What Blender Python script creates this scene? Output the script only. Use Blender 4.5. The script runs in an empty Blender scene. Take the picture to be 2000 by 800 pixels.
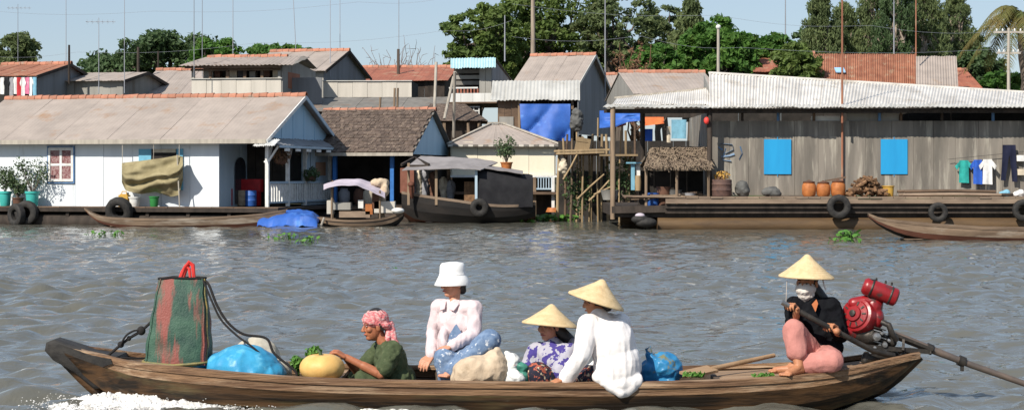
import bpy, bmesh, math, random
import numpy as np
from mathutils import Vector, Matrix, noise, Quaternion

# ------------------------------------------------------------------ scene, camera, sky, sun
S = bpy.context.scene
C = S.collection
F, EYE, YH = 3500.0, 1.77, 339.0          # focal length in photo pixels, eye height, horizon row
cam = bpy.data.objects.new('camera', bpy.data.cameras.new('camera')); C.objects.link(cam)
cam.location = (0, 0, EYE); cam.rotation_euler = (math.radians(90), 0, 0)
cam.data.sensor_width = 36; cam.data.lens = 36 * F / 2000; cam.data.shift_y = -(400 - YH) / 2000
cam.data.clip_end = 6000; cam.data.clip_start = .2
S.camera = cam
SUN_EL, SUN_AZ = 40.0, 36.0               # elevation; degrees left of straight behind the camera
W = bpy.data.worlds.new('World'); S.world = W; W.use_nodes = True
nt = W.node_tree; sky = nt.nodes.new('ShaderNodeTexSky'); sky.sky_type = 'NISHITA'; sky.sun_disc = False
sky.sun_elevation = math.radians(SUN_EL); sky.sun_rotation = math.radians(180 + SUN_AZ)
sky.air_density = 1.0; sky.dust_density = .4; sky.ozone_density = 1.5
bg = nt.nodes['Background']; bg.inputs[1].default_value = .085
hz = nt.nodes.new('ShaderNodeMix'); hz.data_type = 'RGBA'; hz.inputs[0].default_value = .55; hz.inputs[7].default_value = (4.0, 5.1, 6.7, 1)   # even milky haze over the whole sky
nt.links.new(sky.outputs[0], hz.inputs[6]); nt.links.new(hz.outputs[2], bg.inputs[0])
sd = Vector((-math.sin(math.radians(SUN_AZ)) * math.cos(math.radians(SUN_EL)),
             -math.cos(math.radians(SUN_AZ)) * math.cos(math.radians(SUN_EL)), math.sin(math.radians(SUN_EL))))
sun = bpy.data.objects.new('sun', bpy.data.lights.new('sun', 'SUN')); C.objects.link(sun)
sun.data.energy = 4.6; sun.data.angle = math.radians(.5); sun.data.color = (1, .93, .82)
sun.rotation_euler = sd.to_track_quat('Z', 'Y').to_euler(); sun.location = (-20, -20, 40)
S.view_settings.view_transform = 'Standard'; S.view_settings.look = 'None'
S.view_settings.exposure = .38; S.view_settings.gamma = 1
S.render.engine = 'CYCLES'
S.cycles.max_bounces = 5; S.cycles.diffuse_bounces = 3; S.cycles.glossy_bounces = 3; S.cycles.transmission_bounces = 3
S.cycles.use_denoising = True

R = random.Random(7)
V = Vector
def P(px, py, Y):                          # a point of the photograph at its real distance Y
    return V(((px - 1000) / F * Y, Y, EYE - (py - YH) / F * Y))
def ppm(Y): return F / Y

# ------------------------------------------------------------------ materials
MATS = {}
def mat(name, c1, c2=None, scale=2.0, stretch=(1, 1, 1), lo=.38, hi=.64, rough=.75, bump=0., bscale=30., metal=0.,
        rnd=.0, spec=.3, c3=None, scale3=1., lo3=.58, hi3=.7, stretch3=(1, 1, 1), transl=0., det=5.):
    m = bpy.data.materials.new(name); m.use_nodes = True; MATS[name] = m
    t = m.node_tree; n = t.nodes; L = t.links; b = n['Principled BSDF']
    b.inputs['Roughness'].default_value = rough; b.inputs['Metallic'].default_value = metal
    b.inputs['Specular IOR Level'].default_value = spec
    geo = n.new('ShaderNodeNewGeometry')
    def nz(sc, st, d=det):
        mp = n.new('ShaderNodeMapping'); mp.inputs['Scale'].default_value = st
        L.new(geo.outputs['Position'], mp.inputs[0])
        x = n.new('ShaderNodeTexNoise'); x.inputs['Scale'].default_value = sc; x.inputs['Detail'].default_value = d
        x.inputs['Roughness'].default_value = .6
        L.new(mp.outputs[0], x.inputs[0]); return x.outputs[0]
    def ramp(src, a, z):
        r = n.new('ShaderNodeMapRange'); r.inputs[1].default_value = a; r.inputs[2].default_value = z
        L.new(src, r.inputs[0]); return r.outputs[0]
    def mix(f, A, B):
        x = n.new('ShaderNodeMix'); x.data_type = 'RGBA'
        for s, k in ((f, 0), (A, 6), (B, 7)):
            if hasattr(s, 'links'): L.new(s, x.inputs[k])
            elif k: x.inputs[k].default_value = (*s, 1)
            else: x.inputs[k].default_value = s
        return x.outputs[2]
    col = c1
    if c2: col = mix(ramp(nz(scale, stretch), lo, hi), c1, c2)
    if c3: col = mix(ramp(nz(scale3, stretch3), lo3, hi3), col, c3)
    if rnd:
        oi = n.new('ShaderNodeObjectInfo'); r = n.new('ShaderNodeMapRange')
        r.inputs[3].default_value = 1 - rnd; r.inputs[4].default_value = 1 + rnd; L.new(oi.outputs['Random'], r.inputs[0])
        hs = n.new('ShaderNodeHueSaturation'); L.new(r.outputs[0], hs.inputs['Value'])
        if hasattr(col, 'links'): L.new(col, hs.inputs['Color'])
        else: hs.inputs['Color'].default_value = (*col, 1)
        col = hs.outputs[0]
    if hasattr(col, 'links'): L.new(col, b.inputs['Base Color'])
    else: b.inputs['Base Color'].default_value = (*col, 1)
    if bump:
        bp = n.new('ShaderNodeBump'); bp.inputs['Strength'].default_value = bump; bp.inputs['Distance'].default_value = .02
        L.new(nz(bscale, stretch, 4), bp.inputs['Height']); L.new(bp.outputs[0], b.inputs['Normal'])
    if transl:
        tr = n.new('ShaderNodeBsdfTranslucent'); ms = n.new('ShaderNodeMixShader'); ms.inputs[0].default_value = transl
        if hasattr(col, 'links'): L.new(col, tr.inputs[0])
        else: tr.inputs[0].default_value = (*col, 1)
        L.new(b.outputs[0], ms.inputs[1]); L.new(tr.outputs[0], ms.inputs[2]); L.new(ms.outputs[0], n['Material Output'].inputs[0])
    return m
def hexc(h):                               # sRGB hex -> linear
    o = []
    for i in (0, 2, 4):
        c = int(h[i:i + 2], 16) / 255; o.append(c / 12.92 if c < .04045 else ((c + .055) / 1.055) ** 2.4)
    return tuple(o)
def dim(c, k): return tuple(x * k for x in c)

VS = (1, 1, .12)                           # vertical streaks
mat('white_wall', (.70, .74, .77), (.60, .64, .68), 1.2, VS, rough=.6, rnd=.03, bump=.12, bscale=14, c3=(.42, .42, .38), scale3=2.2, lo3=.63, hi3=.8, stretch3=VS)
mat('white_paint', (.74, .74, .72), (.58, .57, .54), 6, rough=.55, bump=.1)
mat('pale_blue', (.40, .59, .73), (.34, .52, .66), 1.6, VS, rough=.6, bump=.1, rnd=.04)
mat('porch_blue', (.45, .56, .64), (.36, .47, .56), 2, VS, rough=.6, bump=.1, rnd=.05)
mat('lightblue_paint', (.16, .42, .56), (.13, .36, .5), 5, rough=.6)
mat('trim_blue_bright', (.04, .17, .48), (.03, .13, .38), 5, rough=.5)
mat('tarp_blue_faint', (.10, .22, .38), (.2, .22, .26), 9, rough=.7)
mat('sky_pane', (.30, .5, .72), rough=.4)
mat('trim_blue', (.10, .22, .42), (.07, .15, .3), 6, rough=.5)
mat('sky_blue', (.02, .31, .62), (.018, .27, .56), 3, VS, rough=.55, bump=.08, rnd=.03)
mat('roof_grey', (.36, .305, .268), (.30, .255, .225), 1.3, rough=.85, bump=.25, bscale=8, rnd=.05, c3=(.30, .19, .12), scale3=.9, lo3=.58, hi3=.75)
mat('roof_dark', (.21, .195, .175), (.15, .14, .125), 1.6, rough=.85, bump=.25, bscale=9, rnd=.06, c3=(.2, .12, .08), scale3=1.2)
mat('roof_pale', (.50, .49, .46), (.40, .39, .36), 1.5, (1, .2, 1), rough=.6, bump=.1, rnd=.06, c3=(.30, .26, .2), scale3=1.4, lo3=.6, hi3=.78)
mat('roof_white', (.66, .63, .59), (.52, .49, .45), 1.6, (1, .25, 1), rough=.5, bump=.05, rnd=.05, c3=(.36, .31, .24), scale3=1.1, lo3=.58, hi3=.75)
mat('roof_red', (.33, .12, .075), (.25, .09, .06), 2.5, rough=.8, bump=.3, rnd=.08, c3=(.33, .2, .13), scale3=1.5, lo3=.55, hi3=.7)
mat('ridge_tile', (.42, .185, .12), (.32, .15, .10), 3, rough=.85, bump=.2, rnd=.16, c3=(.28, .22, .17), scale3=3)
mat('rust', (.34, .15, .09), (.25, .10, .06), 2.2, (1, 1, .35), rough=.8, metal=.0, bump=.2, rnd=.1, c3=(.36, .24, .16), scale3=2.6, lo3=.56, hi3=.68, stretch3=(1, 1, .3))
mat('thatch', (.13, .095, .075), (.075, .055, .045), 5, rough=.95, bump=.8, bscale=18, rnd=.22, c3=(.22, .17, .13), scale3=7, lo3=.56, hi3=.66)
mat('palm_thatch', (.22, .17, .12), (.11, .08, .06), 7, (1, 1, .3), rough=.95, bump=.8, bscale=20, rnd=.2)
mat('grey_sheet', (.23, .205, .175), (.135, .122, .105), 2.6, VS, rough=.7, bump=.12, bscale=12, rnd=.11, c3=(.40, .37, .31), scale3=4.2, lo3=.53, hi3=.70, stretch3=(1, 1, .11))
mat('pale_sheet', (.30, .29, .265), (.24, .23, .21), 2, VS, rough=.7, bump=.1, rnd=.07, c3=(.19, .16, .13), scale3=2, lo3=.6, hi3=.75, stretch3=VS)
mat('blue_grey_sheet', (.235, .245, .26), (.18, .185, .195), 1.8, VS, rough=.75, bump=.1, rnd=.07)
mat('cream_wall', (.78, .71, .56), (.72, .65, .5), 1.2, VS, rough=.7, bump=.08, rnd=.02)
mat('dirty_white', (.56, .52, .46), (.45, .42, .37), 1.5, VS, rough=.75, bump=.1, rnd=.04)
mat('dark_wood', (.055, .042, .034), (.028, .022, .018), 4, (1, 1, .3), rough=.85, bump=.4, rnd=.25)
mat('brown_wood', (.16, .105, .07), (.09, .06, .042), 4, (.3, 1, 1), rough=.85, bump=.4, rnd=.22)
mat('deck_wood', (.27, .20, .145), (.18, .13, .095), 5, (.25, 1, 1), rough=.85, bump=.4, rnd=.2)
mat('pole_wood', (.25, .18, .12), (.14, .10, .07), 6, VS, rough=.85, bump=.3, rnd=.3)
mat('pale_pole', (.42, .38, .32), (.3, .27, .23), 6, VS, rough=.8, rnd=.15)
mat('antenna', (.30, .31, .34), rough=.5, metal=.3, rnd=.3)
mat('dark_metal', (.05, .05, .055), (.03, .028, .028), 8, rough=.6, metal=.4)
mat('black', (.012, .012, .013), rough=.8)
mat('rubber', (.022, .021, .021), (.04, .037, .034), 9, rough=.75, bump=.4, bscale=22)
mat('interior', (.04, .034, .03), (.02, .018, .016), 2, rough=.9, rnd=.15)  # near-black: the shade of deep openings is put into the colour
mat('tarp_olive', (.30, .255, .145), (.22, .185, .10), 3, rough=.85, bump=.2, bscale=20)
mat('tarp_blue', (.035, .12, .44), (.028, .095, .36), 2.5, rough=.55, bump=.2, c3=(.07, .19, .52), scale3=2.2)
mat('tarp_grey', (.27, .25, .25), (.20, .185, .185), 2, rough=.85, bump=.25)
mat('tarp_black', (.012, .012, .015), (.02, .02, .023), 3, rough=.85, bump=.3)
mat('lilac_cloth', (.50, .44, .50), (.4, .35, .4), 3, rough=.85, bump=.2)
mat('brick', (.24, .10, .07), (.18, .075, .05), 6, rough=.9, bump=.3)
mat('red_plastic', (.40, .012, .02), (.3, .01, .015), 4, rough=.45)
mat('blue_plastic', (.03, .10, .35), rough=.45)
mat('teal_pot', (.06, .45, .40), (.05, .38, .34), 6, rough=.45)
mat('green_pot', (.03, .2, .05), rough=.5)
mat('brown_pot', (.14, .07, .045), (.1, .05, .035), 6, rough=.8)
mat('yellow_can', (.55, .33, .06), (.45, .26, .05), 6, rough=.5)
mat('clay', (.42, .15, .045), (.3, .10, .03), 7, rough=.6, bump=.2, rnd=.15)
mat('barrel', (.13, .075, .06), (.08, .05, .045), 6, rough=.8, bump=.3)
mat('stone', (.12, .12, .115), (.07, .07, .068), 6, rough=.9, bump=.5)
mat('orange_cloth', (.62, .16, .05), (.5, .12, .04), 5, rough=.85)
mat('wood_chip', (.20, .115, .06), (.10, .055, .032), 9, rough=.9, bump=.4, rnd=.4)
mat('bamboo', (.36, .26, .15), (.25, .18, .10), 6, VS, rough=.7, rnd=.25)
mat('canoe_wood', (.22, .155, .105), (.13, .09, .062), 5, (.15, 1, 1), rough=.8, bump=.4, bscale=14, rnd=.1, c3=(.3, .25, .2), scale3=3, stretch3=(.2, 1, 1))
mat('hull_black', (.013, .012, .012), (.024, .02, .018), 3, (.3, 1, 1), rough=.7, bump=.3)
mat('hull_red', (.17, .065, .04), (.11, .045, .03), 4, (.3, 1, 1), rough=.8, bump=.3)
mat('glass_dark', (.03, .035, .045), rough=.1, spec=.5)
mat('curtain', (.16, .05, .055), (.36, .26, .25), 16, rough=.9)
mat('terracotta_face', (.40, .24, .16), rough=.7)
for nm, c in (('teal', (.03, .36, .32)), ('royal', (.03, .11, .5)), ('white', (.75, .74, .72)), ('navy', (.012, .015, .04)), ('cream', (.6, .52, .4)),
              ('red', (.5, .04, .05)), ('pink', (.62, .18, .3)), ('black', (.02, .02, .022)), ('grey', (.3, .3, .32)), ('lightblue', (.2, .42, .55)), ('magenta', (.5, .04, .25))):
    mat('cloth_' + nm, c, dim(c, .8), 7, rough=.9, bump=.15)
# leaves
mat('leaf_mid', (.155, .22, .055), (.10, .155, .042), .9, rough=.6, transl=.45, c3=(.13, .16, .04), scale3=1.4, lo3=.55, hi3=.7)
mat('leaf_bright', (.11, .23, .04), (.07, .165, .035), 1.0, rough=.6, transl=.45, c3=(.14, .2, .045), scale3=1.6, lo3=.55, hi3=.7)
mat('leaf_dark', (.09, .145, .055), (.065, .11, .045), .8, rough=.6, transl=.4, c3=(.055, .1, .035), scale3=1.2, lo3=.55, hi3=.7)
mat('leaf_fine', (.17, .215, .085), (.11, .15, .065), .7, rough=.7, transl=.45, c3=(.16, .17, .06), scale3=.9, lo3=.56, hi3=.72)
mat('leaf_palm', (.11, .13, .035), (.2, .15, .05), .8, rough=.6, transl=.25)
mat('leaf_pot', (.05, .10, .035), (.11, .14, .07), 6, rough=.6, transl=.25)
mat('leaf_dry', (.20, .11, .06), (.13, .07, .04), 2, rough=.8)
mat('hyacinth', (.075, .2, .03), (.12, .26, .05), 9, rough=.5, transl=.25)
mat('bark', (.13, .105, .085), (.075, .06, .05), 5, VS, rough=.9, bump=.5, rnd=.15)
mat('bark_pale', (.34, .28, .22), (.2, .16, .13), 5, VS, rough=.9, bump=.4)
# main boat
mat('boat_rail', (.24, .14, .075), (.11, .06, .034), 11, (.10, 1, 1.6), rough=.75, bump=.9, bscale=26, rnd=.08, c3=(.36, .25, .16), scale3=9, stretch3=(.14, 1, 1.5), lo3=.52, hi3=.66)
mat('boat_wet', (.07, .036, .015), (.012, .008, .005), 8, (.09, 1, 1.6), lo=.42, hi=.58, rough=.45, bump=.5, bscale=16, rnd=.1, c3=(.12, .10, .045), scale3=3, stretch3=(.15, 1, 1), lo3=.54, hi3=.7)
mat('boat_deck', (.33, .22, .135), (.20, .125, .075), 5, (.15, 1, 1), rough=.8, bump=.4, bscale=18, rnd=.1, c3=(.11, .08, .055), scale3=6, stretch3=(.15, 1, 1))
mat('boat_floor', (.12, .085, .06), (.07, .05, .036), 5, (.15, 1, 1), rough=.85, bump=.4, rnd=.15)
mat('skin_dark', (.40, .15, .075), (.31, .11, .055), 30, rough=.5, spec=.35)
mat('skin_mid', (.56, .27, .17), (.5, .23, .14), 30, rough=.5, spec=.35)
mat('skin_brown', (.46, .20, .10), (.38, .16, .08), 30, rough=.5, spec=.35)
mat('lips', (.36, .10, .08), rough=.5)
mat('eye_white', (.34, .28, .24), rough=.3)
mat('hair', (.012, .010, .009), (.03, .025, .022), 60, (1, 1, .2), rough=.45, spec=.5)
mat('hat_straw', (.66, .50, .29), (.56, .41, .22), 20, rough=.7, bump=.25, bscale=60, c3=(.48, .34, .18), scale3=8, lo3=.58, hi3=.75)
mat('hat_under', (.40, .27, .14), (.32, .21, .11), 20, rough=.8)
mat('hat_cloth', (.80, .79, .78), (.74, .73, .72), 9, rough=.9, bump=.1, bscale=40)
mat('green_shirt', (.065, .085, .040), (.048, .066, .030), 22, rough=.9, bump=.25, bscale=45, c3=(.10, .12, .06), scale3=30, lo3=.56, hi3=.7)
mat('lilac_jacket', (.66, .55, .56), (.6, .49, .50), 12, rough=.9, bump=.25, bscale=60)
mat('black_jacket', (.006, .006, .008), (.010, .011, .013), 9, rough=.95, spec=.08, bump=.25, bscale=40)
mat('pink_trousers', (.50, .215, .185), (.43, .18, .155), 9, rough=.9, bump=.25, bscale=35)
mat('white_shirt', (.80, .77, .76), (.75, .71, .70), 6, rough=.9, bump=.2, bscale=26)
mat('denim', (.10, .16, .27), (.17, .24, .36), 26, rough=.9, bump=.2, bscale=40, c3=(.55, .58, .62), scale3=22, lo3=.60, hi3=.66)
mat('purple_print', (.42, .41, .46), (.36, .35, .42), 9, rough=.9, bump=.2, bscale=40, c3=(.06, .045, .22), scale3=17, lo3=.54, hi3=.57, det=2)
mat('dark_floral', (.02, .02, .035), (.38, .10, .06), 34, lo=.55, hi=.60, rough=.9, bump=.2, c3=(.55, .44, .30), scale3=30, lo3=.61, hi3=.65, det=2)
mat('pink_scarf', (.55, .14, .15), (.60, .36, .34), 38, (1, 1, 2), lo=.48, hi=.56, rough=.9, bump=.3, bscale=45)
mat('white_mask', (.72, .66, .60), (.60, .53, .47), 14, rough=.9, bump=.2)
mat('orange_shirt', (.40, .13, .05), rough=.9)
mat('sack', (.55, .44, .32), (.44, .34, .24), 9, rough=.95, bump=.4, bscale=40, c3=(.33, .25, .17), scale3=8)
mat('pale_sack', (.50, .46, .38), (.4, .36, .28), 7, rough=.9, bump=.3)
mat('cyan_sheet', (.05, .33, .55), (.035, .25, .46), 5, rough=.4, bump=.25, bscale=14, c3=(.14, .45, .62), scale3=6)
mat('gourd', (.70, .44, .15), (.62, .36, .11), 8, rough=.5, bump=.1, c3=(.74, .56, .28), scale3=6)
mat('woven', (.05, .11, .075), (.02, .055, .042), 7, rough=.55, bump=.35, bscale=70, c3=(.25, .075, .06), scale3=4.5, lo3=.49, hi3=.58, stretch3=(1.8, 1, .22))
mat('woven_yellow', (.30, .22, .07), (.12, .13, .06), 14, rough=.6, bump=.3, bscale=70)
mat('bag_red', (.72, .06, .05), rough=.5)
mat('bag_white', (.72, .72, .70), (.6, .62, .6), 9, rough=.35, bump=.2, c3=(.6, .2, .18), scale3=20, lo3=.64, hi3=.66)
mat('bag_green', (.05, .2, .15), rough=.4)
mat('bag_blue', (.03, .20, .44), (.05, .27, .5), 12, rough=.3, bump=.3, bscale=22, c3=(.22, .22, .12), scale3=11, lo3=.54, hi3=.62, transl=.2)
mat('rope', (.02, .018, .018), rough=.9)
mat('oar_wood', (.36, .235, .14), (.28, .18, .10), 6, (.2, 1, 1), rough=.75, bump=.3)
mat('engine_red', (.27, .010, .014), (.18, .008, .010), 9, rough=.35, spec=.5, bump=.1, c3=(.06, .03, .028), scale3=9, lo3=.58, hi3=.68)
mat('engine_dark', (.035, .032, .03), (.07, .06, .05), 12, rough=.5, metal=.5, bump=.3)
mat('steel', (.42, .41, .40), (.25, .24, .23), 14, rough=.35, metal=.8)
mat('shaft_metal', (.12, .10, .09), (.20, .15, .12), 8, rough=.55, metal=.5)
mat('foam', (.80, .79, .77), (.64, .62, .58), 9, rough=.6, bump=.5, bscale=20)

# ------------------------------------------------------------------ mesh helpers
class MB:
    def __init__(s, M=None): s.v = []; s.f = []; s.M = M
    def add(s, vs, fs):
        o = len(s.v)
        s.v += [s.M @ V(v) for v in vs] if s.M else [V(v) for v in vs]
        s.f += [tuple(i + o for i in f) for f in fs]
        return s
    def box(s, c, d, Rm=None):
        c = V(c); h = [x / 2 for x in d]; vs = []
        for k in range(8):
            p = V((h[0] * (1 if k & 1 else -1), h[1] * (1 if k & 2 else -1), h[2] * (1 if k & 4 else -1)))
            vs.append(c + (Rm @ p if Rm else p))
        return s.add(vs, [(0, 2, 3, 1), (4, 5, 7, 6), (0, 1, 5, 4), (2, 6, 7, 3), (0, 4, 6, 2), (1, 3, 7, 5)])
    def bb(s, x0, x1, y0, y1, z0, z1): return s.box(((x0 + x1) / 2, (y0 + y1) / 2, (z0 + z1) / 2), (abs(x1 - x0), abs(y1 - y0), abs(z1 - z0)))
    def bar(s, a, b, w, h, up=(0, 0, 1)):
        a, b = V(a), V(b); x = (b - a); l = x.length; x.normalize(); u = V(up); y = u.cross(x)
        if y.length < 1e-4: y = V((0, 1, 0)).cross(x)
        y.normalize(); z = x.cross(y)
        return s.box((a + b) / 2, (l, w, h), Matrix((x, y, z)).transposed())
    def tube(s, pts, r, n=8, cap=True, flat=1.):
        pts = [V(p) for p in pts]; k = len(pts); rs = r if isinstance(r, (list, tuple)) else [r] * k
        vs = []; fs = []; up = None
        for i, p in enumerate(pts):
            t = (pts[min(i + 1, k - 1)] - pts[max(i - 1, 0)]); t.normalize()
            if up is None: up = t.orthogonal().normalized()
            up = (up - t * up.dot(t)); up = up.normalized() if up.length > 1e-5 else t.orthogonal().normalized()
            w = t.cross(up)
            for j in range(n):
                a = 2 * math.pi * j / n; vs.append(p + (up * math.cos(a) + w * math.sin(a) * flat) * rs[i])
        for i in range(k - 1):
            for j in range(n): fs.append((i * n + j, i * n + (j + 1) % n, (i + 1) * n + (j + 1) % n, (i + 1) * n + j))
        if cap: fs += [tuple(range(n - 1, -1, -1)), tuple(range((k - 1) * n, k * n))]
        return s.add(vs, fs)
    def lathe(s, c, prof, n=16, Rm=None, sx=1, sy=1):
        c = V(c); vs = []; fs = []; k = len(prof)
        for r, z in prof:
            for j in range(n):
                a = 2 * math.pi * j / n; p = V((r * math.cos(a) * sx, r * math.sin(a) * sy, z)); vs.append(c + (Rm @ p if Rm else p))
        for i in range(k - 1):
            for j in range(n): fs.append((i * n + j, i * n + (j + 1) % n, (i + 1) * n + (j + 1) % n, (i + 1) * n + j))
        if prof[0][0] > 1e-4: fs.append(tuple(range(n - 1, -1, -1)))
        if prof[-1][0] > 1e-4: fs.append(tuple(range((k - 1) * n, k * n)))
        return s.add(vs, fs)
    def ell(s, c, r, Rm=None, n=12, m=8):
        prof = [(math.sin(math.pi * i / m) + (1e-5 if i in (0, m) else 0), -math.cos(math.pi * i / m)) for i in range(m + 1)]
        c = V(c); vs = []; fs = []
        for q, z in prof:
            for j in range(n):
                a = 2 * math.pi * j / n; p = V((q * math.cos(a) * r[0], q * math.sin(a) * r[1], z * r[2])); vs.append(c + (Rm @ p if Rm else p))
        for i in range(m):
            for j in range(n): fs.append((i * n + j, i * n + (j + 1) % n, (i + 1) * n + (j + 1) % n, (i + 1) * n + j))
        fs += [tuple(range(n - 1, -1, -1)), tuple(range(m * n, m * n + n))]
        return s.add(vs, fs)
    def poly(s, pts, off):                 # polygon pushed along off: a solid slab
        pts = [V(p) for p in pts]; k = len(pts); off = V(off)
        vs = pts + [p + off for p in pts]
        fs = [tuple(range(k - 1, -1, -1)), tuple(range(k, 2 * k))] + [(i, (i + 1) % k, k + (i + 1) % k, k + i) for i in range(k)]
        return s.add(vs, fs)
    def sheet(s, nu, nv, fn, th):          # surface fn(u, v) given thickness th (a vector)
        th = V(th); top = [V(fn(i / nu, j / nv)) for j in range(nv + 1) for i in range(nu + 1)]
        k = len(top); w = nu + 1; fs = []
        for j in range(nv):
            for i in range(nu):
                a = j * w + i; fs += [(a, a + 1, a + w + 1, a + w), (k + a, k + a + w, k + a + w + 1, k + a + 1)]
        edge = list(range(w)) + [j * w + nu for j in range(1, nv + 1)] + [nv * w + i for i in range(nu - 1, -1, -1)] + [j * w for j in range(nv - 1, 0, -1)]
        for q in range(len(edge)):
            a, b = edge[q], edge[(q + 1) % len(edge)]; fs.append((a, k + a, k + b, b))
        return s.add(top + [p + th for p in top], fs)
    def mesh(s, name, m, smooth=False, org=V((0, 0, 0))):
        me = bpy.data.meshes.new(name); me.from_pydata([tuple(v - org) for v in s.v], [], s.f)
        me.materials.append(MATS[m]); bm = bmesh.new(); bm.from_mesh(me); bmesh.ops.recalc_face_normals(bm, faces=bm.faces); bm.to_mesh(me); bm.free()
        if smooth: smooth_mesh(me, smooth)
        return me
    def build(s, name, m, parent=None, smooth=False, label=None, cat=None, group=None, kind=None):
        if parent is None:
            xs = [v.x for v in s.v]; ys = [v.y for v in s.v]
            org = V(((min(xs) + max(xs)) / 2, (min(ys) + max(ys)) / 2, min(v.z for v in s.v)))
        else: org = wloc(parent)
        o = bpy.data.objects.new(name, s.mesh(name, m, smooth, org)); C.objects.link(o)
        if parent is None: o.location = org
        else: o.parent = parent
        return tag(o, label, cat, group, kind)
def smooth_mesh(me, ang):
    if ang is True: ang = 50
    me.polygons.foreach_set('use_smooth', [True] * len(me.polygons))
    bm = bmesh.new(); bm.from_mesh(me); ca = math.radians(ang)
    for e in bm.edges: e.smooth = not (len(e.link_faces) == 2 and e.calc_face_angle(0) > ca)
    bm.to_mesh(me); bm.free()
def wloc(o):
    p = V((0, 0, 0))
    while o: p += o.location; o = o.parent
    return p
def tag(o, label=None, cat=None, group=None, kind=None):
    for k, x in (('label', label), ('category', cat), ('group', group), ('kind', kind)):
        if x: o[k] = x
    return o
def thing(name, label, cat, loc, group=None):
    o = bpy.data.objects.new(name, None); C.objects.link(o); o.location = loc; o.empty_display_size = .2
    return tag(o, label, cat, group)
UNIT = {}
def piece(name, m, parent, c, d, Rm=None):  # a board: shares one box mesh between all boards of a material
    key = m
    if key not in UNIT: UNIT[key] = MB().box((0, 0, 0), (1, 1, 1)).mesh('board_' + m, m)
    o = bpy.data.objects.new(name, UNIT[key]); C.objects.link(o); o.parent = parent
    o.location = V(c) - wloc(parent); o.scale = d
    if Rm: o.rotation_euler = Rm.to_euler()
    return o
def plank(name, m, parent, a, b, w, h, up=(0, 0, 1)):
    a, b = V(a), V(b); x = b - a; l = x.length; x.normalize(); y = V(up).cross(x)
    if y.length < 1e-4: y = V((0, 1, 0)).cross(x)
    y.normalize(); z = x.cross(y)
    return piece(name, m, parent, (a + b) / 2, (l, w, h), Matrix((x, y, z)).transposed())
def lerp(a, b, t): return a + (b - a) * t
def interp(tab, x):
    if x <= tab[0][0]: return tab[0][1]
    for (a, p), (b, q) in zip(tab, tab[1:]):
        if x <= b: return p + (q - p) * (x - a) / (b - a)
    return tab[-1][1]
def smoothtab(tab, x):                      # Catmull-Rom through a table
    xs = [t[0] for t in tab]
    if x <= xs[0]: return tab[0][1]
    if x >= xs[-1]: return tab[-1][1]
    i = max(k for k in range(len(xs)) if xs[k] <= x); i = min(i, len(xs) - 2)
    g = lambda k: (tab[min(k + 1, len(tab) - 1)][1] - tab[max(k - 1, 0)][1]) / (xs[min(k + 1, len(tab) - 1)] - xs[max(k - 1, 0)])
    h = xs[i + 1] - xs[i]; t = (x - xs[i]) / h
    return (2*t**3-3*t*t+1)*tab[i][1] + (t**3-2*t*t+t)*h*g(i) + (-2*t**3+3*t*t)*tab[i+1][1] + (t**3-t*t)*h*g(i+1)

def fuse(name, prims, vox, m, parent, it=6, wr=0., wsc=9., wst=(1, 1, 1), label=None, fac=.5):
    """one continuous surface from overlapping capsules ('c',a,ra,b,rb) and ellipsoids ('e',centre,radii,matrix)"""
    mb = MB()
    for p in prims:
        if p[0] == 'c':
            a, ra, b, rb = V(p[1]), p[2], V(p[3]), p[4]; d = b - a; l = d.length
            d = d.normalized() if l > 1e-6 else V((0, 0, 1)); st = []
            for i in range(4): t = i / 4 * math.pi / 2; st.append((a - d * ra * math.cos(t), max(ra * math.sin(t), 1e-4)))
            st += [(a, ra), (b, rb)]
            for i in range(3, -1, -1): t = i / 4 * math.pi / 2; st.append((b + d * rb * math.cos(t), max(rb * math.sin(t), 1e-4)))
            mb.tube([q[0] for q in st], [q[1] for q in st], 12)
        else: mb.ell(p[1], p[2], p[3] if len(p) > 3 else None, 16, 12)
    org = wloc(parent)
    me = mb.mesh(name + '_raw', m, False, org); o = bpy.data.objects.new(name, me); C.objects.link(o)
    rm = o.modifiers.new('r', 'REMESH'); rm.mode = 'VOXEL'; rm.voxel_size = vox
    if it: sm = o.modifiers.new('s', 'SMOOTH'); sm.factor = fac; sm.iterations = it
    dg = bpy.context.evaluated_depsgraph_get(); ev = o.evaluated_get(dg); nm = bpy.data.meshes.new_from_object(ev)
    o.modifiers.clear(); o.data = nm; bpy.data.meshes.remove(me); nm.name = name
    if not nm.materials: nm.materials.append(MATS[m])
    if wr:
        no = [v.normal.copy() for v in nm.vertices]
        for v, q in zip(nm.vertices, no):
            p = V((v.co.x * wst[0], v.co.y * wst[1], v.co.z * wst[2])) * wsc
            k = noise.noise(p) + .5 * noise.noise(p * 2.1 + V((3, 1, 7)))
            v.co += q * wr * (1 - 2 * abs(k)) 
    nm.polygons.foreach_set('use_smooth', [True] * len(nm.polygons))
    o.parent = parent
    return tag(o, label)
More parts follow.
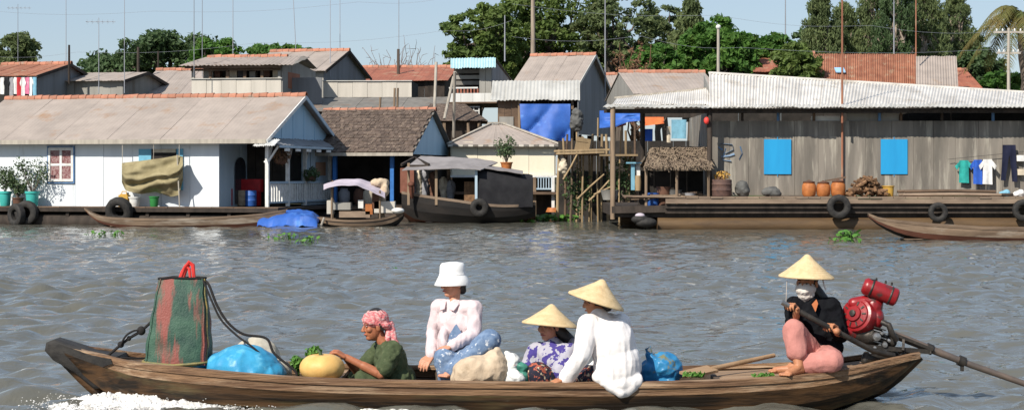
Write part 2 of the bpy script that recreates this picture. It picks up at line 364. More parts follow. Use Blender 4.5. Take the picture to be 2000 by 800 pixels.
# ------------------------------------------------------------------ river and land
def make_water():
    rs = np.random.RandomState(4)
    xs = np.concatenate([[-700, -200, -60, -32], np.arange(-26, 26.01, .075), [32, 60, 200, 700]])
    ys = [7.0]
    while ys[-1] < 76: ys.append(ys[-1] + .0045 * ys[-1])
    ys = np.concatenate([[-300, -40, 2], ys, [82, 88]])
    X, Y = np.meshgrid(xs, ys); Z = np.zeros_like(X)
    step = np.clip(.0045 * np.abs(Y), .05, 1)
    patch = .72 + .4 * np.sin(X * .23 + 1.7 * np.sin(Y * .11)) * np.sin(Y * .17 + X * .07 + 1.1)
    for k in range(70):
        lam = .17 * (1.05 / .17) ** (k / 69.0) ; th = rs.normal(0, .7) + math.pi / 2 + .2
        a = .0118 * lam ** .9 * rs.uniform(.4, 1.4); q = 2 * math.pi / lam
        ph = q * (X * math.cos(th) + Y * math.sin(th)) + rs.uniform(0, 6.28)
        ph += .8 * np.sin(.7 * X + k) * np.sin(.5 * Y + 2.1 * k)
        w = np.clip((lam / step - 2) / 2.5, 0, 1)
        s = np.sin(ph); Z += a * w * (s + .25 * np.cos(2 * ph)) * patch
    Z *= (np.abs(X) < 27) & (Y > 6) & (Y < 78)
    ny, nx = X.shape
    co = np.stack([X, Y, Z], -1).reshape(-1, 3)
    i = np.arange(ny * nx).reshape(ny, nx)
    f = np.stack([i[:-1, :-1], i[:-1, 1:], i[1:, 1:], i[1:, :-1]], -1).reshape(-1, 4)
    me = bpy.data.meshes.new('river'); me.vertices.add(len(co)); me.vertices.foreach_set('co', co.ravel())
    me.loops.add(f.size); me.loops.foreach_set('vertex_index', f.ravel()); me.polygons.add(len(f))
    me.polygons.foreach_set('loop_start', np.arange(0, f.size, 4)); me.polygons.foreach_set('loop_total', np.full(len(f), 4))
    me.polygons.foreach_set('use_smooth', np.ones(len(f), bool)); me.update(calc_edges=True)
    m = bpy.data.materials.new('river_water'); m.use_nodes = True; t = m.node_tree; n = t.nodes; L = t.links; b = n['Principled BSDF']
    b.inputs['Roughness'].default_value = .05; b.inputs['IOR'].default_value = 1.33
    b.inputs['Specular IOR Level'].default_value = .5
    g = n.new('ShaderNodeNewGeometry'); mp = n.new('ShaderNodeMapping'); mp.inputs['Scale'].default_value = (1, 1, 1)
    L.new(g.outputs['Position'], mp.inputs[0])
    a = n.new('ShaderNodeTexNoise'); a.inputs['Scale'].default_value = 4.5; a.inputs['Detail'].default_value = 5; a.inputs['Distortion'].default_value = .5
    L.new(mp.outputs[0], a.inputs[0])
    bp = n.new('ShaderNodeBump'); bp.inputs['Strength'].default_value = .6; bp.inputs['Distance'].default_value = .05
    L.new(a.outputs[0], bp.inputs['Height']); L.new(bp.outputs[0], b.inputs['Normal'])
    c = n.new('ShaderNodeTexNoise'); c.inputs['Scale'].default_value = .35; L.new(g.outputs['Position'], c.inputs[0])
    mx = n.new('ShaderNodeMix'); mx.data_type = 'RGBA'; mx.inputs[6].default_value = (.125, .120, .100, 1); mx.inputs[7].default_value = (.09, .09, .075, 1)
    L.new(c.outputs[0], mx.inputs[0]); L.new(mx.outputs[2], b.inputs['Base Color'])
    me.materials.append(m)
    o = bpy.data.objects.new('river', me); C.objects.link(o); tag(o, kind='structure'); return o
make_water()
mat('mud', (.11, .085, .06), (.07, .055, .04), .8, rough=.95, bump=.4, c3=(.07, .10, .035), scale3=.3, lo3=.45, hi3=.6)
def make_land():
    mb = MB(); xs = [-2500, -600, -150] + [i * 4 for i in range(-20, 21)] + [150, 600, 2500]; ys = [76, 79, 82, 86, 92, 110, 200, 800, 3500]
    zs = [-.7, -.25, .35, .8, 1.0, 1.1, 1.2, 1.2, 1.2]
    vs = [(x, y, z + (.12 * noise.noise(V((x * .2, y * .3, 0))) if abs(x) < 100 else 0)) for y, z in zip(ys, zs) for x in xs]; w = len(xs)
    mb.add(vs, [(j * w + i, j * w + i + 1, (j + 1) * w + i + 1, (j + 1) * w + i) for j in range(len(ys) - 1) for i in range(w - 1)])
    mb.build('riverbank', 'mud', None, True, kind='structure')
make_land()

# ------------------------------------------------------------------ boats
def hull(root, st, Y0, mats, nst=4, inner='boat_floor', prof=None, th=.022, rail=None, flip=1):
    """st: stations (x, half beam, gunwale z, keel z) -> one child mesh per strake and side.  Axis along X at Y0."""
    prof = prof or [(1., 1.), (.985, .74), (.93, .48), (.74, .2), (.0, 0.)]      # (beam share, height share) from gunwale to keel
    for side in (-1, 1):
        for k in range(len(prof) - 1):
            mb = MB(); (p0, q0), (p1, q1) = prof[k], prof[k + 1]; n = len(st); vs = []; fs = []
            for x, b, zg, zk in st:
                h = zg - zk; lap = .007 if k < len(prof) - 2 else 0
                o0 = V((x, Y0 + side * (b * p0 + lap), zk + h * q0)); o1 = V((x, Y0 + side * (b * p1 + lap), zk + h * q1 - (.004 if p1 else 0)))
                t = min(th, b * .6)
                vs += [o0, o1, V((x, o1.y - side * t * (1 if p1 else 0), o1.z + (t * .5 if p1 else t))), V((x, o0.y - side * t, o0.z))]
            for i in range(n - 1):
                a, c = i * 4, i * 4 + 4
                for j in range(4): fs.append((a + j, a + (j + 1) % 4, c + (j + 1) % 4, c + j))
            fs += [(0, 1, 2, 3), (n * 4 - 4, n * 4 - 1, n * 4 - 2, n * 4 - 3)]
            mb.add(vs, fs); mb.build('strake', mats[min(k, len(mats) - 1)], root, 30)
        if rail:
            w, h, m = rail; mb = MB(); vs = []; fs = []; n = len(st)
            for x, b, zg, zk in st:
                y = Y0 + side * (b + .004); ww = min(w, b * .9)
                for dy, dz in ((.012, -h), (.014, .008), (-ww, .012), (-ww, -h * .6)): vs.append(V((x, y + side * dy, zg + dz)))
            for i in range(n - 1):
                a, c = i * 4, i * 4 + 4
                for j in range(4): fs.append((a + j, a + (j + 1) % 4, c + (j + 1) % 4, c + j))
            fs += [(0, 1, 2, 3), (n * 4 - 4, n * 4 - 1, n * 4 - 2, n * 4 - 3)]
            mb.add(vs, fs); mb.build('gunwale', m, root, 30)
def tyre(name, c, R0, r, axis, parent=None, m='rubber', w=1.15, label=None, cat=None, group=None):
    ax = V(axis).normalized(); q = V((0, 0, 1)).rotation_difference(ax).to_matrix(); mb = MB(); n = 28; k = 10; vs = []; fs = []
    for i in range(n):
        a = 2 * math.pi * i / n; d = V((math.cos(a), math.sin(a), 0))
        for j in range(k):
            t = 2 * math.pi * j / k; rr = r * (1.0 + (.07 if (i % 2 and abs(math.cos(t) - 1) < .7) else 0))
            ct, s_ = math.cos(t), math.sin(t)
            rad = R0 - r + rr * math.copysign(abs(ct) ** .7, ct) * (.9 if ct < 0 else 1); hz = rr * w * math.copysign(abs(s_) ** .7, s_)
            vs.append(V(c) + q @ (d * rad + V((0, 0, hz))))
    for i in range(n):
        for j in range(k): fs.append((i * k + j, ((i + 1) % n) * k + j, ((i + 1) % n) * k + (j + 1) % k, i * k + (j + 1) % k))
    return mb.add(vs, fs).build(name, m, parent, 40, label, cat, group)

BY = 14.0
near = [(120, 672), (160, 684), (200, 692), (250, 704), (290, 711), (400, 722), (560, 736), (700, 743), (900, 747), (1100, 749), (1250, 748), (1340, 746), (1450, 741), (1560, 733), (1640, 722), (1700, 708), (1760, 696), (1790, 690)]
beam = [(120, .09), (200, .2), (300, .36), (450, .48), (700, .55), (1000, .56), (1300, .55), (1500, .49), (1640, .38), (1740, .22), (1790, .12)]
keel = [(120, .36), (160, .22), (200, .08), (260, -.06), (400, -.16), (800, -.2), (1300, -.2), (1550, -.14), (1660, -.02), (1710, .06), (1750, .18), (1790, .34)]
def bX(px): return (px - 1000) / F * BY
def bG(px):
    b = smoothtab(beam, px); return EYE - (smoothtab(near, px) - YH) / F * (BY - b)
boat = thing('motor_canoe', 'long weathered wooden river boat carrying five people in the foreground', 'boat', (bX(950), BY, -.2))
stn = []
for i in range(57):
    px = 120 + (1790 - 120) * i / 56; b = smoothtab(beam, px); zg = bG(px); zk = min(smoothtab(keel, px), zg - .05); stn.append((bX(px), b, zg, zk))
hull(boat, stn, BY, ['boat_rail', 'boat_wet', 'boat_wet', 'boat_wet'], prof=[(1., 1.), (.985, .78), (.93, .46), (.72, .16), (0, 0)], rail=(.06, .035, 'boat_rail'))
# floor boards, frames, thwarts
for j, y in enumerate((-.33, -.2, -.07, .07, .2, .33)):
    piece('floorboard', 'boat_floor', boat, (bX(870), BY + y, -.035), (bX(1330) - bX(410), .12, .02))
for px in (470, 590, 700, 850, 1000, 1150, 1290):
    b = smoothtab(beam, px); z = bG(px); mb = MB()
    for s_ in (-1, 1): mb.tube([(bX(px), BY + s_ * (b - .03), z - .02), (bX(px), BY + s_ * (b * .93 - .035), z - .2), (bX(px), BY + s_ * (b * .7), -.03)], .022, 6)
    mb.bb(bX(px) - .02, bX(px) + .02, BY - b * .7, BY + b * .7, -.05, -.022); mb.build('frame', 'boat_floor', boat)
for px in (905, 640):
    b = smoothtab(beam, px) - .04; piece('thwart', 'boat_deck', boat, (bX(px), BY, bG(px) - .05), (.24, 2 * b, .03))
def deckz(px): return bG(px) - .035
def deck_run(p0, p1, ys, name='deck_plank'):
    n = 10
    for y0, y1 in ys:
        mb = MB()
        def fn(u, v):
            px = lerp(p0, p1, u); b = smoothtab(beam, px) - .03; y = lerp(y0, y1, v); return V((bX(px), BY + y * b, deckz(px) + .02 * (1 - y * y)))
        mb.sheet(n, 1, fn, (0, 0, -.025)); mb.build(name, 'boat_deck', boat)
deck_run(1395, 1745, [(-.98, -.60), (-.585, -.21), (-.195, .19), (.205, .60), (.615, .98)])
deck_run(175, 400, [(-.97, -.5), (-.48, -.01), (.01, .48), (.5, .97)])
for px in (1393, 402):
    b = smoothtab(beam, px) - .03; MB().bb(bX(px) - .02, bX(px) + .02, BY - b, BY + b, -.05, deckz(px) + .028).build('bulkhead', 'boat_floor', boat)
# stem and stern posts
MB().tube([(bX(1640), BY, -.04), (bX(1690), BY, .03), (bX(1725), BY, .1), (bX(1752), BY, .19), (bX(1792), BY, .36)], [.03, .04, .045, .05, .06], 8).build('stern_post', 'boat_wet', boat, True)
MB().tube([(bX(215), BY, -.02), (bX(165), BY, .17), (bX(118), BY, .37)], [.05, .055, .06], 8).build('stem_post', 'boat_wet', boat, True)
# black rubber cap folded over the bow
prof_b = [(93, 682), (96, 666), (111, 660), (150, 673), (185, 685), (214, 690), (236, 692), (240, 702), (222, 708), (200, 722), (204, 754), (190, 755), (150, 722), (110, 700)]
mb = MB(); lay = []
for s_, k in ((-1, .72), (-.86, 1), (.86, 1), (1, .72)):
    cx = sum(p[0] for p in prof_b) / len(prof_b); cy = sum(p[1] for p in prof_b) / len(prof_b); row = []
    for px, py in prof_b:
        px2 = cx + (px - cx) * (.93 if k < 1 else 1); py2 = cy + (py - cy) * (.88 if k < 1 else 1)
        hw = interp([(93, .10), (150, .15), (200, .23), (240, .285)], px) if py < 715 else .12
        q = P(px2, py2, BY); row.append(V((q.x, BY + s_ * hw, q.z)))
    lay.append(row)
n = len(prof_b); vs = [v for r_ in lay for v in r_]
fs = [tuple(range(n - 1, -1, -1)), tuple(range(3 * n, 4 * n))] + [(k * n + i, k * n + (i + 1) % n, (k + 1) * n + (i + 1) % n, (k + 1) * n + i) for k in range(3) for i in range(n)]
mb.add(vs, fs).build('bow_fender', 'rubber', boat, 60)

# ------------------------------------------------------------------ bow wave
def make_foam():
    mb = MB(); rs = random.Random(3)
    def crest(px):                                    # foam along the near side of the bow
        return interp([(60, 790), (110, 780), (200, 768), (300, 765), (380, 775), (440, 786), (520, 800)], px)
    nu, nv = 320, 60
    def fn(u, v):
        px = lerp(70, 540, u); Yc = lerp(13.98, 13.25, v) - .25 * max(0, u - .3); x = (px - 1000) / F * 13.7
        h = interp([(70, .02), (130, .075), (200, .13), (300, .12), (380, .075), (450, .035), (540, .0)], px) * math.sin(math.pi * min(1, max(.02, v)) ** .8)
        p = V((x * 9, Yc * 9, 0)); k = noise.noise(p * .7) * .7 + .5 * noise.noise(p * 1.9) + .35 * noise.noise(p * 4)
        k2 = noise.noise(p * 7) * .012 + abs(noise.noise(p * 14)) * .012; return V((x, Yc, -.012 + h * (.72 + .4 * k) + k2 * min(1, h * 25)))
    mb.sheet(nu, nv, fn, (0, 0, -.03))
    for i in range(1100):
        px = rs.uniform(60, 560) if i % 3 else rs.gauss(230, 90); Yc = rs.uniform(13.1, 13.95) - .2 * max(0, (px - 250) / 300)
        z = abs(rs.gauss(0, .035)) + .005; r_ = rs.uniform(.003, .009) * (1 if z < .06 else .6)
        if px > 420: z = min(z, .03)
        c = V(((px - 1000) / F * 13.7, Yc, z)); a, b_, c_ = V((r_, 0, 0)), V((0, r_, 0)), V((0, 0, r_ * .8))
        mb.add([c + a, c - a, c + b_, c - b_, c + c_, c - c_], [(0, 2, 4), (2, 1, 4), (1, 3, 4), (3, 0, 4), (2, 0, 5), (1, 2, 5), (3, 1, 5), (0, 3, 5)])
    for i in range(0):                                # froth lumps riding on the crest
        px = rs.gauss(235, 85); px = min(max(px, 75), 470); Yc = rs.uniform(13.3, 13.92) - .25 * max(0, (px - 240) / 470)
        h = interp([(70, .02), (130, .06), (200, .11), (300, .10), (380, .06), (470, .02)], px) * math.sin(math.pi * min(1, max(.05, (13.98 - Yc) / .73)))
        r_ = rs.uniform(.012, .034); mb.ell(V(((px - 1000) / F * 13.7, Yc, h * rs.uniform(.6, .95))), (r_ * rs.uniform(1, 2), r_, r_ * rs.uniform(.5, .9)), None, 7, 5)
    # trailing flecks
    for i in range(260):
        px = rs.uniform(480, 900); Yc = rs.uniform(13.05, 13.4); r_ = rs.uniform(.008, .03)
        c = V(((px - 1000) / F * 13.3, Yc, .01)); mb.ell(c, (r_ * 2, r_, .012), None, 6, 4)
    mb.build('bow_wave_foam', 'foam', None, 60, label='white foam thrown up by the bow of the boat', cat='foam', kind='stuff')
make_foam()
fm = MATS['foam']; ft = fm.node_tree; fb = ft.nodes['Principled BSDF']                 # froth thins out into the water
fg = ft.nodes.new('ShaderNodeNewGeometry'); fn_ = ft.nodes.new('ShaderNodeTexNoise'); fn_.inputs['Scale'].default_value = 16; fn_.inputs['Detail'].default_value = 6
fsx = ft.nodes.new('ShaderNodeSeparateXYZ'); fmu = ft.nodes.new('ShaderNodeMath'); fmu.operation = 'MULTIPLY_ADD'; fmu.inputs[1].default_value = 7.0
frg = ft.nodes.new('ShaderNodeMapRange'); frg.inputs[1].default_value = .50; frg.inputs[2].default_value = .72
ft.links.new(fg.outputs['Position'], fn_.inputs[0]); ft.links.new(fg.outputs['Position'], fsx.inputs[0]); ft.links.new(fsx.outputs[2], fmu.inputs[0]); ft.links.new(fn_.outputs[0], fmu.inputs[2])
ft.links.new(fmu.outputs[0], frg.inputs[0]); ft.links.new(frg.outputs[0], fb.inputs['Alpha'])

# ------------------------------------------------------------------ people
def ortho(fwd, up=(0, 0, 1)):
    f = V(fwd).normalized(); s_ = f.cross(V(up)).normalized(); u = s_.cross(f); return Matrix((f, s_, u)).transposed()   # columns: forward, right, up
def head_prims(c, M3, k=1.):
    L = lambda f, s_, u: V(c) + M3 @ (V((f, s_, u)) * k)
    E = lambda p, r: ('e', L(*p), tuple(x * k for x in r), M3)
    return [E((-.012, 0, .035), (.094, .077, .082)), E((.018, 0, -.03), (.068, .062, .085)), E((.05, 0, -.083), (.032, .034, .026)),
            ('c', L(.086, 0, .012), .008 * k, L(.104, 0, -.022), .0125 * k), E((.096, .009, -.026), (.012, .009, .009)), E((.096, -.009, -.026), (.012, .009, .009)),
            E((.072, 0, .03), (.018, .058, .012)), E((.056, .042, -.018), (.025, .022, .024)), E((.056, -.042, -.018), (.025, .022, .024)),
            E((.078, 0, -.055), (.014, .026, .011)), E((-.005, .08, -.01), (.02, .01, .03)), E((-.005, -.08, -.01), (.02, .01, .03))]
def face_parts(parent, c, M3, k=1.):
    L = lambda f, s_, u: V(c) + M3 @ (V((f, s_, u)) * k)
    for s_ in (-1, 1):
        MB().ell(L(.0745, s_ * .030, .010), (.010 * k, .013 * k, .005 * k), M3, 10, 6).build('eye', 'eye_white', parent, True)
        MB().ell(L(.0825, s_ * .030, .010), (.003 * k, .0065 * k, .005 * k), M3, 8, 6).build('iris', 'hair', parent, True)
        MB().tube([L(.086, s_ * .014, .03), L(.087, s_ * .032, .036), L(.072, s_ * .05, .030)], [.002 * k, .003 * k, .0015 * k], 6).build('eyebrow', 'hair', parent, True)
    MB().tube([L(.074, -.024, -.056), L(.0905, -.009, -.053), L(.0905, .009, -.053), L(.074, .024, -.056)], [.003 * k, .006 * k, .006 * k, .003 * k], 8).build('mouth', 'lips', parent, True)
def hand_prims(w, d, nrm, side=1, curl=.5, k=1., spread=.06):
    """wrist w, pointing along d, palm facing nrm; side=+1 puts the thumb on d x nrm"""
    d = V(d).normalized(); nrm = V(nrm); nrm = (nrm - d * nrm.dot(d)).normalized(); t = d.cross(nrm) * side; w = V(w); out = []
    A = lambda x, y, z: w + (d * x + t * y + nrm * z) * k
    for y in (-.030, -.010, .010, .028): out.append(('c', A(.012, y * .7, 0), .014 * k, A(.078, y, 0), .0125 * k))
    for i, (y, l) in enumerate(((-.032, .062), (-.0105, .076), (.0115, .08), (.033, .072))):
        p = A(.080, y, 0); a = 0.; r = .0098 * k; ys = (y / .033) * spread
        for q, (frac, cu) in enumerate(((.45, curl * .8), (.32, curl * 1.1), (.23, curl * .8))):
            a += cu; dr = (d * math.cos(a) + nrm * math.sin(a) + t * ys).normalized(); p2 = p + dr * l * frac * k
            out.append(('c', p, r, p2, r * .92)); p = p2; r *= .92
    p = A(.02, .026, .006); p2 = p + (d * .55 + t * .62 + nrm * .4).normalized() * .046 * k; p3 = p2 + (d * .85 + t * .1 + nrm * .45).normalized() * .032 * k
    return out + [('c', p, .0155 * k, p2, .0118 * k), ('c', p2, .0118 * k, p3, .0095 * k)]
def foot_prims(ank, toe, k=1.):
    a, t = V(ank), V(toe); d = (t - a); d.z = 0; d.normalize(); s_ = d.cross(V((0, 0, 1))); z = t.z
    out = [('c', a, .036 * k, V((a.x, a.y, z + .032)) - d * .028, .034 * k), ('c', V((a.x, a.y, z + .03)) - d * .02, .03 * k, t - d * .05 + V((0, 0, .012)), .028 * k),
           ('c', a + d * .02 + V((0, 0, -.02)), .032 * k, t - d * .06 + V((0, 0, .016)), .026 * k)]
    for i, o in enumerate((-.036, -.018, 0, .018, .037)): out.append(('c', t - d * .05 + s_ * o * .8 + V((0, 0, .008)), .013, t + s_ * o * 1.05 - d * .008 * abs(i - 3) + V((0, 0, .004)), .0105 if i < 4 else .014))
    return out
def limb(pts, rs): return [('c', pts[i], rs[i], pts[i + 1], rs[i + 1]) for i in range(len(pts) - 1)]
def torso_prims(pel, ch, nb, sl, sr, add=0., hipw=.13, M3=None):
    ax = (V(sr) - V(sl)).normalized(); up = (V(nb) - V(pel)).normalized(); f = ax.cross(up).normalized(); Mt = Matrix((f, ax, up)).transposed(); a = add
    m1 = lerp(V(pel), V(ch), .5)
    return [('e', pel, (.105 + a, hipw + .03 + a, .11 + a), Mt), ('e', m1, (.10 + a, .13 + a, .14 + a), Mt), ('e', ch, (.105 + a, .15 + a, .15 + a), Mt),
            ('c', sl, .052 + a, sr, .052 + a), ('c', lerp(V(ch), V(nb), .55), .09 + a, V(nb), .05 + a * .7)]
def cone_hat(root, apex, c, Rr, nm='conical_hat'):
    ax = (V(apex) - V(c)); h = ax.length; ax.normalize(); q = V((0, 0, 1)).rotation_difference(ax).to_matrix()
    pr = [(.004, h), (.02, h - .006), (Rr * .25, h * .765), (Rr * .5, h * .51), (Rr * .75, h * .255), (Rr * .98, .012), (Rr, .0), (Rr * .985, -.006)]
    ht = MB().lathe(c, pr + [(Rr * .95, .0), (Rr * .5, h * .49), (.01, h * .97)], 40, q).build(nm, 'hat_straw', root, 40)
    MB().lathe(c, [(Rr * .94, -.0075), (Rr * .5, h * .475), (.012, h * .95)], 32, q).build('lining', 'hat_under', ht, 40)
    for i in range(1, 12):                             # bamboo hoops
        t = i / 12; r_ = Rr * t; z = h * (1 - t); mb = MB(); n = 32
        mb.tube([V(c) + q @ V(((r_ + .0012) * math.cos(2 * math.pi * j / n), (r_ + .0012) * math.sin(2 * math.pi * j / n), z)) for j in range(n + 1)], .0017, 5, False); mb.build('hoop', 'hat_straw', ht, True)
    return ht
def ribbon(name, m, root, pts, w, th=.004): return MB().tube(pts, w, 8, True, .35).build(name, m, root, True)

# --- old woman in green with the gourd
Y1 = 14.1; J = lambda px, py, dy=0.: P(px, py, Y1 + dy)
g1 = thing('person', 'elderly woman in green shirt and pink headscarf bent over a yellow gourd', 'person', (J(770, 770).x, Y1, -.03))
M1 = ortho((-.93, -.34, -.12)); h1 = J(732, 636)
sl, sr = J(768, 683, -.15), J(744, 681, .15); pel, ch, nb = J(772, 768), J(764, 708), J(753, 674)
armN = [sl, J(744, 731, -.23), J(676, 697, -.2)]; armF = [sr, J(700, 728, .12), J(676, 698, -.02)]
body = head_prims(h1, M1, 1.0) + torso_prims(pel, ch, nb, sl, sr) + [('c', nb, .05, h1 + M1 @ V((-.02, 0, -.06)), .046)]
body += limb(armN, [.046, .037, .027]) + limb(armF, [.046, .037, .027]) + [('c', lerp(armN[1], armN[2], .1), .038, lerp(armN[1], armN[2], .5), .036)]
body += hand_prims(armN[2], J(655, 684, -.2) - armN[2], (-.35, .2, -1), -1, .62) + hand_prims(armF[2], J(654, 688, -.04) - armF[2], (-.3, -.2, -1), 1, .6)
legN, legF = [J(770, 768, -.1), J(706, 744, -.2), J(720, 795, -.1)], [J(770, 768, .1), J(700, 740, .15), J(715, 795, .15)]
body += limb(legN, [.08, .06, .045]) + limb(legF, [.08, .06, .045])
fuse('body', body, .0048, 'skin_dark', g1, 2); face_parts(g1, h1, M1)
fuse('shirt', torso_prims(pel, ch, nb - V((0, 0, .02)), sl, sr, .018) + [('c', sl, .072, lerp(sl, armN[1], .74), .070), ('c', sr, .072, lerp(sr, armF[1], .74), .066), ('e', J(782, 742, 0), (.12, .17, .13))], .0085, 'green_shirt', g1, 5, .010, 13)
fuse('trousers', limb(legN, [.1, .085, .065]) + limb(legF, [.1, .085, .065]) + [('e', pel, (.15, .19, .12))], .011, 'green_shirt', g1, 6, .006, 10)
Lh = lambda f, s_, u: h1 + M1 @ V((f, s_, u))
fuse('headscarf', [('e', Lh(-.012, 0, .052), (.104, .088, .078), M1), ('c', Lh(.062, -.03, .055), .028, Lh(.062, .03, .055), .028), ('c', Lh(.05, -.055, .045), .024, Lh(-.07, -.075, .0), .026), ('c', Lh(.05, .055, .045), .024, Lh(-.07, .075, .0), .026), ('c', Lh(-.07, -.075, 0), .026, Lh(-.12, 0, -.01), .032), ('c', Lh(-.07, .075, 0), .026, Lh(-.12, 0, -.01), .032),
    ('c', Lh(-.12, -.01, -.01), .034, J(768, 664, -.05), .030), ('c', J(768, 664, -.05), .030, J(779, 676, -.07), .013), ('c', Lh(-.11, 0, -.01), .03, J(758, 662, -.08), .02)], .006, 'pink_scarf', g1, 4, .006, 26)
fuse('hair', [('e', Lh(-.018, 0, .078), (.072, .066, .066), M1), ('c', Lh(-.02, -.08, .02), .018, Lh(-.04, -.078, -.03), .014)], .006, 'hair', g1, 3)

# --- woman in the white bucket hat
Y2 = 14.22; J = lambda px, py, dy=0.: P(px, py, Y2 + dy)
g2 = thing('person', 'woman in white bucket hat and pale lilac jacket sitting with clasped wrists', 'person', (J(912, 710).x, Y2, .17))
M2 = ortho((-.80, -.58, -.10)); h2 = J(884, 552)
pel, ch, nb = J(914, 703), J(894, 634), J(887, 590); sl, sr = J(926, 602, -.09), J(858, 600, .07)
aL = [sl, J(926, 652, -.17), J(880, 676, -.3)]; aR = [sr, J(846, 646, .08), J(842, 694, -.08)]
lL = [J(922, 702, -.08), J(956, 664, -.34), J(884, 724, -.36)]; lR = [J(900, 704, .03), J(868, 700, -.3), J(884, 790, -.3)]
body = head_prims(h2, M2, .98) + torso_prims(pel, ch, nb, sl, sr) + [('c', nb, .046, h2 + M2 @ V((-.02, 0, -.06)), .043)]
body += limb(aL, [.043, .035, .026]) + limb(aR, [.043, .035, .026]) + limb(lL, [.085, .06, .042]) + limb(lR, [.085, .06, .042])
body += hand_prims(aL[2], J(855, 684, -.3) - aL[2], (.1, .35, -1), -1, .5) + hand_prims(aR[2], J(830, 708, -.14) - aR[2], (-.2, .3, -1), -1, .45)
body += foot_prims(lL[2], J(862, 735, -.42)) + foot_prims(lR[2], J(865, 797, -.38))
fuse('body', body, .0048, 'skin_mid', g2, 2); face_parts(g2, h2, M2)
fuse('jacket', torso_prims(pel + V((0, 0, .05)), ch, nb - V((0, 0, .016)), sl, sr, .012) + limb(aL[:2] + [lerp(aL[1], aL[2], .92)], [.060, .052, .042]) + limb(aR[:2] + [lerp(aR[1], aR[2], .94)], [.060, .050, .041]) + [('e', J(925, 680, 0), (.13, .14, .1)), ('e', J(868, 668, -.06), (.05, .1, .12))], .008, 'lilac_jacket', g2, 5, .009, 13, (1, 1, .6))
fuse('trousers', limb(lL, [.11, .088, .066]) + limb(lR, [.11, .085, .066]) + [('e', J(914, 706, -.02), (.15, .17, .10)), ('c', J(940, 680, -.2), .085, J(905, 705, -.3), .085)], .010, 'denim', g2, 5, .007, 9)
for s_ in (-1, 1):                                      # collar
    f = ortho((-.5, -.85, 0)); base = nb + V((0, 0, .0)); L = lambda a, b_, c_: base + f @ V((a, b_, c_))
    MB().poly([L(.0, s_ * .055, .02), L(.07, s_ * .03, -.005), L(.1, s_ * .022, -.05), L(.1, s_ * .062, -.062), L(.06, s_ * .085, -.012)], f @ V((.008, 0, .006))).build('collar', 'lilac_jacket', g2)
MB().poly([J(889, 634, -.175), J(892, 632, -.175), J(903, 652, -.19), J(896, 672, -.2), J(872, 676, -.19), J(878, 652, -.185)], (0, -.012, 0)).build('blouse', 'denim', g2)
Lh = lambda f, s_, u: h2 + M2 @ V((f, s_, u))
q = M2 @ Matrix.Rotation(math.radians(-4), 3, 'Y')
bc = Lh(-.004, 0, .03)
pr = [(.146, -.045), (.148, -.041), (.125, .002), (.108, .034), (.104, .038), (.103, .07), (.099, .108), (.086, .127), (.05, .134), (.003, .135)]
ht = MB().lathe(bc, pr + [(.003, .13), (.08, .122), (.097, .06), (.1, .034), (.143, -.042)], 36, q).build('bucket_hat', 'hat_cloth', g2, 60)
MB().lathe(bc, [(.1065, .036), (.1085, .04), (.1065, .044)], 36, q).build('seam', 'hat_cloth', ht, 60)
fuse('hair', [('e', Lh(-.03, 0, .03), (.086, .083, .075), M2), ('c', Lh(-.07, 0, 0), .05, Lh(-.085, 0, -.07), .035)], .007, 'hair', g2, 3)

# --- woman with conical hat and purple print blouse
Y3 = 14.02; J = lambda px, py, dy=0.: P(px, py, Y3 + dy)
g3 = thing('person', 'woman in conical hat and purple printed blouse sitting low behind the white-shirted passenger', 'person', (J(1090, 770).x, Y3, -.03))
M3_ = ortho((-.66, -.74, -.14)); h3 = J(1072, 636)
pel, ch, nb = J(1098, 772), J(1085, 706), J(1079, 672); sl, sr = J(1112, 688, -.10), J(1048, 686, .10)
aL = [sl, J(1088, 735, -.2), J(1034, 726, -.25)]; aR = [sr, J(1028, 724, .06), J(1018, 742, -.16)]
lL = [J(1105, 768, -.1), J(1050, 728, -.26), J(1066, 798, -.25)]; lR = [J(1090, 768, .06), J(1036, 734, -.05), J(1045, 798, -.05)]
body = head_prims(h3, M3_, .98) + torso_prims(pel, ch, nb, sl, sr) + [('c', nb, .046, h3 + M3_ @ V((-.02, 0, -.06)), .043)]
body += limb(aL, [.043, .035, .026]) + limb(aR, [.043, .035, .026]) + limb(lL, [.085, .06, .042]) + limb(lR, [.085, .06, .042])
body += hand_prims(aL[2], J(1014, 730, -.27) - aL[2], (0, .2, -1), -1, .4) + hand_prims(aR[2], J(1010, 752, -.2) - aR[2], (0, .3, -1), -1, .4)
fuse('body', body, .0052, 'skin_mid', g3, 2); face_parts(g3, h3, M3_)
fuse('blouse', torso_prims(pel, ch, nb, sl, sr, .022) + limb(aL[:2] + [lerp(aL[1], aL[2], .8)], [.074, .066, .058]) + limb(aR[:2] + [lerp(aR[1], aR[2], .8)], [.074, .064, .055]) + [('e', J(1120, 700, .0), (.07, .12, .16))], .009, 'purple_print', g3, 5, .008, 10)
fuse('trousers', limb(lL, [.11, .088, .066]) + limb(lR, [.11, .085, .066]) + [('e', pel, (.15, .17, .12))], .011, 'dark_floral', g3, 5, .006, 10)
fuse('hair', [('e', h3 + M3_ @ V((-.025, 0, .03)), (.088, .084, .08), M3_), ('c', h3 + M3_ @ V((-.06, -.02, -.03)), .055, J(1122, 672, .04), .045), ('c', J(1122, 672, .04), .045, J(1126, 690, .04), .03)], .008, 'hair', g3, 3)
cone_hat(g3, J(1078, 593), J(1074, 634, -.01), .222)

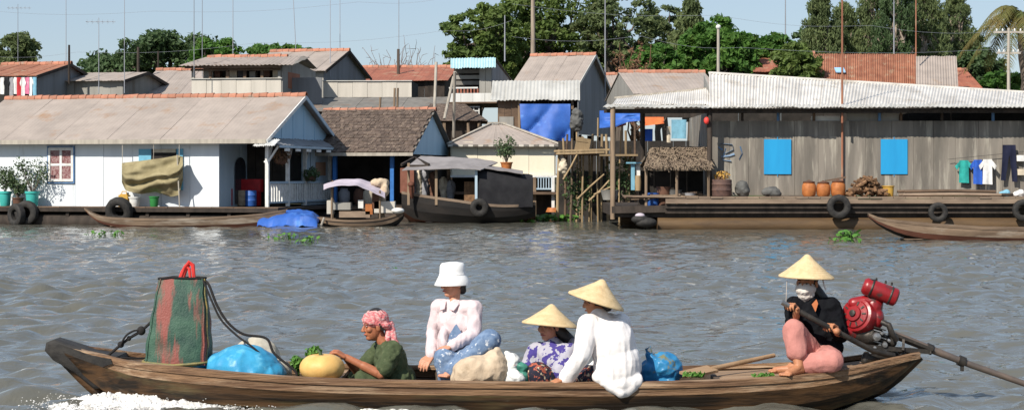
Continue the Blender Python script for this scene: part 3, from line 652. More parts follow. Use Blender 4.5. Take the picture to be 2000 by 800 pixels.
# --- woman in the white shirt, seated on the gunwale with her back to us
Y4 = 13.56; J = lambda px, py, dy=0.: P(px, py, Y4 + dy)
g4 = thing('person', 'person in conical hat and loose white shirt perched on the near gunwale', 'person', (J(1200, 748).x, Y4, bG(1200)))
M4 = ortho((-.90, .40, -.20)); h4 = J(1163, 588, .03)
pel, ch, nb = J(1208, 735), J(1188, 660), J(1170, 618); sl, sr = J(1150, 632, -.06), J(1212, 632, .12)
aL = [sl, J(1136, 694, -.14), J(1106, 738, -.06)]; aR = [sr, J(1190, 690, .3), J(1150, 735, .34)]
lL = [J(1190, 738, .0), J(1118, 735, .2), J(1125, 795, .28)]; lR = [J(1205, 738, .1), J(1140, 735, .34), J(1145, 795, .4)]
body = head_prims(h4, M4, .98) + torso_prims(pel, ch, nb, sl, sr) + [('c', nb, .05, h4 + M4 @ V((-.02, 0, -.06)), .046)]
body += limb(aL, [.045, .037, .027]) + limb(aR, [.045, .037, .027]) + limb(lL, [.085, .062, .045]) + limb(lR, [.085, .062, .045])
body += hand_prims(aL[2], J(1084, 744, -.08) - aL[2], (0, .1, -1), -1, .22) + hand_prims(aR[2], J(1130, 745, .33) - aR[2], (0, 0, -1), 1, .4)
fuse('body', body, .0052, 'skin_brown', g4, 2); face_parts(g4, h4, M4)
sh = torso_prims(pel, ch, nb, sl, sr, .028, .15) + limb(aL[:2] + [lerp(aL[1], aL[2], .95)], [.082, .068, .058]) + limb(aR[:2] + [lerp(aR[1], aR[2], .9)], [.08, .068, .058])
sh += [('e', J(1198, 676, -.02), (.17, .16, .22)), ('e', J(1206, 712, -.04), (.18, .15, .2)), ('e', J(1214, 744, -.075), (.15, .10, .11)), ('c', J(1222, 762, -.12), .045, J(1240, 742, -.1), .06), ('c', J(1170, 735, -.1), .05, J(1215, 766, -.13), .04)]
fuse('shirt', sh, .0075, 'white_shirt', g4, 10, .0075, 9., (1.2, 1, .32))
fuse('skirt', limb(lL, [.10, .088, .08]) + limb(lR, [.10, .088, .08]) + [('e', J(1165, 738, .1), (.14, .14, .08))], .011, 'dark_floral', g4, 5, .006, 10)
fuse('hair', [('e', h4 + M4 @ V((-.02, 0, .03)), (.09, .084, .08), M4), ('c', h4 + M4 @ V((-.07, .0, -.02)), .05, h4 + M4 @ V((-.09, 0, -.06)), .035)], .008, 'hair', g4, 3)
cone_hat(g4, J(1178, 545), J(1164, 588), .222)
ribbon('earring', 'bag_red', g4, [J(1186, 594, -.07), J(1187, 600, -.07)], .007)

# --- the helmswoman
Y5 = 14.0; J = lambda px, py, dy=0.: P(px, py, Y5 + dy)
dz5 = deckz(1590) + .02
g5 = thing('person', 'helmsperson in black jacket, pink trousers, white face mask and conical hat gripping the tiller', 'person', (J(1598, 710).x, Y5, dz5))
M5 = ortho((-.50, -.85, -.12)); h5 = J(1576, 552)
pel, ch, nb = J(1600, 696), J(1591, 628), J(1584, 590); sl, sr = J(1622, 600, -.02), J(1552, 598, .03)
aR = [sr, J(1552, 638, -.16), J(1556, 606, -.34)]; aL = [sl, J(1640, 652, -.08), J(1634, 646, -.30)]
lR = [J(1588, 700, -.06), J(1550, 644, -.30), J(1560, 704, -.40)]; lL = [J(1612, 700, -.06), J(1624, 694, -.42), J(1546, 712, -.30)]
lL[1].z = dz5 + .115; lL[2].z = dz5 + .055; lR[2].z = dz5 + .075; pel.z = dz5 + .12
toeR = J(1530, 728, -.50); toeR.z = dz5 + .012; toeL = J(1502, 714, -.26); toeL.z = dz5 + .015
body = head_prims(h5, M5, .98) + torso_prims(pel, ch, nb, sl, sr) + [('c', nb, .047, h5 + M5 @ V((-.02, 0, -.06)), .044)]
body += limb(aR, [.045, .037, .027]) + limb(aL, [.045, .037, .027]) + limb(lR, [.085, .058, .036]) + limb(lL, [.085, .062, .036])
tl0, tl1 = J(1528, 590, -.36), J(1704, 684, -.20)       # tiller ends
def on_tiller(px): t = (px - 1528) / (1704 - 1528); return lerp(tl0, tl1, t)
tdir = (tl1 - tl0).normalized()
def grip(px, wr, side):                                  # hand closed round the tiller, coming from wrist wr
    c = on_tiller(px); w = V(wr); d = (c - w); n_ = V((0, 0, -1)) if side > 0 else V((0, 0, -1)); return hand_prims(w, d + V((0, 0, .03)), n_ + d * .2, side, .95, .95)
hr = on_tiller(1546); aR[2] = hr + V((.04, .065, -.012)); hl = on_tiller(1622); aL[2] = hl + V((.05, .065, .0))
body += grip(1543, aR[2], 1) + grip(1618, aL[2], -1) + foot_prims(lR[2], toeR) + foot_prims(lL[2], toeL)
fuse('body', body, .0048, 'skin_brown', g5, 2); face_parts(g5, h5, M5)
fuse('jacket', torso_prims(pel + V((0, 0, .06)), ch, nb, sl, sr, .024) + limb([sr, J(1552, 638, -.16), lerp(J(1552, 638, -.16), aR[2], .8)], [.076, .064, .05]) + limb([sl, aL[1], lerp(aL[1], aL[2], .75)], [.078, .064, .05]), .009, 'black_jacket', g5, 5, .011, 12)
fuse('trousers', limb([lR[0], lR[1], lerp(lR[1], lR[2], .62)], [.11, .086, .078]) + limb([lL[0], lL[1], lerp(lL[1], lL[2], .62)], [.11, .092, .075]) + [('e', pel, (.16, .16, .11))], .009, 'pink_trousers', g5, 5, .0075, 9, (1.3, 1.2, .5))
f5 = ortho((-.35, -.92, 0))
MB().poly([J(1585, 594, -.13), J(1594, 584, -.11), J(1597, 592, -.13), J(1592, 608, -.155)], (0, -.02, 0)).build('undershirt', 'orange_shirt', g5)
Lh = lambda f, s_, u: h5 + M5 @ V((f, s_, u))
fuse('face_mask', [('e', Lh(.030, 0, -.040), (.092, .078, .058), M5), ('e', Lh(.03, .0, -.085), (.07, .066, .05), M5), ('c', Lh(.05, 0, -.09), .035, Lh(.05, .01, -.15), .014)], .006, 'white_mask', g5, 3, .004, 25)
fuse('hair', [('e', Lh(-.025, 0, .03), (.088, .084, .08), M5), ('c', Lh(-.06, 0, -.02), .06, J(1610, 585, .03), .04)], .008, 'hair', g5, 3)
ribbon('chin_strap', 'white_mask', g5, [J(1606, 540, -.02), J(1609, 556, -.06), J(1613, 566, -.05)], .010)
ribbon('chin_strap', 'white_mask', g5, [J(1537, 548, -.07), J(1536, 575, -.09), J(1535, 600, -.1)], .005)
cone_hat(g5, J(1577, 496), J(1575, 541), .218)
# ------------------------------------------------------------------ cargo in the foreground boat
def soft(root_or_none, name, prims, vox, m, wr, wsc, label=None, cat=None, group=None, it=5):
    if root_or_none is None:
        c = V(prims[0][1]); zs = min((V(p[1]).z - (p[2] if p[0] == 'c' else p[2][2])) for p in prims)
        tmp = bpy.data.objects.new('t', None); tmp.location = (c.x, c.y, zs); o = fuse(name, prims, vox, m, tmp, it, wr, wsc)
        o.parent = None; o.location = tmp.location; bpy.data.objects.remove(tmp); return tag(o, label, cat, group)
    return fuse(name, prims, vox, m, root_or_none, it, wr, wsc)
# tall woven bag
YB = 13.88; J = lambda px, py, dy=0.: P(px, py, YB + dy)
bag = thing('woven_bag', 'tall green and red woven plastic bag standing on the bow', 'bag', J(348, 715))
z0, z1 = deckz(345) + .022, J(355, 542).z
def bagpt(t, a):                                       # t height share, a angle round a rounded rectangle
    xl = lerp(J(281, 0).x, J(311, 0).x, min(1, t * 1.0) ** .8); xr = lerp(J(416, 0).x, J(401, 0).x, t ** .7); d = lerp(.17, .045, t ** 1.1)
    bl = .04 * math.sin(math.pi * t); c, s_ = math.cos(a), math.sin(a); e = .45
    cx, sx = math.copysign(abs(c) ** e, c), math.copysign(abs(s_) ** e, s_)
    x = (xl + xr) / 2 + cx * ((xr - xl) / 2 + bl * .25); y = YB + sx * (d + bl * .6)
    k = noise.noise(V((x * 6, y * 6, t * 5))) * .022 * (1 - .3 * t)
    return V((x + k, y + k * (1 if s_ < 0 else -1), lerp(z0, z1, t) + .012 * noise.noise(V((x * 9, 0, 3))) * t + (.02 * abs(cx) if t < .05 else 0)))
nu, nv = 44, 16; vs = [bagpt(j / nv, 2 * math.pi * i / nu) for j in range(nv + 1) for i in range(nu)]
fs = [(j * nu + i, j * nu + (i + 1) % nu, (j + 1) * nu + (i + 1) % nu, (j + 1) * nu + i) for j in range(nv) for i in range(nu)] + [tuple(range(nu - 1, -1, -1)), tuple(range(nv * nu, nv * nu + nu))]
MB().add(vs, fs).build('bag_body', 'woven', bag, 60)
MB().tube([bagpt(.025, 2 * math.pi * i / 40) for i in range(41)], .012, 6).build('piping', 'woven_yellow', bag, True)
for a in (-2.45, -.72, -.35): MB().tube([bagpt(t / 12, a) + V((0, -.004, 0)) for t in range(13)], [.006] * 13, 6).build('piping', 'woven_yellow' if a > -.7 else 'woven', bag, True)
MB().tube([bagpt(1, 2 * math.pi * i / 40) for i in range(41)], .010, 6).build('rim', 'black', bag, True)
for k, (x0, x1, hh) in enumerate(((352, 381, 511), (357, 378, 514), (349, 372, 519))):
    MB().tube([J(x0, 547, .01 * k), J(lerp(x0, x1, .3), hh + 12, .01 * k), J(lerp(x0, x1, .62), hh, .012 * k), J(lerp(x0, x1, .9), hh + 5, .0), J(x1, 547, -.01 * k)], [.012, .016, .02, .017, .012], 8, True, .6).build('handle', 'bag_red', bag, True)
def cord(pts, r, lab, cat='rope', m='rope', knots=()):
    out = []; n = len(pts)
    for i in range(n - 1):
        for k in range(6):
            t = k / 6; p0, p1, p2, p3 = pts[max(i - 1, 0)], pts[i], pts[i + 1], pts[min(i + 2, n - 1)]
            out.append(.5 * ((2 * p1) + (p2 - p0) * t + (2 * p0 - 5 * p1 + 4 * p2 - p3) * t * t + (3 * p1 - p0 - 3 * p2 + p3) * t ** 3))
    out.append(pts[-1]); mb = MB().tube(out, r, 8)
    for p, q in knots: mb.ell(p, q, None, 10, 8)
    return mb.build('rope', m, None, True, lab, cat)
cord([J(396, 545), J(408, 556, -.04), J(424, 596, -.08), J(446, 630, -.1), J(476, 652, -.1), J(520, 660, -.08), J(536, 690, -.1), J(575, 722, -.1), J(580, 735, -.1)], .0105, 'black cord arching highest from the woven bag to the blue bundle')
cord([J(397, 547, -.05), J(414, 588, -.1), J(432, 624, -.12), J(462, 654, -.14), J(492, 676, -.16), J(520, 700, -.14), J(553, 728, -.1)], .008, 'thinner black cord hanging below the arched one beside the woven bag')
pk = [J(210, 694, .0), J(232, 676), J(252, 660), J(276, 645), J(300, 622, .02), J(303, 605, .04)]
cord(pk, .011, 'knotted black rope from the bow fender up to the woven bag', knots=[(J(276, 645), (.034, .025, .036)), (J(236, 672), (.026, .02, .026)), (J(252, 660), (.018, .016, .02))])
cord([J(236, 672, -.02), J(246, 655, -.02), J(262, 645, -.02), J(276, 645, -.01)], .008, 'short loop of black rope tied beside the bow knot')
cord([J(235, 698, .0), J(262, 699, .05), J(285, 699, .1)], .009, 'black rope lying along the bow planks')
# bundles
YC = 13.92; J = lambda px, py, dy=0.: P(px, py, YC + dy)
soft(None, 'blue_bundle', [('e', J(478, 722, -.08), (.27, .26, .19)), ('e', J(440, 716, -.05), (.16, .2, .12)), ('e', J(520, 728, -.08), (.15, .2, .1)), ('c', J(428, 712, -.1), .06, J(402, 707, -.12), .03), ('c', J(402, 707, -.12), .03, J(388, 712, -.12), .045), ('e', J(480, 775, -.05), (.3, .26, .18))], .010, 'cyan_sheet', .012, 6, 'bright blue plastic sheet bundle tied beside the woven bag', 'bundle')
soft(None, 'pale_sack', [('e', J(500, 708, .16), (.2, .16, .20)), ('e', J(530, 726, .14), (.16, .16, .12)), ('e', J(500, 775, .14), (.26, .18, .2))], .011, 'pale_sack', .009, 8, 'pale grey sack behind the blue plastic bundle', 'sack')
# gourd
YG = 13.76; J = lambda px, py, dy=0.: P(px, py, YG + dy)
gd = thing('gourd', 'pale yellow round gourd under the old woman\'s hands', 'gourd', J(629, 742)); mb = MB(); gc = J(629, 717); n = 40; vs = []; fs = []; m_ = 16
for i in range(m_ + 1):
    t = math.pi * i / m_
    for j in range(n):
        a = 2 * math.pi * j / n; rr = (.168 + .007 * abs(math.cos(a * 4.5)) ** .6 * 1) * (max(math.sin(t), 1e-3) ** .85); dip = .018 * math.exp(-(rr / .05) ** 2)
        vs.append(gc + V((rr * math.cos(a), rr * math.sin(a), .110 * -math.cos(t) - (dip if t > 1.5 else -dip))))
for i in range(m_):
    for j in range(n): fs.append((i * n + j, i * n + (j + 1) % n, (i + 1) * n + (j + 1) % n, (i + 1) * n + j))
MB().add(vs, fs).build('flesh', 'gourd', gd, True)
MB().tube([gc + V((-.01, 0, .085)), gc + V((-.015, 0, .115)), gc + V((-.035, .01, .135))], [.016, .011, .009], 8).build('stalk', 'leaf_pot', gd, True)
def leaves(mb, c, rad, n, size, rs, flat=1., up=.3):
    for i in range(n):
        d = V((rs.gauss(0, 1), rs.gauss(0, 1), rs.gauss(0, 1))).normalized() * (rs.random() ** .4); p = V(c) + V((d.x * rad[0], d.y * rad[1], d.z * rad[2]))
        nrm = (d + V((rs.gauss(0, .6), rs.gauss(0, .6), rs.gauss(0, .6) + up))).normalized(); a = nrm.orthogonal().normalized()
        a = (Quaternion(nrm, rs.uniform(0, 6.28)) @ a); b = nrm.cross(a); s_ = size * rs.uniform(.6, 1.3)
        mb.add([p - a * s_ * .5, p + b * s_ * .26 * flat + nrm * s_ * .06, p + a * s_ * .5, p - b * s_ * .26 * flat + nrm * s_ * .06], [(0, 1, 2), (0, 2, 3)])
for (px, py, w, lab) in ((612, 688, .07, 'tuft of green leaves behind the yellow gourd'), (580, 706, .05, 'small leafy sprig between the blue bundle and the gourd')):
    rs = random.Random(px); r_ = thing('greens', lab, 'greens', J(px, 745, .15)); mb = MB()
    leaves(mb, J(px, py, .12), (w, w, .05), 130, .05, rs); mb.build('leaves', 'hyacinth', r_)
    mb = MB()
    for k in range(7): mb.tube([J(px + k * 2 - 6, 752, .14), J(px + rs.uniform(-6, 6), py + 4, .12 + rs.uniform(-.03, .03))], [.006, .003], 5)
    mb.build('stems', 'leaf_bright', r_)
# sack and plastic bags amidships
J = lambda px, py, dy=0.: P(px, py, 13.74 + dy)
soft(None, 'burlap_sack', [('e', J(936, 726), (.19, .15, .12)), ('e', J(912, 732), (.11, .14, .12)), ('e', J(965, 722, .0), (.1, .12, .15)), ('c', J(968, 700), .05, J(972, 684, .02), .022), ('c', J(950, 706), .05, J(925, 712), .04), ('c', J(905, 715), .05, J(893, 735), .05), ('e', J(940, 770, .04), (.22, .16, .14))], .009, 'sack', .013, 8, 'beige burlap sack slumped before the bucket-hatted woman', 'sack')
soft(None, 'plastic_bag', [('e', J(1000, 706, .02), (.055, .06, .06)), ('e', J(996, 735, .02), (.07, .08, .1)), ('c', J(1000, 700, .02), .03, J(990, 690, .03), .015)], .007, 'bag_white', .012, 14, 'white plastic bag leaning on the burlap sack, uppermost', 'plastic bag')
soft(None, 'plastic_bag', [('e', J(1009, 738, -.07), (.062, .05, .045)), ('c', J(1009, 730, -.07), .03, J(1004, 726, -.07), .018), ('e', J(1009, 760, -.05), (.06, .05, .06))], .007, 'bag_white', .010, 16, 'small white plastic bag with red print by the gunwale', 'plastic bag')
soft(None, 'plastic_bag', [('e', J(1019, 716, .0), (.05, .04, .035)), ('e', J(1020, 738, .0), (.05, .05, .06))], .007, 'bag_green', .009, 16, 'crumpled green plastic bag beside the white bags', 'plastic bag')
bb_ = thing('plastic_bag', 'translucent blue plastic shopping bag behind the white-shirted passenger', 'plastic bag', J(1292, 745, .1))
fuse('bag_body', [('e', J(1296, 716, .12), (.14, .13, .11)), ('e', J(1308, 724, .12), (.1, .11, .1)), ('e', J(1275, 724, .12), (.1, .11, .1)), ('c', J(1276, 704, .08), .05, J(1266, 688, .08), .016), ('e', J(1296, 760, .12), (.15, .13, .13))], .008, 'bag_blue', bb_, 4, .013, 10)
MB().tube([J(1266, 690, .08), J(1262, 681, .07), J(1270, 676, .08), J(1274, 690, .08)], [.012, .016, .012, .01], 7, True, .5).build('knot', 'bag_blue', bb_, True)
# oar
oar = thing('oar', 'long light brown oar lying across the stern boards', 'oar', P(1430, 712, 14.0))
oa, ob = P(1512, 693, 14.3), P(1338, 731, 13.72); od = (ob - oa).normalized()
MB().tube([oa, lerp(oa, ob, .5), lerp(oa, ob, .72)], [.017, .02, .02], 10).build('shaft', 'oar_wood', oar, True)
MB().bar(lerp(oa, ob, .70), ob, .13, .02, (0, -.25, 1)).build('blade', 'oar_wood', oar)
for k, (px, py) in enumerate(((1355, 735), (1492, 737))):
    rs = random.Random(k); mb = MB(); leaves(mb, P(px, py, 13.62) + V((0, 0, .02)), (.09, .05, .015), 60, .045, rs); mb.build('leaf_scraps', 'hyacinth', None, False, ('scraps of green leaf by the oar blade', 'small heap of green leaves on the stern deck')[k], 'leaves')

# ------------------------------------------------------------------ long-tail engine
YE = 14.0; J = lambda px, py, dy=0.: P(px, py, YE + dy)
en = thing('longtail_engine', 'red long-tail outboard engine pivoting on the stern', 'engine', J(1735, 695))
ax = V((.93, -.12, -.36)).normalized(); q = V((0, 0, 1)).rotation_difference(ax).to_matrix()
tk = MB().lathe(J(1722, 570, -.04), [(.02, -.155), (.05, -.152), (.066, -.135), (.07, -.12), (.072, .1), (.068, .118), (.05, .13), (.02, .134)], 24, q).build('fuel_tank', 'engine_red', en, 35)
tq = q
for z in (-.085, .07): MB().lathe(J(1722, 570, -.04) + q @ V((0, 0, z)), [(.0735, -.008), (.0765, 0), (.0735, .008)], 24, q).build('band', 'engine_dark', tk, 40)
MB().lathe(J(1700, 556, -.04), [(.022, 0), (.022, .03), (.026, .03), (.026, .045), (.0, .05)], 14, Matrix.Rotation(.25, 3, 'Y')).build('filler_cap', 'engine_dark', tk, 40)
for px in (1712, 1730, 1742): MB().lathe(J(px, 545 + (px - 1700) * .28, -.04), [(.008, 0), (.008, .022), (0, .026)], 8).build('bolt', 'engine_dark', tk)
fa = V((-.62, -.72, .30)).normalized(); q = V((0, 0, 1)).rotation_difference(fa).to_matrix()
sh_ = MB().lathe(J(1676, 616, -.02), [(.06, -.10), (.128, -.095), (.14, -.08), (.14, .02), (.132, .036), (.112, .042), (.106, .058), (.062, .064), (.058, .082), (.001, .084)], 32, q).build('flywheel_cover', 'engine_red', en, 28)
fuse('shroud_arm', [('c', J(1668, 592, .0), .05, J(1704, 588, 0), .06), ('c', J(1650, 645, -.03), .04, J(1690, 655, 0), .05)], .008, 'engine_red', en, 2)
for k in range(10):
    a = 2 * math.pi * k / 10; d0 = q @ V((math.cos(a) * .068, math.sin(a) * .068, .066)); d1 = q @ V((math.cos(a) * .1, math.sin(a) * .1, .062)); MB().bar(J(1676, 616, -.02) + d0, J(1676, 616, -.02) + d1, .012, .008, fa).build('vent_rib', 'engine_dark', sh_)
MB().lathe(J(1676, 616, -.02), [(.025, .08), (.025, .10), (.0, .104)], 16, q).build('starter_hub', 'engine_dark', sh_, 40)
fuse('cylinder_shroud', [('c', J(1706, 596), .075, J(1698, 632), .07), ('c', J(1690, 592), .05, J(1712, 590), .055), ('e', J(1712, 620, 0), (.06, .085, .09))], .009, 'engine_red', en, 1)
fuse('crankcase', [('e', J(1700, 655), (.11, .1, .085)), ('e', J(1682, 650, .02), (.09, .1, .08)), ('c', J(1725, 662), .045, J(1742, 668), .04)], .009, 'engine_dark', en, 1)
for k in range(6): piece('cooling_fin', 'steel' if k % 2 else 'engine_dark', en, J(1716, 640 + k * 5.5, -.045), (.1, .12, .008), Matrix.Rotation(.3, 3, 'Y'))
MB().tube([J(1722, 628, -.09), J(1736, 634, -.12), J(1742, 650, -.12), J(1752, 664, -.1)], [.022, .024, .024, .02], 10).build('exhaust', 'engine_dark', en, True)
MB().lathe(J(1712, 657, -.13), [(.03, -.02), (.036, 0), (.03, .02), (.0, .025)], 16, Matrix.Rotation(math.pi / 2, 3, 'X')).build('carburettor', 'steel', en, 40)
MB().lathe(J(1727, 672, -.10), [(.02, -.03), (.026, 0), (.02, .03), (0, .032)], 14, Matrix.Rotation(math.pi / 2, 3, 'X')).build('air_filter', 'steel', en, 40)
for px, py in ((1708, 678), (1722, 650), (1736, 664)): MB().lathe(J(px, py, -.12), [(.012, -.02), (.014, 0), (.012, .02), (0, .022)], 8, Matrix.Rotation(math.pi / 2, 3, 'X')).build('bolt', 'steel', en)
fr = MB()
for dy in (-.12, .12):
    fr.bar(J(1690, 676, dy), J(1815, 686, dy * .5), .03, .034); fr.bar(J(1738, 648, dy * .4), J(1822, 682, dy * .4), .022, .022); fr.bar(J(1765, 662, dy * .5), J(1764, 684, dy), .02, .02)
fr.bar(J(1815, 686, -.07), J(1815, 686, .07), .03, .03); fr.build('frame', 'engine_dark', en)
MB().tube([tl0, lerp(tl0, tl1, .1), lerp(tl0, tl1, .11), tl1, J(1745, 694, -.12)], [.017, .017, .0215, .0215, .026], 10).build('tiller', 'engine_dark', en, 40)
MB().tube([lerp(tl0, tl1, -.01), lerp(tl0, tl1, .07)], .02, 10).build('tiller_grip', 'steel', en, 40)
MB().tube([J(1736, 649), J(1775, 664), J(1830, 686), J(1900, 713), J(2000, 748), J(2105, 786)], [.03, .032, .03, .026, .024, .022], 12).build('propeller_shaft', 'shaft_metal', en, 40)
for px, py in ((1815, 680), (1878, 704)): MB().tube([J(px - 6, py - 2), J(px + 6, py + 3)], .042, 12).build('collar', 'engine_dark', en, 40)
piece('bracket', 'engine_dark', en, J(1879, 716), (.02, .04, .06))
mb = MB()
for k in range(3):
    a = 2 * math.pi * k / 3; d = V((0, math.cos(a), math.sin(a))); mb.sheet(4, 4, lambda u, v: J(2105, 786) + d * (.02 + .11 * u) + V((-.03, 0, 0)) * (v - .5) * 2 * math.sin(math.pi * min(.95, u + .15)) + d.cross(V((1, 0, 0))) * (v - .5) * .07, (.006, 0, 0))
mb.build('propeller', 'steel', en)
fuse('pivot_mount', [('c', J(1742, 690), .05, J(1748, 712), .055), ('c', J(1700, 700, -.1), .035, J(1745, 700), .04), ('c', J(1700, 700, .1), .035, J(1745, 700), .04), ('c', J(1692, 692, -.1), .03, J(1690, 704, -.1), .035), ('c', J(1765, 696, 0), .035, J(1748, 716, 0), .05)], .011, 'engine_dark', en, 1)

# ------------------------------------------------------------------ other boats
def canoe(name, label, Y0, gun, beamt, keelt, mats, rail, n=30, thw=()):
    p0, p1 = gun[0][0], gun[-1][0]; st = []
    for i in range(n + 1):
        px = lerp(p0, p1, i / n); b = smoothtab(beamt, px); z = EYE - (smoothtab(gun, px) - YH) / F * (Y0 - b); st.append(((px - 1000) / F * Y0, b, z, min(smoothtab(keelt, px), z - .05)))
    r_ = thing(name, label, 'boat', ((st[0][0] + st[-1][0]) / 2, Y0, -.15)); hull(r_, st, Y0, mats, rail=rail, th=.03)
    xs = [s_[0] for s_ in st]; a, b_ = xs[4], xs[-5]; bm_ = min(s_[1] for s_ in st[6:-6]) * .7
    for k in range(4): piece('floorboard', mats[0], r_, ((a + b_) / 2, Y0 - bm_ + bm_ * 2 * (k + .5) / 4, .03), (b_ - a, bm_ * .46, .025))
    for px in thw: i = min(range(n + 1), key=lambda k: abs(lerp(p0, p1, k / n) - px)); piece('thwart', mats[0], r_, (st[i][0], Y0, st[i][2] - .06), (.22, 2 * st[i][1] - .05, .03))
    return r_, st
canoe('rowing_canoe', 'long brown wooden canoe moored along the white floating house', 60.1, [(166, 406), (180, 416), (205, 424), (300, 428), (400, 426), (500, 419), (560, 409)], [(166, .1), (220, .35), (360, .55), (480, .5), (560, .2)], [(166, .55), (190, .15), (240, -.1), (360, -.15), (500, -.1), (545, .1), (560, .4)], ['canoe_wood', 'canoe_wood', 'hull_red', 'hull_black'], (.05, .05, 'canoe_wood'), thw=(260, 340, 430))
canoe('rowing_canoe', 'weathered grey-brown canoe with raised prow cut by the right edge of the picture', 48.0, [(1696, 417), (1712, 424), (1760, 432), (1850, 440), (1950, 445), (2080, 446), (2200, 440)], [(1696, .08), (1740, .32), (1850, .55), (2050, .55), (2200, .2)], [(1696, .6), (1720, .34), (1760, .08), (1810, -.06), (1950, -.16), (2100, -.12), (2200, .3)], ['canoe_wood', 'canoe_wood', 'hull_red', 'hull_black'], (.06, .06, 'canoe_wood'), thw=(1800, 1920))
def drape(name, m, parent, fn, nu, nv, th, **k): return MB().sheet(nu, nv, fn, th).build(name, m, parent, 60, **k)
rs = random.Random(5)
def bt(u, v):
    px = lerp(508, 624, u); Yc = lerp(59.3, 61.0, v); e = math.sin(math.pi * min(1, v * .85)); h = interp([(508, .22), (540, .42), (575, .52), (610, .46), (624, .2)], px)
    p = V((u * 7, v * 5, 0)); return V(((px - 1000) / F * 60.1, Yc, .03 + h * (.25 + .75 * e ** .6) * (1 if v > .05 else .15) + .09 * noise.noise(p) + .05 * noise.noise(p * 2.2)))
drape('blue_tarpaulin', 'tarp_blue', None, bt, 30, 20, (0, 0, -.02), label='bright blue tarpaulin heaped over the canoe end by the porch', cat='tarpaulin')
# small work boat with lilac awning
c_, st = canoe('work_sampan', 'small cluttered sampan under a lilac cloth awning', 60.6, [(622, 424), (650, 428), (700, 430), (750, 426), (788, 414)], [(622, .45), (660, .7), (720, .75), (788, .3)], [(622, .1), (650, -.1), (720, -.15), (770, -.05), (788, .25)], ['hull_black', 'canoe_wood', 'hull_black', 'hull_black'], (.08, .06, 'canoe_wood'), n=16)
J = lambda px, py, dy=0.: P(px, py, 60.6 + dy)
for px, dy, py in ((648, -.5, 362), (650, .6, 352), (742, -.5, 372), (740, .6, 352)): MB().tube([J(px, 428, dy), J(px, py, dy)], .035, 7).build('awning_post', 'pole_wood', c_, True)
def aw(u, v):
    px = lerp(632, 752, u); e = noise.noise(V((u * 5, v * 3, 1))) * .1; top = interp([(632, 360), (655, 352), (700, 348), (752, 362)], px)
    return P(px, top + (10 + 14 * u * u) * (1 - v) + e * 40, lerp(59.8, 61.4, v))
drape('awning', 'lilac_cloth', c_, aw, 20, 10, (0, 0, -.015))
for px, py, w, h, m in ((668, 402, 36, 14, 'pale_sheet'), (694, 418, 60, 12, 'deck_wood'), (752, 404, 40, 22, 'dirty_white'), (722, 408, 14, 20, 'clay'), (706, 398, 10, 16, 'white_paint'), (735, 392, 14, 30, 'brown_pot'), (646, 404, 12, 26, 'dirty_white')):
    MB().box(J(px, py), (w / 57.7, .6, h / 57.7)).build('box', m, c_)
soft(c_, 'bundle', [('e', J(742, 357, .3), (.3, .25, .13)), ('e', J(752, 370, .2), (.12, .2, .2)), ('c', J(745, 360, .3), .1, J(748, 425, .3), .08)], .04, 'sack', .05, 3)
MB().tube([J(633, 425, -.7), J(628, 438, -.8), J(622, 446, -.9)], .04, 7).build('mooring_post', 'pale_pole', c_)
sp = MB().ell(P(777, 411, 60.2) , (.22, .2, .1), None, 14, 8); sp.build('float', 'white_paint', c_, True)
# big covered black boat
YD = 65.5; J = lambda px, py, dy=0.: P(px, py, YD + dy)
c_, st = canoe('covered_riverboat', 'black hulled covered riverboat with grey roof moored before the cream house', YD, [(786, 374), (810, 378), (850, 384), (900, 391), (950, 398), (1000, 400), (1046, 396)], [(786, .5), (830, 1.0), (900, 1.35), (980, 1.3), (1046, .8)], [(786, .25), (815, -.1), (900, -.2), (1000, -.15), (1046, .1)], ['hull_black', 'hull_black', 'hull_black', 'hull_red'], (.12, .08, 'deck_wood'), n=22)
x0, x1 = J(930, 0).x, J(1040, 0).x
def cab(u, v):                                           # tarp-covered barrel cabin
    x = lerp(x0, x1, u); a = math.pi * v; hw = 1.28 - .25 * u; ht_ = lerp(2.02, 1.72, u)
    c, s_ = -math.cos(a), math.sin(a); k = .04 * noise.noise(V((u * 6, v * 8, 0)))
    return V((x, YD + hw * math.copysign(abs(c) ** .35, c) + k, .6 + (ht_ - .6) * abs(s_) ** .45 + k))
drape('cabin_cover', 'tarp_black', c_, cab, 14, 18, (0, 0, -.03))
MB().poly([V((x1 - .02, YD - 1, .6)), V((x1 - .02, YD + 1, .6)), V((x1 - .02, YD + .95, 1.6)), V((x1 - .02, YD - .95, 1.6))], (.03, 0, 0)).build('cabin_end', 'tarp_black', c_)
def cr(u, v):                                            # grey top sheet over the cabin
    x = lerp(x0 - .1, x1 - .35, u); y = lerp(-1.12, 1.2, v); return V((x, YD + y, lerp(2.08, 1.80, u) + .12 * (1 - (y / 1.2) ** 2) - .04 + .03 * noise.noise(V((u * 5, v * 5, 2)))))
drape('cabin_roof', 'tarp_grey', c_, cr, 12, 8, (0, 0, -.03))
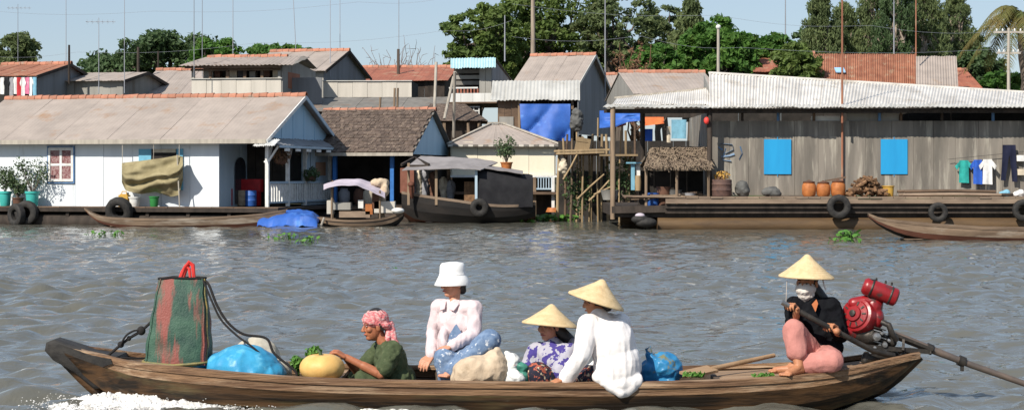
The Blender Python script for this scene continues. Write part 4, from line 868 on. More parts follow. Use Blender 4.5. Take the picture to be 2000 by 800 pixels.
# gabled front canopy
rl, rr_ = J(790, 0).x, J(940, 0).x
def can(side):
    def fn(u, v):
        x = lerp(rl, rr_, u); z = lerp(2.42, lerp(1.9, 2.02, u), v) - .12 * u * (1 - v) + .03 * noise.noise(V((u * 6, v * 3, side))); return V((x + .6 * (1 - v) * 1.0, YD + side * (1.5 * v), z - .12 * max(0, u - .7) * 3))
    return fn
for s_ in (-1, 1): drape('canopy', 'tarp_grey', c_, can(s_), 14, 6, (0, 0, -.03))
for px, dy, top in ((798, -1.1, 318), (852, -1.15, 330), (930, -1.25, 330), (798, 1.1, 318), (852, 1.3, 330), (930, 1.3, 328)): MB().bar(J(px, 400, dy), J(px, top, dy), .09, .09).build('canopy_post', 'pole_wood' if px != 930 else 'porch_blue', c_)
for a, b_ in (((784, 322, -1.2), (810, 308, 0)), ((810, 308, 0), (838, 322, -1.2)), ((800, 324, -1.15), (838, 324, -1.15))): MB().bar(J(*a), J(*b_), .07, .09).build('canopy_rafter', 'dark_wood', c_)
piece('cargo_box', 'brick', c_, J(796, 352, .2), (.5, .6, .9)); piece('cargo_box', 'wood_chip', c_, J(918, 374, -.4), (.42, .4, .72))
for k, (px, py, m) in enumerate(((808, 336, 'cloth_grey'), (818, 344, 'cloth_cream'), (830, 340, 'cloth_grey'), (866, 360, 'cloth_cream'), (880, 366, 'cloth_grey'), (846, 350, 'brown_pot'))):
    soft(c_, 'bundle', [('e', J(px, py, .3), (.16, .2, .28)), ('c', J(px, py, .3), .12, J(px, 400, .3), .1)], .04, m, .04, 4)
tyre('tyre_fender', J(936, 405, -1.5), .33, .12, (0, 1, .1), c_)
mb = MB().tube([J(803, 362, -1.2), J(803, 386, -1.0)], .09, 8).ell(J(803, 360, -1.2), (.13, .13, .1)); mb.build('mooring_bitt', 'hull_red', c_, True)
# ------------------------------------------------------------------ houses
class House:
    def __init__(s, name, label, O, yaw=0., cat='house', root=None):
        y = math.radians(yaw); s.u = V((math.cos(y), -math.sin(y), 0)); s.v = V((math.sin(y), math.cos(y), 0)); s.O = V((O[0], O[1], 0))
        s.R3 = Matrix((s.u, s.v, V((0, 0, 1)))).transposed(); s.root = root or thing(name, label, cat, (O[0], O[1], O[2] if len(O) > 2 else 0))
    def w(s, a, d, z): return s.O + s.u * a + s.v * d + V((0, 0, z))
    def A(s, px, d=0.):                     # place along the front at photo column px, on the plane at depth d
        k = (px - 1000) / F; return (k * (s.O.y + d * s.v.y) - s.O.x - d * s.v.x) / (s.u.x - k * s.u.y)
    def Z(s, py, a=0., d=0.): return EYE - (py - YH) / F * s.w(a, d, 0).y
    def pc(s, name, m, a0, a1, d0, d1, z0, z1, parent=None): return piece(name, m, parent or s.root, s.w((a0 + a1) / 2, (d0 + d1) / 2, (z0 + z1) / 2), (abs(a1 - a0), abs(d1 - d0), abs(z1 - z0)), s.R3)
    def wall(s, m, a0, a1, d, z0, z1, n, th=.05, name='wall_panel', side=False, parent=None):
        for i in range(n):
            x0, x1 = lerp(a0, a1, i / n), lerp(a0, a1, (i + 1) / n); e = .006; off = (.012 if i % 2 else 0)
            if side: s.pc(name, m, d - th - off, d - off, x0 + e, x1 - e, z0, z1, parent)
            else: s.pc(name, m, x0 + e, x1 - e, d + off, d + off + th, z0, z1, parent)
    def roof(s, m, A, B, Cc, D, n, wav=5, amp=.018, th=.02, name='roof_sheet', nv=2, parent=None):
        """eave left A, eave right B, ridge right Cc, ridge left D: n sheets side by side"""
        A, B, Cc, D = (s.w(*p) for p in (A, B, Cc, D)); nr = (B - A).cross(D - A).normalized()
        if nr.z < 0: nr = -nr
        for i in range(n):
            u0, u1 = i / n, min(1, (i + 1.03) / n); off = .014 * (i % 2); jit = R.uniform(-.03, .03)
            def fn(u, v):
                U = lerp(u0, u1, u); lo, hi = lerp(A, B, U), lerp(D, Cc, U); p = lerp(lo + (lo - hi).normalized() * jit, hi, v)
                sag = .02 * noise.noise(V((U * 9, v * 2, i * .3)))
                return p + nr * (amp * math.sin(2 * math.pi * u * wav) + off + sag)
            MB().sheet(max(2, wav * 4), nv, fn, nr * -th).build(name, m, parent or s.root, 50)
    def ridge(s, A, B, step=.32, r=.12, m='ridge_tile'):
        A, B = s.w(*A), s.w(*B); n = max(1, round((B - A).length / step)); d = (B - A).normalized(); key = ('ridge', m, r)
        if key not in UNIT:
            mb = MB(); vs = []; k = 8
            for x, rr, q in ((0, r * .9, 0), (.36, r * 1.12, 0), (.36, r * .95, 0), (0, r * .75, 0)):
                for j in range(k + 1): t = math.pi * (j / k * 1.16 - .08); vs.append((x, rr * math.cos(t), rr * math.sin(t)))
            fs = [(q * (k + 1) + j, q * (k + 1) + j + 1, ((q + 1) % 4) * (k + 1) + j + 1, ((q + 1) % 4) * (k + 1) + j) for q in range(4) for j in range(k)]
            UNIT[key] = mb.add(vs, fs).mesh('ridge_tile', m, 40)
        y = V((0, 0, 1)).cross(d).normalized(); R3 = Matrix((d, y, d.cross(y))).transposed()
        for i in range(n):
            o = bpy.data.objects.new('ridge_tile', UNIT[key]); C.objects.link(o); o.parent = s.root; e = R3.to_euler(); e.z += R.uniform(-.03, .03); o.rotation_euler = e
            o.location = A + d * ((B - A).length * i / n) + V((0, 0, R.uniform(-.015, .01) - r * .45)) - wloc(s.root)
    def tri(s, name, m, a, pts, th=.06, parent=None): return MB().poly([s.w(a, d, z) for d, z in pts], s.u * th).build(name, m, parent or s.root)
    def beam(s, name, m, p, q, w, h, parent=None): return plank(name, m, parent or s.root, s.w(*p), s.w(*q), w, h)
    def window(s, a0, a1, z0, z1, d, fm, pm, nx=2, nz=2, bar=.05, out=.06, parent=None):
        wn = MB(); f = bar
        for (x0, x1, y0, y1) in ((a0, a1, z0, z0 + f), (a0, a1, z1 - f, z1), (a0, a0 + f, z0 + f, z1 - f), (a1 - f, a1, z0 + f, z1 - f)):
            wn.box(s.w((x0 + x1) / 2, d - out / 2, (y0 + y1) / 2), (x1 - x0, out, y1 - y0), s.R3)
        for i in range(1, nx): x = lerp(a0, a1, i / nx); wn.box(s.w(x, d - out * .4, (z0 + z1) / 2), (f, out * .7, z1 - z0 - 2 * f), s.R3)
        for i in range(1, nz): z = lerp(z0, z1, i / nz); wn.box(s.w((a0 + a1) / 2, d - out * .35, z), (a1 - a0 - 2 * f, out * .6, f), s.R3)
        o = wn.build('window', fm, parent or s.root)
        for i in range(nx):
            for j in range(nz): s.pc('pane', pm, lerp(a0, a1, i / nx) + f * .6, lerp(a0, a1, (i + 1) / nx) - f * .6, d - .018, d - .006, lerp(z0, z1, j / nz) + f * .6, lerp(z0, z1, (j + 1) / nz) - f * .6, o)
        return o
def gable(name, label, pxl, pxr, pye, pyr, pyb, Y, yaw, D, roofm, wallm, gablem, nsheet=6, wav=4, tiles=True, over=.35, npan=5, back=True, trim=None, zb=None, base=None, amp=.006):
    O = P(pxr, pye, Y); h = House(name, label, (O.x, O.y, 0), yaw); ze = h.Z(pye, 0, -over); zr = h.Z(pyr, 0, D / 2); L = h.A(pxl); z0 = zb if zb is not None else h.Z(pyb)
    h.root.location.z = z0 if base is None else base; h.ze, h.zr, h.L, h.z0, h.D = ze, zr, L, z0, D
    sl = (zr - ze) / (D / 2 + over)
    h.roof(roofm, (L, -over, ze), (.22, -over, ze), (.22, D / 2, zr), (L, D / 2, zr), nsheet, wav, amp)
    if back: h.roof(roofm, (.22, D + over, ze), (L, D + over, ze), (L, D / 2, zr - .005), (.22, D / 2, zr - .005), max(2, nsheet // 2), wav, amp)
    if wallm: h.wall(wallm, L + .1, 0, 0, z0, ze + sl * over - .04, npan)
    h.tri('gable', gablem, -.04, [(0.02, z0), (D, z0), (D, ze + sl * over - .05), (D / 2, zr - .06), (0.02, ze + sl * over - .05)], .05)
    if wallm: h.tri('gable', gablem, L + .05, [(0.06, z0), (D, z0), (D, ze + sl * over - .05), (D / 2, zr - .06), (0.06, ze + sl * over - .05)], .05)
    if tiles: h.ridge((L, D / 2, zr + .06), (.2, D / 2, zr + .06))
    if trim:
        for s_ in (0, 1): h.beam('bargeboard', trim, (.23, -over if s_ == 0 else D + over, ze - .05), (.23, D / 2, zr - .05), .04, .14)
    return h

# ---- A: white floating house on the left
O = P(515, 405, 61.5); hA = House('floating_house', 'white floating house with grey roof, orange ridge tiles and blue gable', (O.x, O.y, 0), 13.)
D = 7.0; fz = .62; ze, zr = 2.92, hA.Z(187, 0, 3.5); LL = hA.A(-70); a1 = hA.A(428)
hA.roof('roof_grey', (LL - .3, -.45, ze), (.28, -.45, ze), (.28, D / 2, zr), (LL - .3, D / 2, zr), 12, 7, .004)
hA.roof('roof_grey', (.28, D + .45, ze), (LL - .3, D + .45, ze), (LL - .3, D / 2, zr - .005), (.28, D / 2, zr - .005), 6, 10, .010)
hA.ridge((LL - .3, D / 2, zr + .05), (.25, D / 2, zr + .05), .30, .12)
hA.beam('fascia', 'pale_pole', (LL - .3, -.465, ze - .045), (.26, -.465, ze - .045), .03, .15)
for k in range(8): hA.beam('rafter_tail', 'white_paint', (lerp(LL, a1, k / 7.5) + .2, -.42, ze - .05), (lerp(LL, a1, k / 7.5) + .2, .02, ze + .14), .05, .07)
hA.wall('white_wall', LL, a1, 0, fz, 3.08, 9)
hA.wall('porch_blue', .06, D, a1, fz, 3.1, 7, side=True)
hA.tri('wall_end', 'white_wall', LL, [(0.06, fz), (D, fz), (D, 3.0), (D / 2, zr - .1), (.06, 3.0)], .05)
hA.tri('gable', 'pale_blue', -.05, [(-.25, ze + .06), (D + .25, ze + .06), (D / 2, zr - .08)], .05)
for k in range(6):
    d = D * (k + .5) / 6; top = lerp(ze + .06, zr - .08, 1 - abs(d - D / 2) / (D / 2 + .25)); hA.pc('gable_batten', 'pale_blue', .003, .02, d - .025, d + .025, ze + .07, top - .04)
for s_ in (0, 1): hA.beam('bargeboard', 'porch_blue' if s_ else 'white_paint', (.29, -.45 if s_ == 0 else D + .45, ze - .06), (.29, D / 2, zr - .06), .04, .13)
hA.wall('white_wall', LL, 0, D, fz, 3.0, 5)
# windows
wa, wb = hA.A(95), hA.A(144); w = hA.window(wa, wb, hA.Z(354, wa), hA.Z(289, wa), -.005, 'white_paint', 'curtain', 2, 2, .085, .05)
za, zb = hA.Z(356, wa), hA.Z(287, wa)
for (x0, x1, y0, y1) in ((wa - .04, wb + .04, za - .035, za), (wa - .04, wb + .04, zb, zb + .035), (wa - .04, wa, za, zb), (wb, wb + .04, za, zb)): hA.pc('casing', 'trim_blue', x0, x1, -.045, -.003, y0, y1, w)
wa, wb = hA.A(297), hA.A(345); hA.pc('window', 'interior', wa, wb, -.02, -.004, 1.2, hA.Z(291, wa)); hA.pc('transom', 'cloth_cream', wa + .05, wb - .02, -.035, -.022, hA.Z(298, wa), hA.Z(291, wa))
for (p0, p1) in ((272, 296), (346, 358)): hA.pc('shutter', 'lightblue_paint' if 'lightblue_paint' in MATS else 'pale_blue', hA.A(p0), hA.A(p1), -.05, -.004, 1.2, hA.Z(291, wa))
# porch: added near-black screen standing in for the porch's shade, floor, posts, balustrade, awning
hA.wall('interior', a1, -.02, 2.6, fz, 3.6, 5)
for k, dd in enumerate((.08, 2.1, 3.9, 6.7)):
    hA.pc('porch_post', 'white_paint', .02, .14, dd, dd + .12, fz, 2.86)
    hA.beam('bracket', 'white_paint', (.08, dd + .14, 2.2), (.08, dd + .55, 2.8), .06, .06)
hA.beam('bracket', 'white_paint', (.05, .12, 2.15), (-.02, .12, 2.2), .06, .06); hA.beam('bracket', 'white_paint', (.14, .1, 2.2), (.5, .1, 2.72), .06, .06)
hA.pc('porch_beam', 'porch_blue', .03, .13, .0, 7.1, 2.74, 2.85)
bal = hA.pc('handrail', 'porch_blue', .03, .13, .2, 6.7, 1.42, 1.50)
hA.pc('handrail', 'porch_blue', .04, .12, .2, 6.7, .74, .8)
for k in range(26): hA.pc('baluster', 'white_paint', .05, .11, .3 + k * .25, .42 + k * .25, .8, 1.42)
hA.wall('porch_blue', 3.9, 7.0, .02, fz, 2.8, 4, side=True)
for (d0, d1) in ((1.4, 2.4), (2.7, 3.7)):                # arched openings in the end wall
    mb = MB(); pts = [(a1 + .02, d0, .7), (a1 + .02, d1, .7), (a1 + .02, d1, 2.0)] + [(a1 + .02, (d0 + d1) / 2 + (d1 - d0) / 2 * math.cos(t * math.pi / 8), 2.0 + .35 * math.sin(t * math.pi / 8)) for t in range(1, 8)] + [(a1 + .02, d0, 2.0)]
    mb.poly([hA.w(*p) for p in pts], hA.u * .02).build('arched_window', 'glass_dark', hA.root)
hA.roof('blue_grey_sheet', (.62, 7.2, 2.74), (.62, -.1, 2.74), (-.02, -.1, 3.02), (-.02, 7.2, 3.02), 6, 4, .012)
hA.roof('white_paint', (-.15, -.62, 2.72), (.62, -.62, 2.72), (.62, -.05, 2.93), (-.15, -.05, 2.93), 2, 5, .016)
hA.pc('awning_edge', 'porch_blue', .60, .64, -.1, 7.2, 2.66, 2.74)
for k in range(6): hA.pc('awning_trim', 'white_paint', .605, .645, .4 + k * 1.1, .85 + k * 1.1, 2.55, 2.64)
# raft
hA.pc('raft_deck', 'dark_wood', LL - .6, .9, -.95, D + .5, .50, .60)
for k in range(16): hA.pc('deck_plank', 'brown_wood', lerp(LL - .6, .9, k / 16) + .01, lerp(LL - .6, .9, (k + 1) / 16) - .01, -.98, -.1, .602, .63)
hA.beam('edge_beam', 'dark_wood', (LL - .6, -.99, .53), (.9, -.99, .53), .06, .14)
for k in range(5): MB().tube([hA.w(LL - .6 + R.uniform(-.2, .2), -.7 + k * 1.7, .1), hA.w(.9 + R.uniform(-.2, .2), -.7 + k * 1.7, .1)], .3, 10).build('float_log', 'dark_wood', hA.root, True)
for k in range(9): hA.pc('raft_post', 'dark_wood', lerp(LL, .6, k / 8) - .06, lerp(LL, .6, k / 8) + .06, -.93, -.8, .0, .5)
# things on the raft of A
tyre('tyre', hA.w(hA.A(52, -1.15), -1.15, .42), .42, .13, hA.v, label='black tyre hanging on the raft below the teal flower pots', cat='tyre', group='tyre fenders on the rafts')
tyre('tyre', hA.w(hA.A(35, -1.2), -1.3, .34), .40, .12, hA.v + hA.u * .5, label='black tyre hanging at the far left, partly behind another tyre', cat='tyre', group='tyre fenders on the rafts')
tyre('tyre', hA.w(hA.A(233, -1.2), -1.2, .5), .48, .15, hA.v + V((0, 0, .3)), label='black tyre on the raft edge under the olive tarpaulin', cat='tyre', group='tyre fenders on the rafts')
def pot(h, px, d, m, H_, Rr, plant, lab, cat='potted plant', leafm='leaf_pot', z=None):
    a = h.A(px, d); b = h.w(a, d, z if z is not None else .632); r_ = thing('potted_plant' if plant else 'tub', lab, cat, b)
    MB().lathe(b, [(Rr * .72, 0), (Rr * .8, .04), (Rr * .95, H_ * .85), (Rr * 1.06, H_ * .86), (Rr * 1.08, H_), (Rr * .95, H_), (Rr * .92, H_ * .88), (.01, H_ * .87)], 20).build('pot', m, r_, 40)
    if plant:
        rs = random.Random(int(px * 7)); mb = MB(); st_ = MB()
        for k in range(9):
            e = b + V((rs.uniform(-1, 1) * plant * .55, rs.uniform(-.4, .4) * plant, H_ + plant * rs.uniform(.5, 1.25))); st_.tube([b + V((0, 0, H_ * .8)), lerp(b + V((0, 0, H_)), e, .5) + V((rs.uniform(-.05, .05), 0, .03)), e], [.018, .012, .006], 5)
            leaves(mb, e, (plant * .30,) * 3, 55, .10, rs); 
        leaves(mb, b + V((0, 0, H_ + plant * .5)), (plant * .45, plant * .4, plant * .4), 150, .10, rs)
        st_.build('stems', 'bark', r_); mb.build('leaves', leafm, r_)
    return r_
pot(hA, 10, -.5, 'teal_pot', .52, .22, .62, 'low leafy plant in a teal tub at the left edge of the raft')
pot(hA, 35, -.55, 'brown_pot', .3, .2, .5, 'small plant in a brown clay pot between two teal tubs')
pot(hA, 63, -.5, 'teal_pot', .52, .24, .95, 'tall white-flecked shrub in the right-hand teal tub')
pot(hA, 301, -.45, 'green_pot', .36, .17, 0, 'dark green bucket standing below the olive tarpaulin', 'bucket')
pot(hA, 263, -.4, 'white_paint', .34, .2, 0, 'white tub beside the yellow jerrycan', 'tub')
jc = thing('jerrycan', 'yellow plastic jerrycan on the raft beside the white wall', 'jerrycan', hA.w(hA.A(243, -.4), -.4, .632)); b = wloc(jc)
MB().box(b + V((0, 0, .2)), (.34, .24, .40), hA.R3).box(b + V((0, 0, .41)), (.26, .18, .05), hA.R3).build('can_body', 'yellow_can', jc); MB().tube([b + V((-.1, 0, .42)), b + V((-.08, 0, .52)), b + V((.06, 0, .52)), b + V((.08, 0, .42))], .02, 6).build('handle', 'yellow_can', jc); MB().lathe(b + V((.12, 0, .42)), [(.035, 0), (.035, .06), (0, .065)], 10).build('cap', 'black', jc)
# olive tarp hung in front of the wall
def ot(u, v):
    tp = interp([(0, 318), (.3, 314), (.7, 308), (.92, 303), (1, 306)], u); bt_ = interp([(0, 356), (.06, 372), (.3, 379), (.55, 374), (.8, 384), (.93, 381), (1, 352)], u)
    px = lerp(238, 357, u); py = lerp(tp, bt_, v); f = math.sin(u * 6 + v * 9 - 2) * .10 + .16 * math.exp(-((v - (.62 - .25 * u)) / .1) ** 2) - .14 * math.exp(-((v - (.82 - .35 * u)) / .07) ** 2) + .06 * noise.noise(V((u * 7, v * 7, 0)))
    d = -.42 - f - .25 * math.sin(math.pi * v); a = hA.A(px, d); return hA.w(a, d, hA.Z(py, a, d))
tp_ = thing('hanging_tarpaulin', 'crumpled olive tarpaulin hung in front of the white wall', 'tarpaulin', hA.w(hA.A(297, -.4), -.4, .63))
drape('sheet', 'tarp_olive', tp_, ot, 40, 28, hA.v * .015)
for px, py in ((239, 319), (300, 312), (350, 304)): a = hA.A(px, -.44); MB().tube([hA.w(a, -.44, hA.Z(py, a, -.44)), hA.w(a, -.43, ze - .02)], .012, 5).build('cord', 'pale_pole', tp_)
MB().tube([hA.w(hA.A(352, -.7), -.75, .62), hA.w(hA.A(346, -.5), -.5, hA.Z(302, 0, -.5))], .025, 6).build('prop_pole', 'pale_pole', tp_)
# goods in the dark porch
def drum(h, px, d, m, H_, Rr, lab, cat='drum', name='drum', z=.632, top=1.0):
    b = h.w(h.A(px, d), d, z); return MB().lathe(b, [(Rr * .94, 0), (Rr, .03), (Rr, H_ * .33), (Rr * 1.03, H_ * .35), (Rr, H_ * .37), (Rr, H_ * .66), (Rr * 1.03, H_ * .68), (Rr, H_ * .7), (Rr * top, H_ * .97), (Rr * .96 * top, H_), (Rr * .85 * top, H_), (.01, H_ * .97)], 18).build(name, m, None, 40, lab, cat)
drum(hA, 441, 1.2, 'red_plastic', .62, .24, 'dark red plastic drum just inside the porch opening'); drum(hA, 490, 1.5, 'blue_plastic', .55, .2, 'blue plastic barrel inside the porch')
drum(hA, 476, 1.9, 'sack', .55, .26, 'tan bin between the red drum and blue barrel', 'bin', 'bin')
MB().box(hA.w(hA.A(492, 2.1), 2.1, 1.35), (.75, .3, .45), hA.R3).box(hA.w(hA.A(492, 2.1), 2.1, .88), (.6, .25, .5), hA.R3).build('red_crate', 'red_plastic', None, False, 'red crate stacked above the blue barrel in the porch', 'crate')
# hanging plants of the porch
for k, (dd, z, m, lab) in enumerate(((1.2, 2.35, 'leaf_dry', 'basket of yellowing leaves hanging under the porch awning'), (4.0, 1.75, 'leaf_dark', 'dark green fern hanging by the blue porch wall'))):
    rs = random.Random(k + 3); c = hA.w(.28 if k else .2, dd, z); r_ = thing('hanging_plant', lab, 'hanging plant', c + V((0, 0, -.25))); mb = MB(); leaves(mb, c, (.35, .35, .28), 260, .14, rs); mb.build('leaves', m, r_)
    MB().lathe(c + V((0, 0, -.25)), [(.1, 0), (.2, .05), (.22, .18), (.01, .18)], 14).build('basket', 'brown_pot', r_, 40); MB().tube([c + V((0, 0, -.1)), c + V((0, 0, 2.7 - z))], .01, 5).build('hanger', 'dark_metal', r_)
hA.pc('poster', 'terracotta_face', .03, .045, 5.3, 6.4, 1.7, 2.2)

# ---- E: second house, brown tiled roof and blue gable
hE = gable('floating_house', 'floating house with dark brown shingle roof and pale blue gable', 585, 802, 300, 215, 300, 66.5, 11., 6.2, 'roof_dark', None, 'pale_blue', 6, 3, True, .5, zb=2.5, base=0)
# shingle courses over the front slope
nr = 13; L_ = hE.L; sl = V((0, hE.D / 2 + .5, hE.zr - hE.ze)); key = 'shingle'
for j in range(nr):
    t = j / nr; n = 26
    for i in range(n):
        aw_ = (0.22 - L_) / n; a = L_ + (i + .5 + (.5 if j % 2 else 0)) * aw_
        if a > .2: continue
        c = hE.w(a, -.5 + sl.y * (t + .5 / nr), hE.ze + sl.z * (t + .5 / nr) + .06 + R.uniform(0, .02)); ang = math.atan2(sl.z, sl.y) - .05
        piece('shingle', 'thatch', hE.root, c, (aw_ * R.uniform(.9, .97), sl.length / nr * 1.15, .035), hE.R3 @ Matrix.Rotation(ang, 3, 'X') @ Matrix.Rotation(R.uniform(-.04, .04), 3, 'Z'))
hE.beam('fascia', 'pale_pole', (L_, -.53, hE.ze - .02), (.22, -.53, hE.ze - .02), .04, .12)
for px in (654, 766): hE.pc('porch_post', 'trim_blue_bright' if 'trim_blue_bright' in MATS else 'tarp_blue', hE.A(px) - .07, hE.A(px) + .07, -.05, .09, .6, hE.ze + .05)
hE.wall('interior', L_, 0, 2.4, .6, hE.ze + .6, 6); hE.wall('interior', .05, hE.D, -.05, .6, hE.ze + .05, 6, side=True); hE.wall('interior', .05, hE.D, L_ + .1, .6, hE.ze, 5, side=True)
hE.pc('raft_deck', 'dark_wood', L_ - .5, .8, -.6, hE.D + .4, .45, .6); hE.beam('edge_beam', 'brown_wood', (L_ - .5, -.63, .5), (.8, -.63, .5), .05, .12)
for k in range(4): MB().tube([hE.w(L_ - .5, -.3 + k * 1.8, .1), hE.w(.8, -.3 + k * 1.8, .1)], .3, 10).build('float_log', 'dark_wood', hE.root, True)
for k, (px, z, m) in enumerate(((672, .62, 'cloth_grey'), (702, .62, 'brown_pot'), (720, .62, 'cloth_cream'))):
    b = hE.w(hE.A(px, .6), .6, z); MB().lathe(b, [(.16, 0), (.24, .2), (.22, .45), (.14, .55), (.16, .6), (.01, .6)], 16).build('jar', m, None, 40, ('grey jar on the dark porch behind the sampan, leftmost', 'brown jar in the middle of the dark porch behind the sampan', 'cream jar on the dark porch behind the sampan, rightmost')[k], 'jar')

# ---- F: cream house with hip roof and balcony
Of = P(878, 282, 71.5); hF = House('stilt_house', 'cream walled house with grey hip roof and white balcony posts', (Of.x, Of.y, 0), 0.)
aR, aL = hF.A(1086), hF.A(880); z0, z1 = hF.Z(343), hF.Z(283); Dp = 4.2
hF.wall('cream_wall', aL + .05, aR - .06, 0, z0, z1 + .12, 4); hF.wall('cream_wall', .05, Dp, aR - .02, z0, z1 + .1, 4, side=True); hF.wall('cream_wall', .05, Dp, aL + .05, z0, z1 + .1, 4, side=True); hF.wall('cream_wall', aL, aR, Dp, z0, z1 + .1, 3)
ap = hF.A(971, Dp / 2); za_ = hF.Z(243, 0, Dp / 2)
def hip(h, m, e0, e1, d0, d1, ze_, r0, r1, dr, zr_, n=5, wav=3):
    h.roof(m, (e0, d0, ze_), (e1, d0, ze_), (r1, dr, zr_), (r0, dr, zr_), n, wav, .005); h.roof(m, (e1, d1, ze_), (e0, d1, ze_), (r0, dr, zr_), (r1, dr, zr_), n, wav, .005)
    h.roof(m, (e1, d0, ze_), (e1, d1, ze_), (r1 + .005, dr, zr_), (r1 + .005, dr, zr_), 3, 2, .005); h.roof(m, (e0, d1, ze_), (e0, d0, ze_), (r0 - .005, dr, zr_), (r0 - .005, dr, zr_), 3, 2, .005)
hip(hF, 'roof_grey', aL - .1, aR + .12, -.3, Dp + .3, z1, ap - .25, ap + .25, Dp / 2, za_)
for p, q in (((aL - .1, -.3, z1 + .05), (ap - .25, Dp / 2, za_ + .05)), ((aR + .12, -.3, z1 + .05), (ap + .25, Dp / 2, za_ + .05))): hF.beam('hip_cap', 'pale_pole', p, q, .12, .05)
hF.beam('hip_cap', 'pale_pole', (ap - .4, Dp / 2, za_ + .06), (ap + .4, Dp / 2, za_ + .06), .18, .07)
for k in range(22): hF.pc('fascia_block', 'roof_dark' if k % 2 else 'dirty_white', lerp(aL - .1, aR + .12, k / 22) + .005, lerp(aL - .1, aR + .12, (k + 1) / 22) - .005, -.33, -.29, z1 - .07, z1 + .01)
hF.beam('sill_beam', 'white_paint', (aL, -.08, z0 - .02), (aR + .05, -.08, z0 - .02), .12, .09)
hF.pc('balcony_floor', 'brown_wood', aL, aR + .1, -.4, Dp, .95, 1.05)
for px in (1080, 1044, 950): hF.pc('stilt', 'white_paint' if px == 1080 else 'pole_wood', hF.A(px) - .06, hF.A(px) + .06, -.16, -.04, -.6, z0 - .06)
hF.pc('railing', 'lightblue_rail' if 'lightblue_rail' in MATS else 'porch_blue', hF.A(1044), hF.A(1080), -.14, -.08, hF.Z(347), hF.Z(344) - .03); hF.pc('railing', 'porch_blue', hF.A(1044), hF.A(1080), -.14, -.08, hF.Z(370), hF.Z(367))
for k in range(7): a = lerp(hF.A(1046), hF.A(1077), k / 6); hF.pc('baluster', 'porch_blue', a - .018, a + .018, -.13, -.09, hF.Z(367), hF.Z(347))
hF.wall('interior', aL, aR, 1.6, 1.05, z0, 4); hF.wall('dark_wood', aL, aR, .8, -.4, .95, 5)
MB().tube([hF.w(hF.A(1080), -.1, .25), hF.w(hF.A(1080), -.1, .42)], [.3, .22], 12).build('stilt_foot', 'clay', hF.root, 40)
p_ = pot(hF, 1000, -.9, 'clay', .26, .22, .75, 'leafy shrub in an orange pot on the black riverboat\'s cabin roof', z=1.98); 
p_.location = (P(1000, 332, YD).x - .2, YD - .1, 1.93)

# ---- G: houses on stilts behind the cream house
hG = gable('stilt_house', 'tall house with grey roof, orange ridge and shaded right gable', 985, 1110, 190, 107, 260, 80., 15., 9.5, 'roof_grey', 'blue_grey_sheet', 'blue_grey_sheet', 7, 4, True, .35, 4, trim='roof_pale')
for k in range(4): d = hG.D * (k + .3) / 4.2; hG.pc('stilt', 'dark_wood', -.3, -.1, d, d + .2, .2, hG.z0)
O = P(962, 200, 75.); hH = House('lean_to', 'lean-to with pale corrugated awning roof above a brown wall', (O.x, O.y, 0), 2.)
aR, z0 = hH.A(1128), hH.Z(196); zt = hH.Z(158, 0, 2.2); zbt = .4
hH.roof('roof_pale', (hH.A(958, -.3), -.3, z0), (aR + .1, -.3, z0), (aR + .1, 2.2, zt), (hH.A(962, 2.2), 2.2, zt), 6, 4)
hH.wall('brown_wood', hH.A(972), hH.A(1012), 0, hH.Z(285), z0 + .1, 3); hH.wall('interior', hH.A(1012), aR, 1.5, hH.Z(300), z0 + .3, 4)
hH.tri('side_sheet', 'blue_grey_sheet', aR, [(-.25, z0 - .02), (2.2, zt - .05), (2.2, 2.2), (-.0, 2.2)], .04)
hH.pc('floor', 'brown_wood', hH.A(965), aR + .3, -.1, 2.4, hH.Z(292) - .1, hH.Z(292)); hH.pc('vent_panel', 'pale_sheet', hH.A(975), hH.A(1003), -.05, -.01, hH.Z(270), hH.Z(228))
for px in (1000, 1060, 1110): hH.pc('stilt', 'pole_wood', hH.A(px) - .08, hH.A(px) + .08, .4, .56, -.4, hH.Z(292) - .1)
for px in (1014, 1118): hH.pc('post', 'pole_wood', hH.A(px) - .05, hH.A(px) + .05, -.1, 0, hH.Z(292), z0 + .05)
def lt(u, v):
    px = lerp(1018, 1114, u) + 3 * (1 - v) * (-1 if u < .5 else 0); d = -.3 - .2 * v - .10 * noise.noise(V((u * 4, v * 3, 5))) - .42 * (abs(math.sin(u * 4.6 + v * 2.4 + .2)) ** .5 - .5) * (.15 + .85 * v); a = hH.A(px, d); py = lerp(203, lerp(258, 281, u), v); return hH.w(a, d, hH.Z(py, a, d))
drape('blue_tarpaulin', 'tarp_blue', None, lt, 26, 18, (0, .015, 0), label='large blue tarpaulin hanging from the pale lean-to roof', cat='tarpaulin')
O = P(880, 205, 78.); hI = House('stilt_house', 'narrow house with pale turquoise awning and white balcony wall', (O.x, O.y, 0), 10.)
z_ = hI.Z; aR = hI.A(960)
mat('pale_turq', (.42, .62, .66), (.36, .55, .6), 2, rough=.5, rnd=.04); mat('off_white', (.62, .62, .6), (.52, .52, .5), 2, VS, rough=.6, rnd=.04)
hI.roof('pale_turq', (hI.A(880, -.6), -.6, z_(133, 0, -.6)), (hI.A(968, -.6), -.6, z_(133, 0, -.6)), (hI.A(968, .6), .6, z_(114, 0, .6)), (hI.A(880, .6), .6, z_(114, 0, .6)), 4, 4)
hI.roof('roof_dark', (aR + .1, 5, z_(150)), (0, 5, z_(150)), (0, .6, z_(115, 0, .6)), (aR + .1, .6, z_(115, 0, .6)), 3, 4)
hI.wall('pale_sheet', hI.A(936), aR, 0, z_(185), z_(134), 2); hI.wall('interior', 0, hI.A(936), .7, z_(190), z_(130), 3); hI.tri('side_wall', 'blue_grey_sheet', aR - .02, [(.05, z_(200)), (5, z_(200)), (5, z_(152)), (.6, z_(118)), (.05, z_(134))], .05)
hI.wall('off_white', 0, aR + .3, -.35, z_(200), z_(183), 4); hI.pc('rail', 'off_white', 0, hI.A(936), -.33, -.27, z_(174), z_(171))
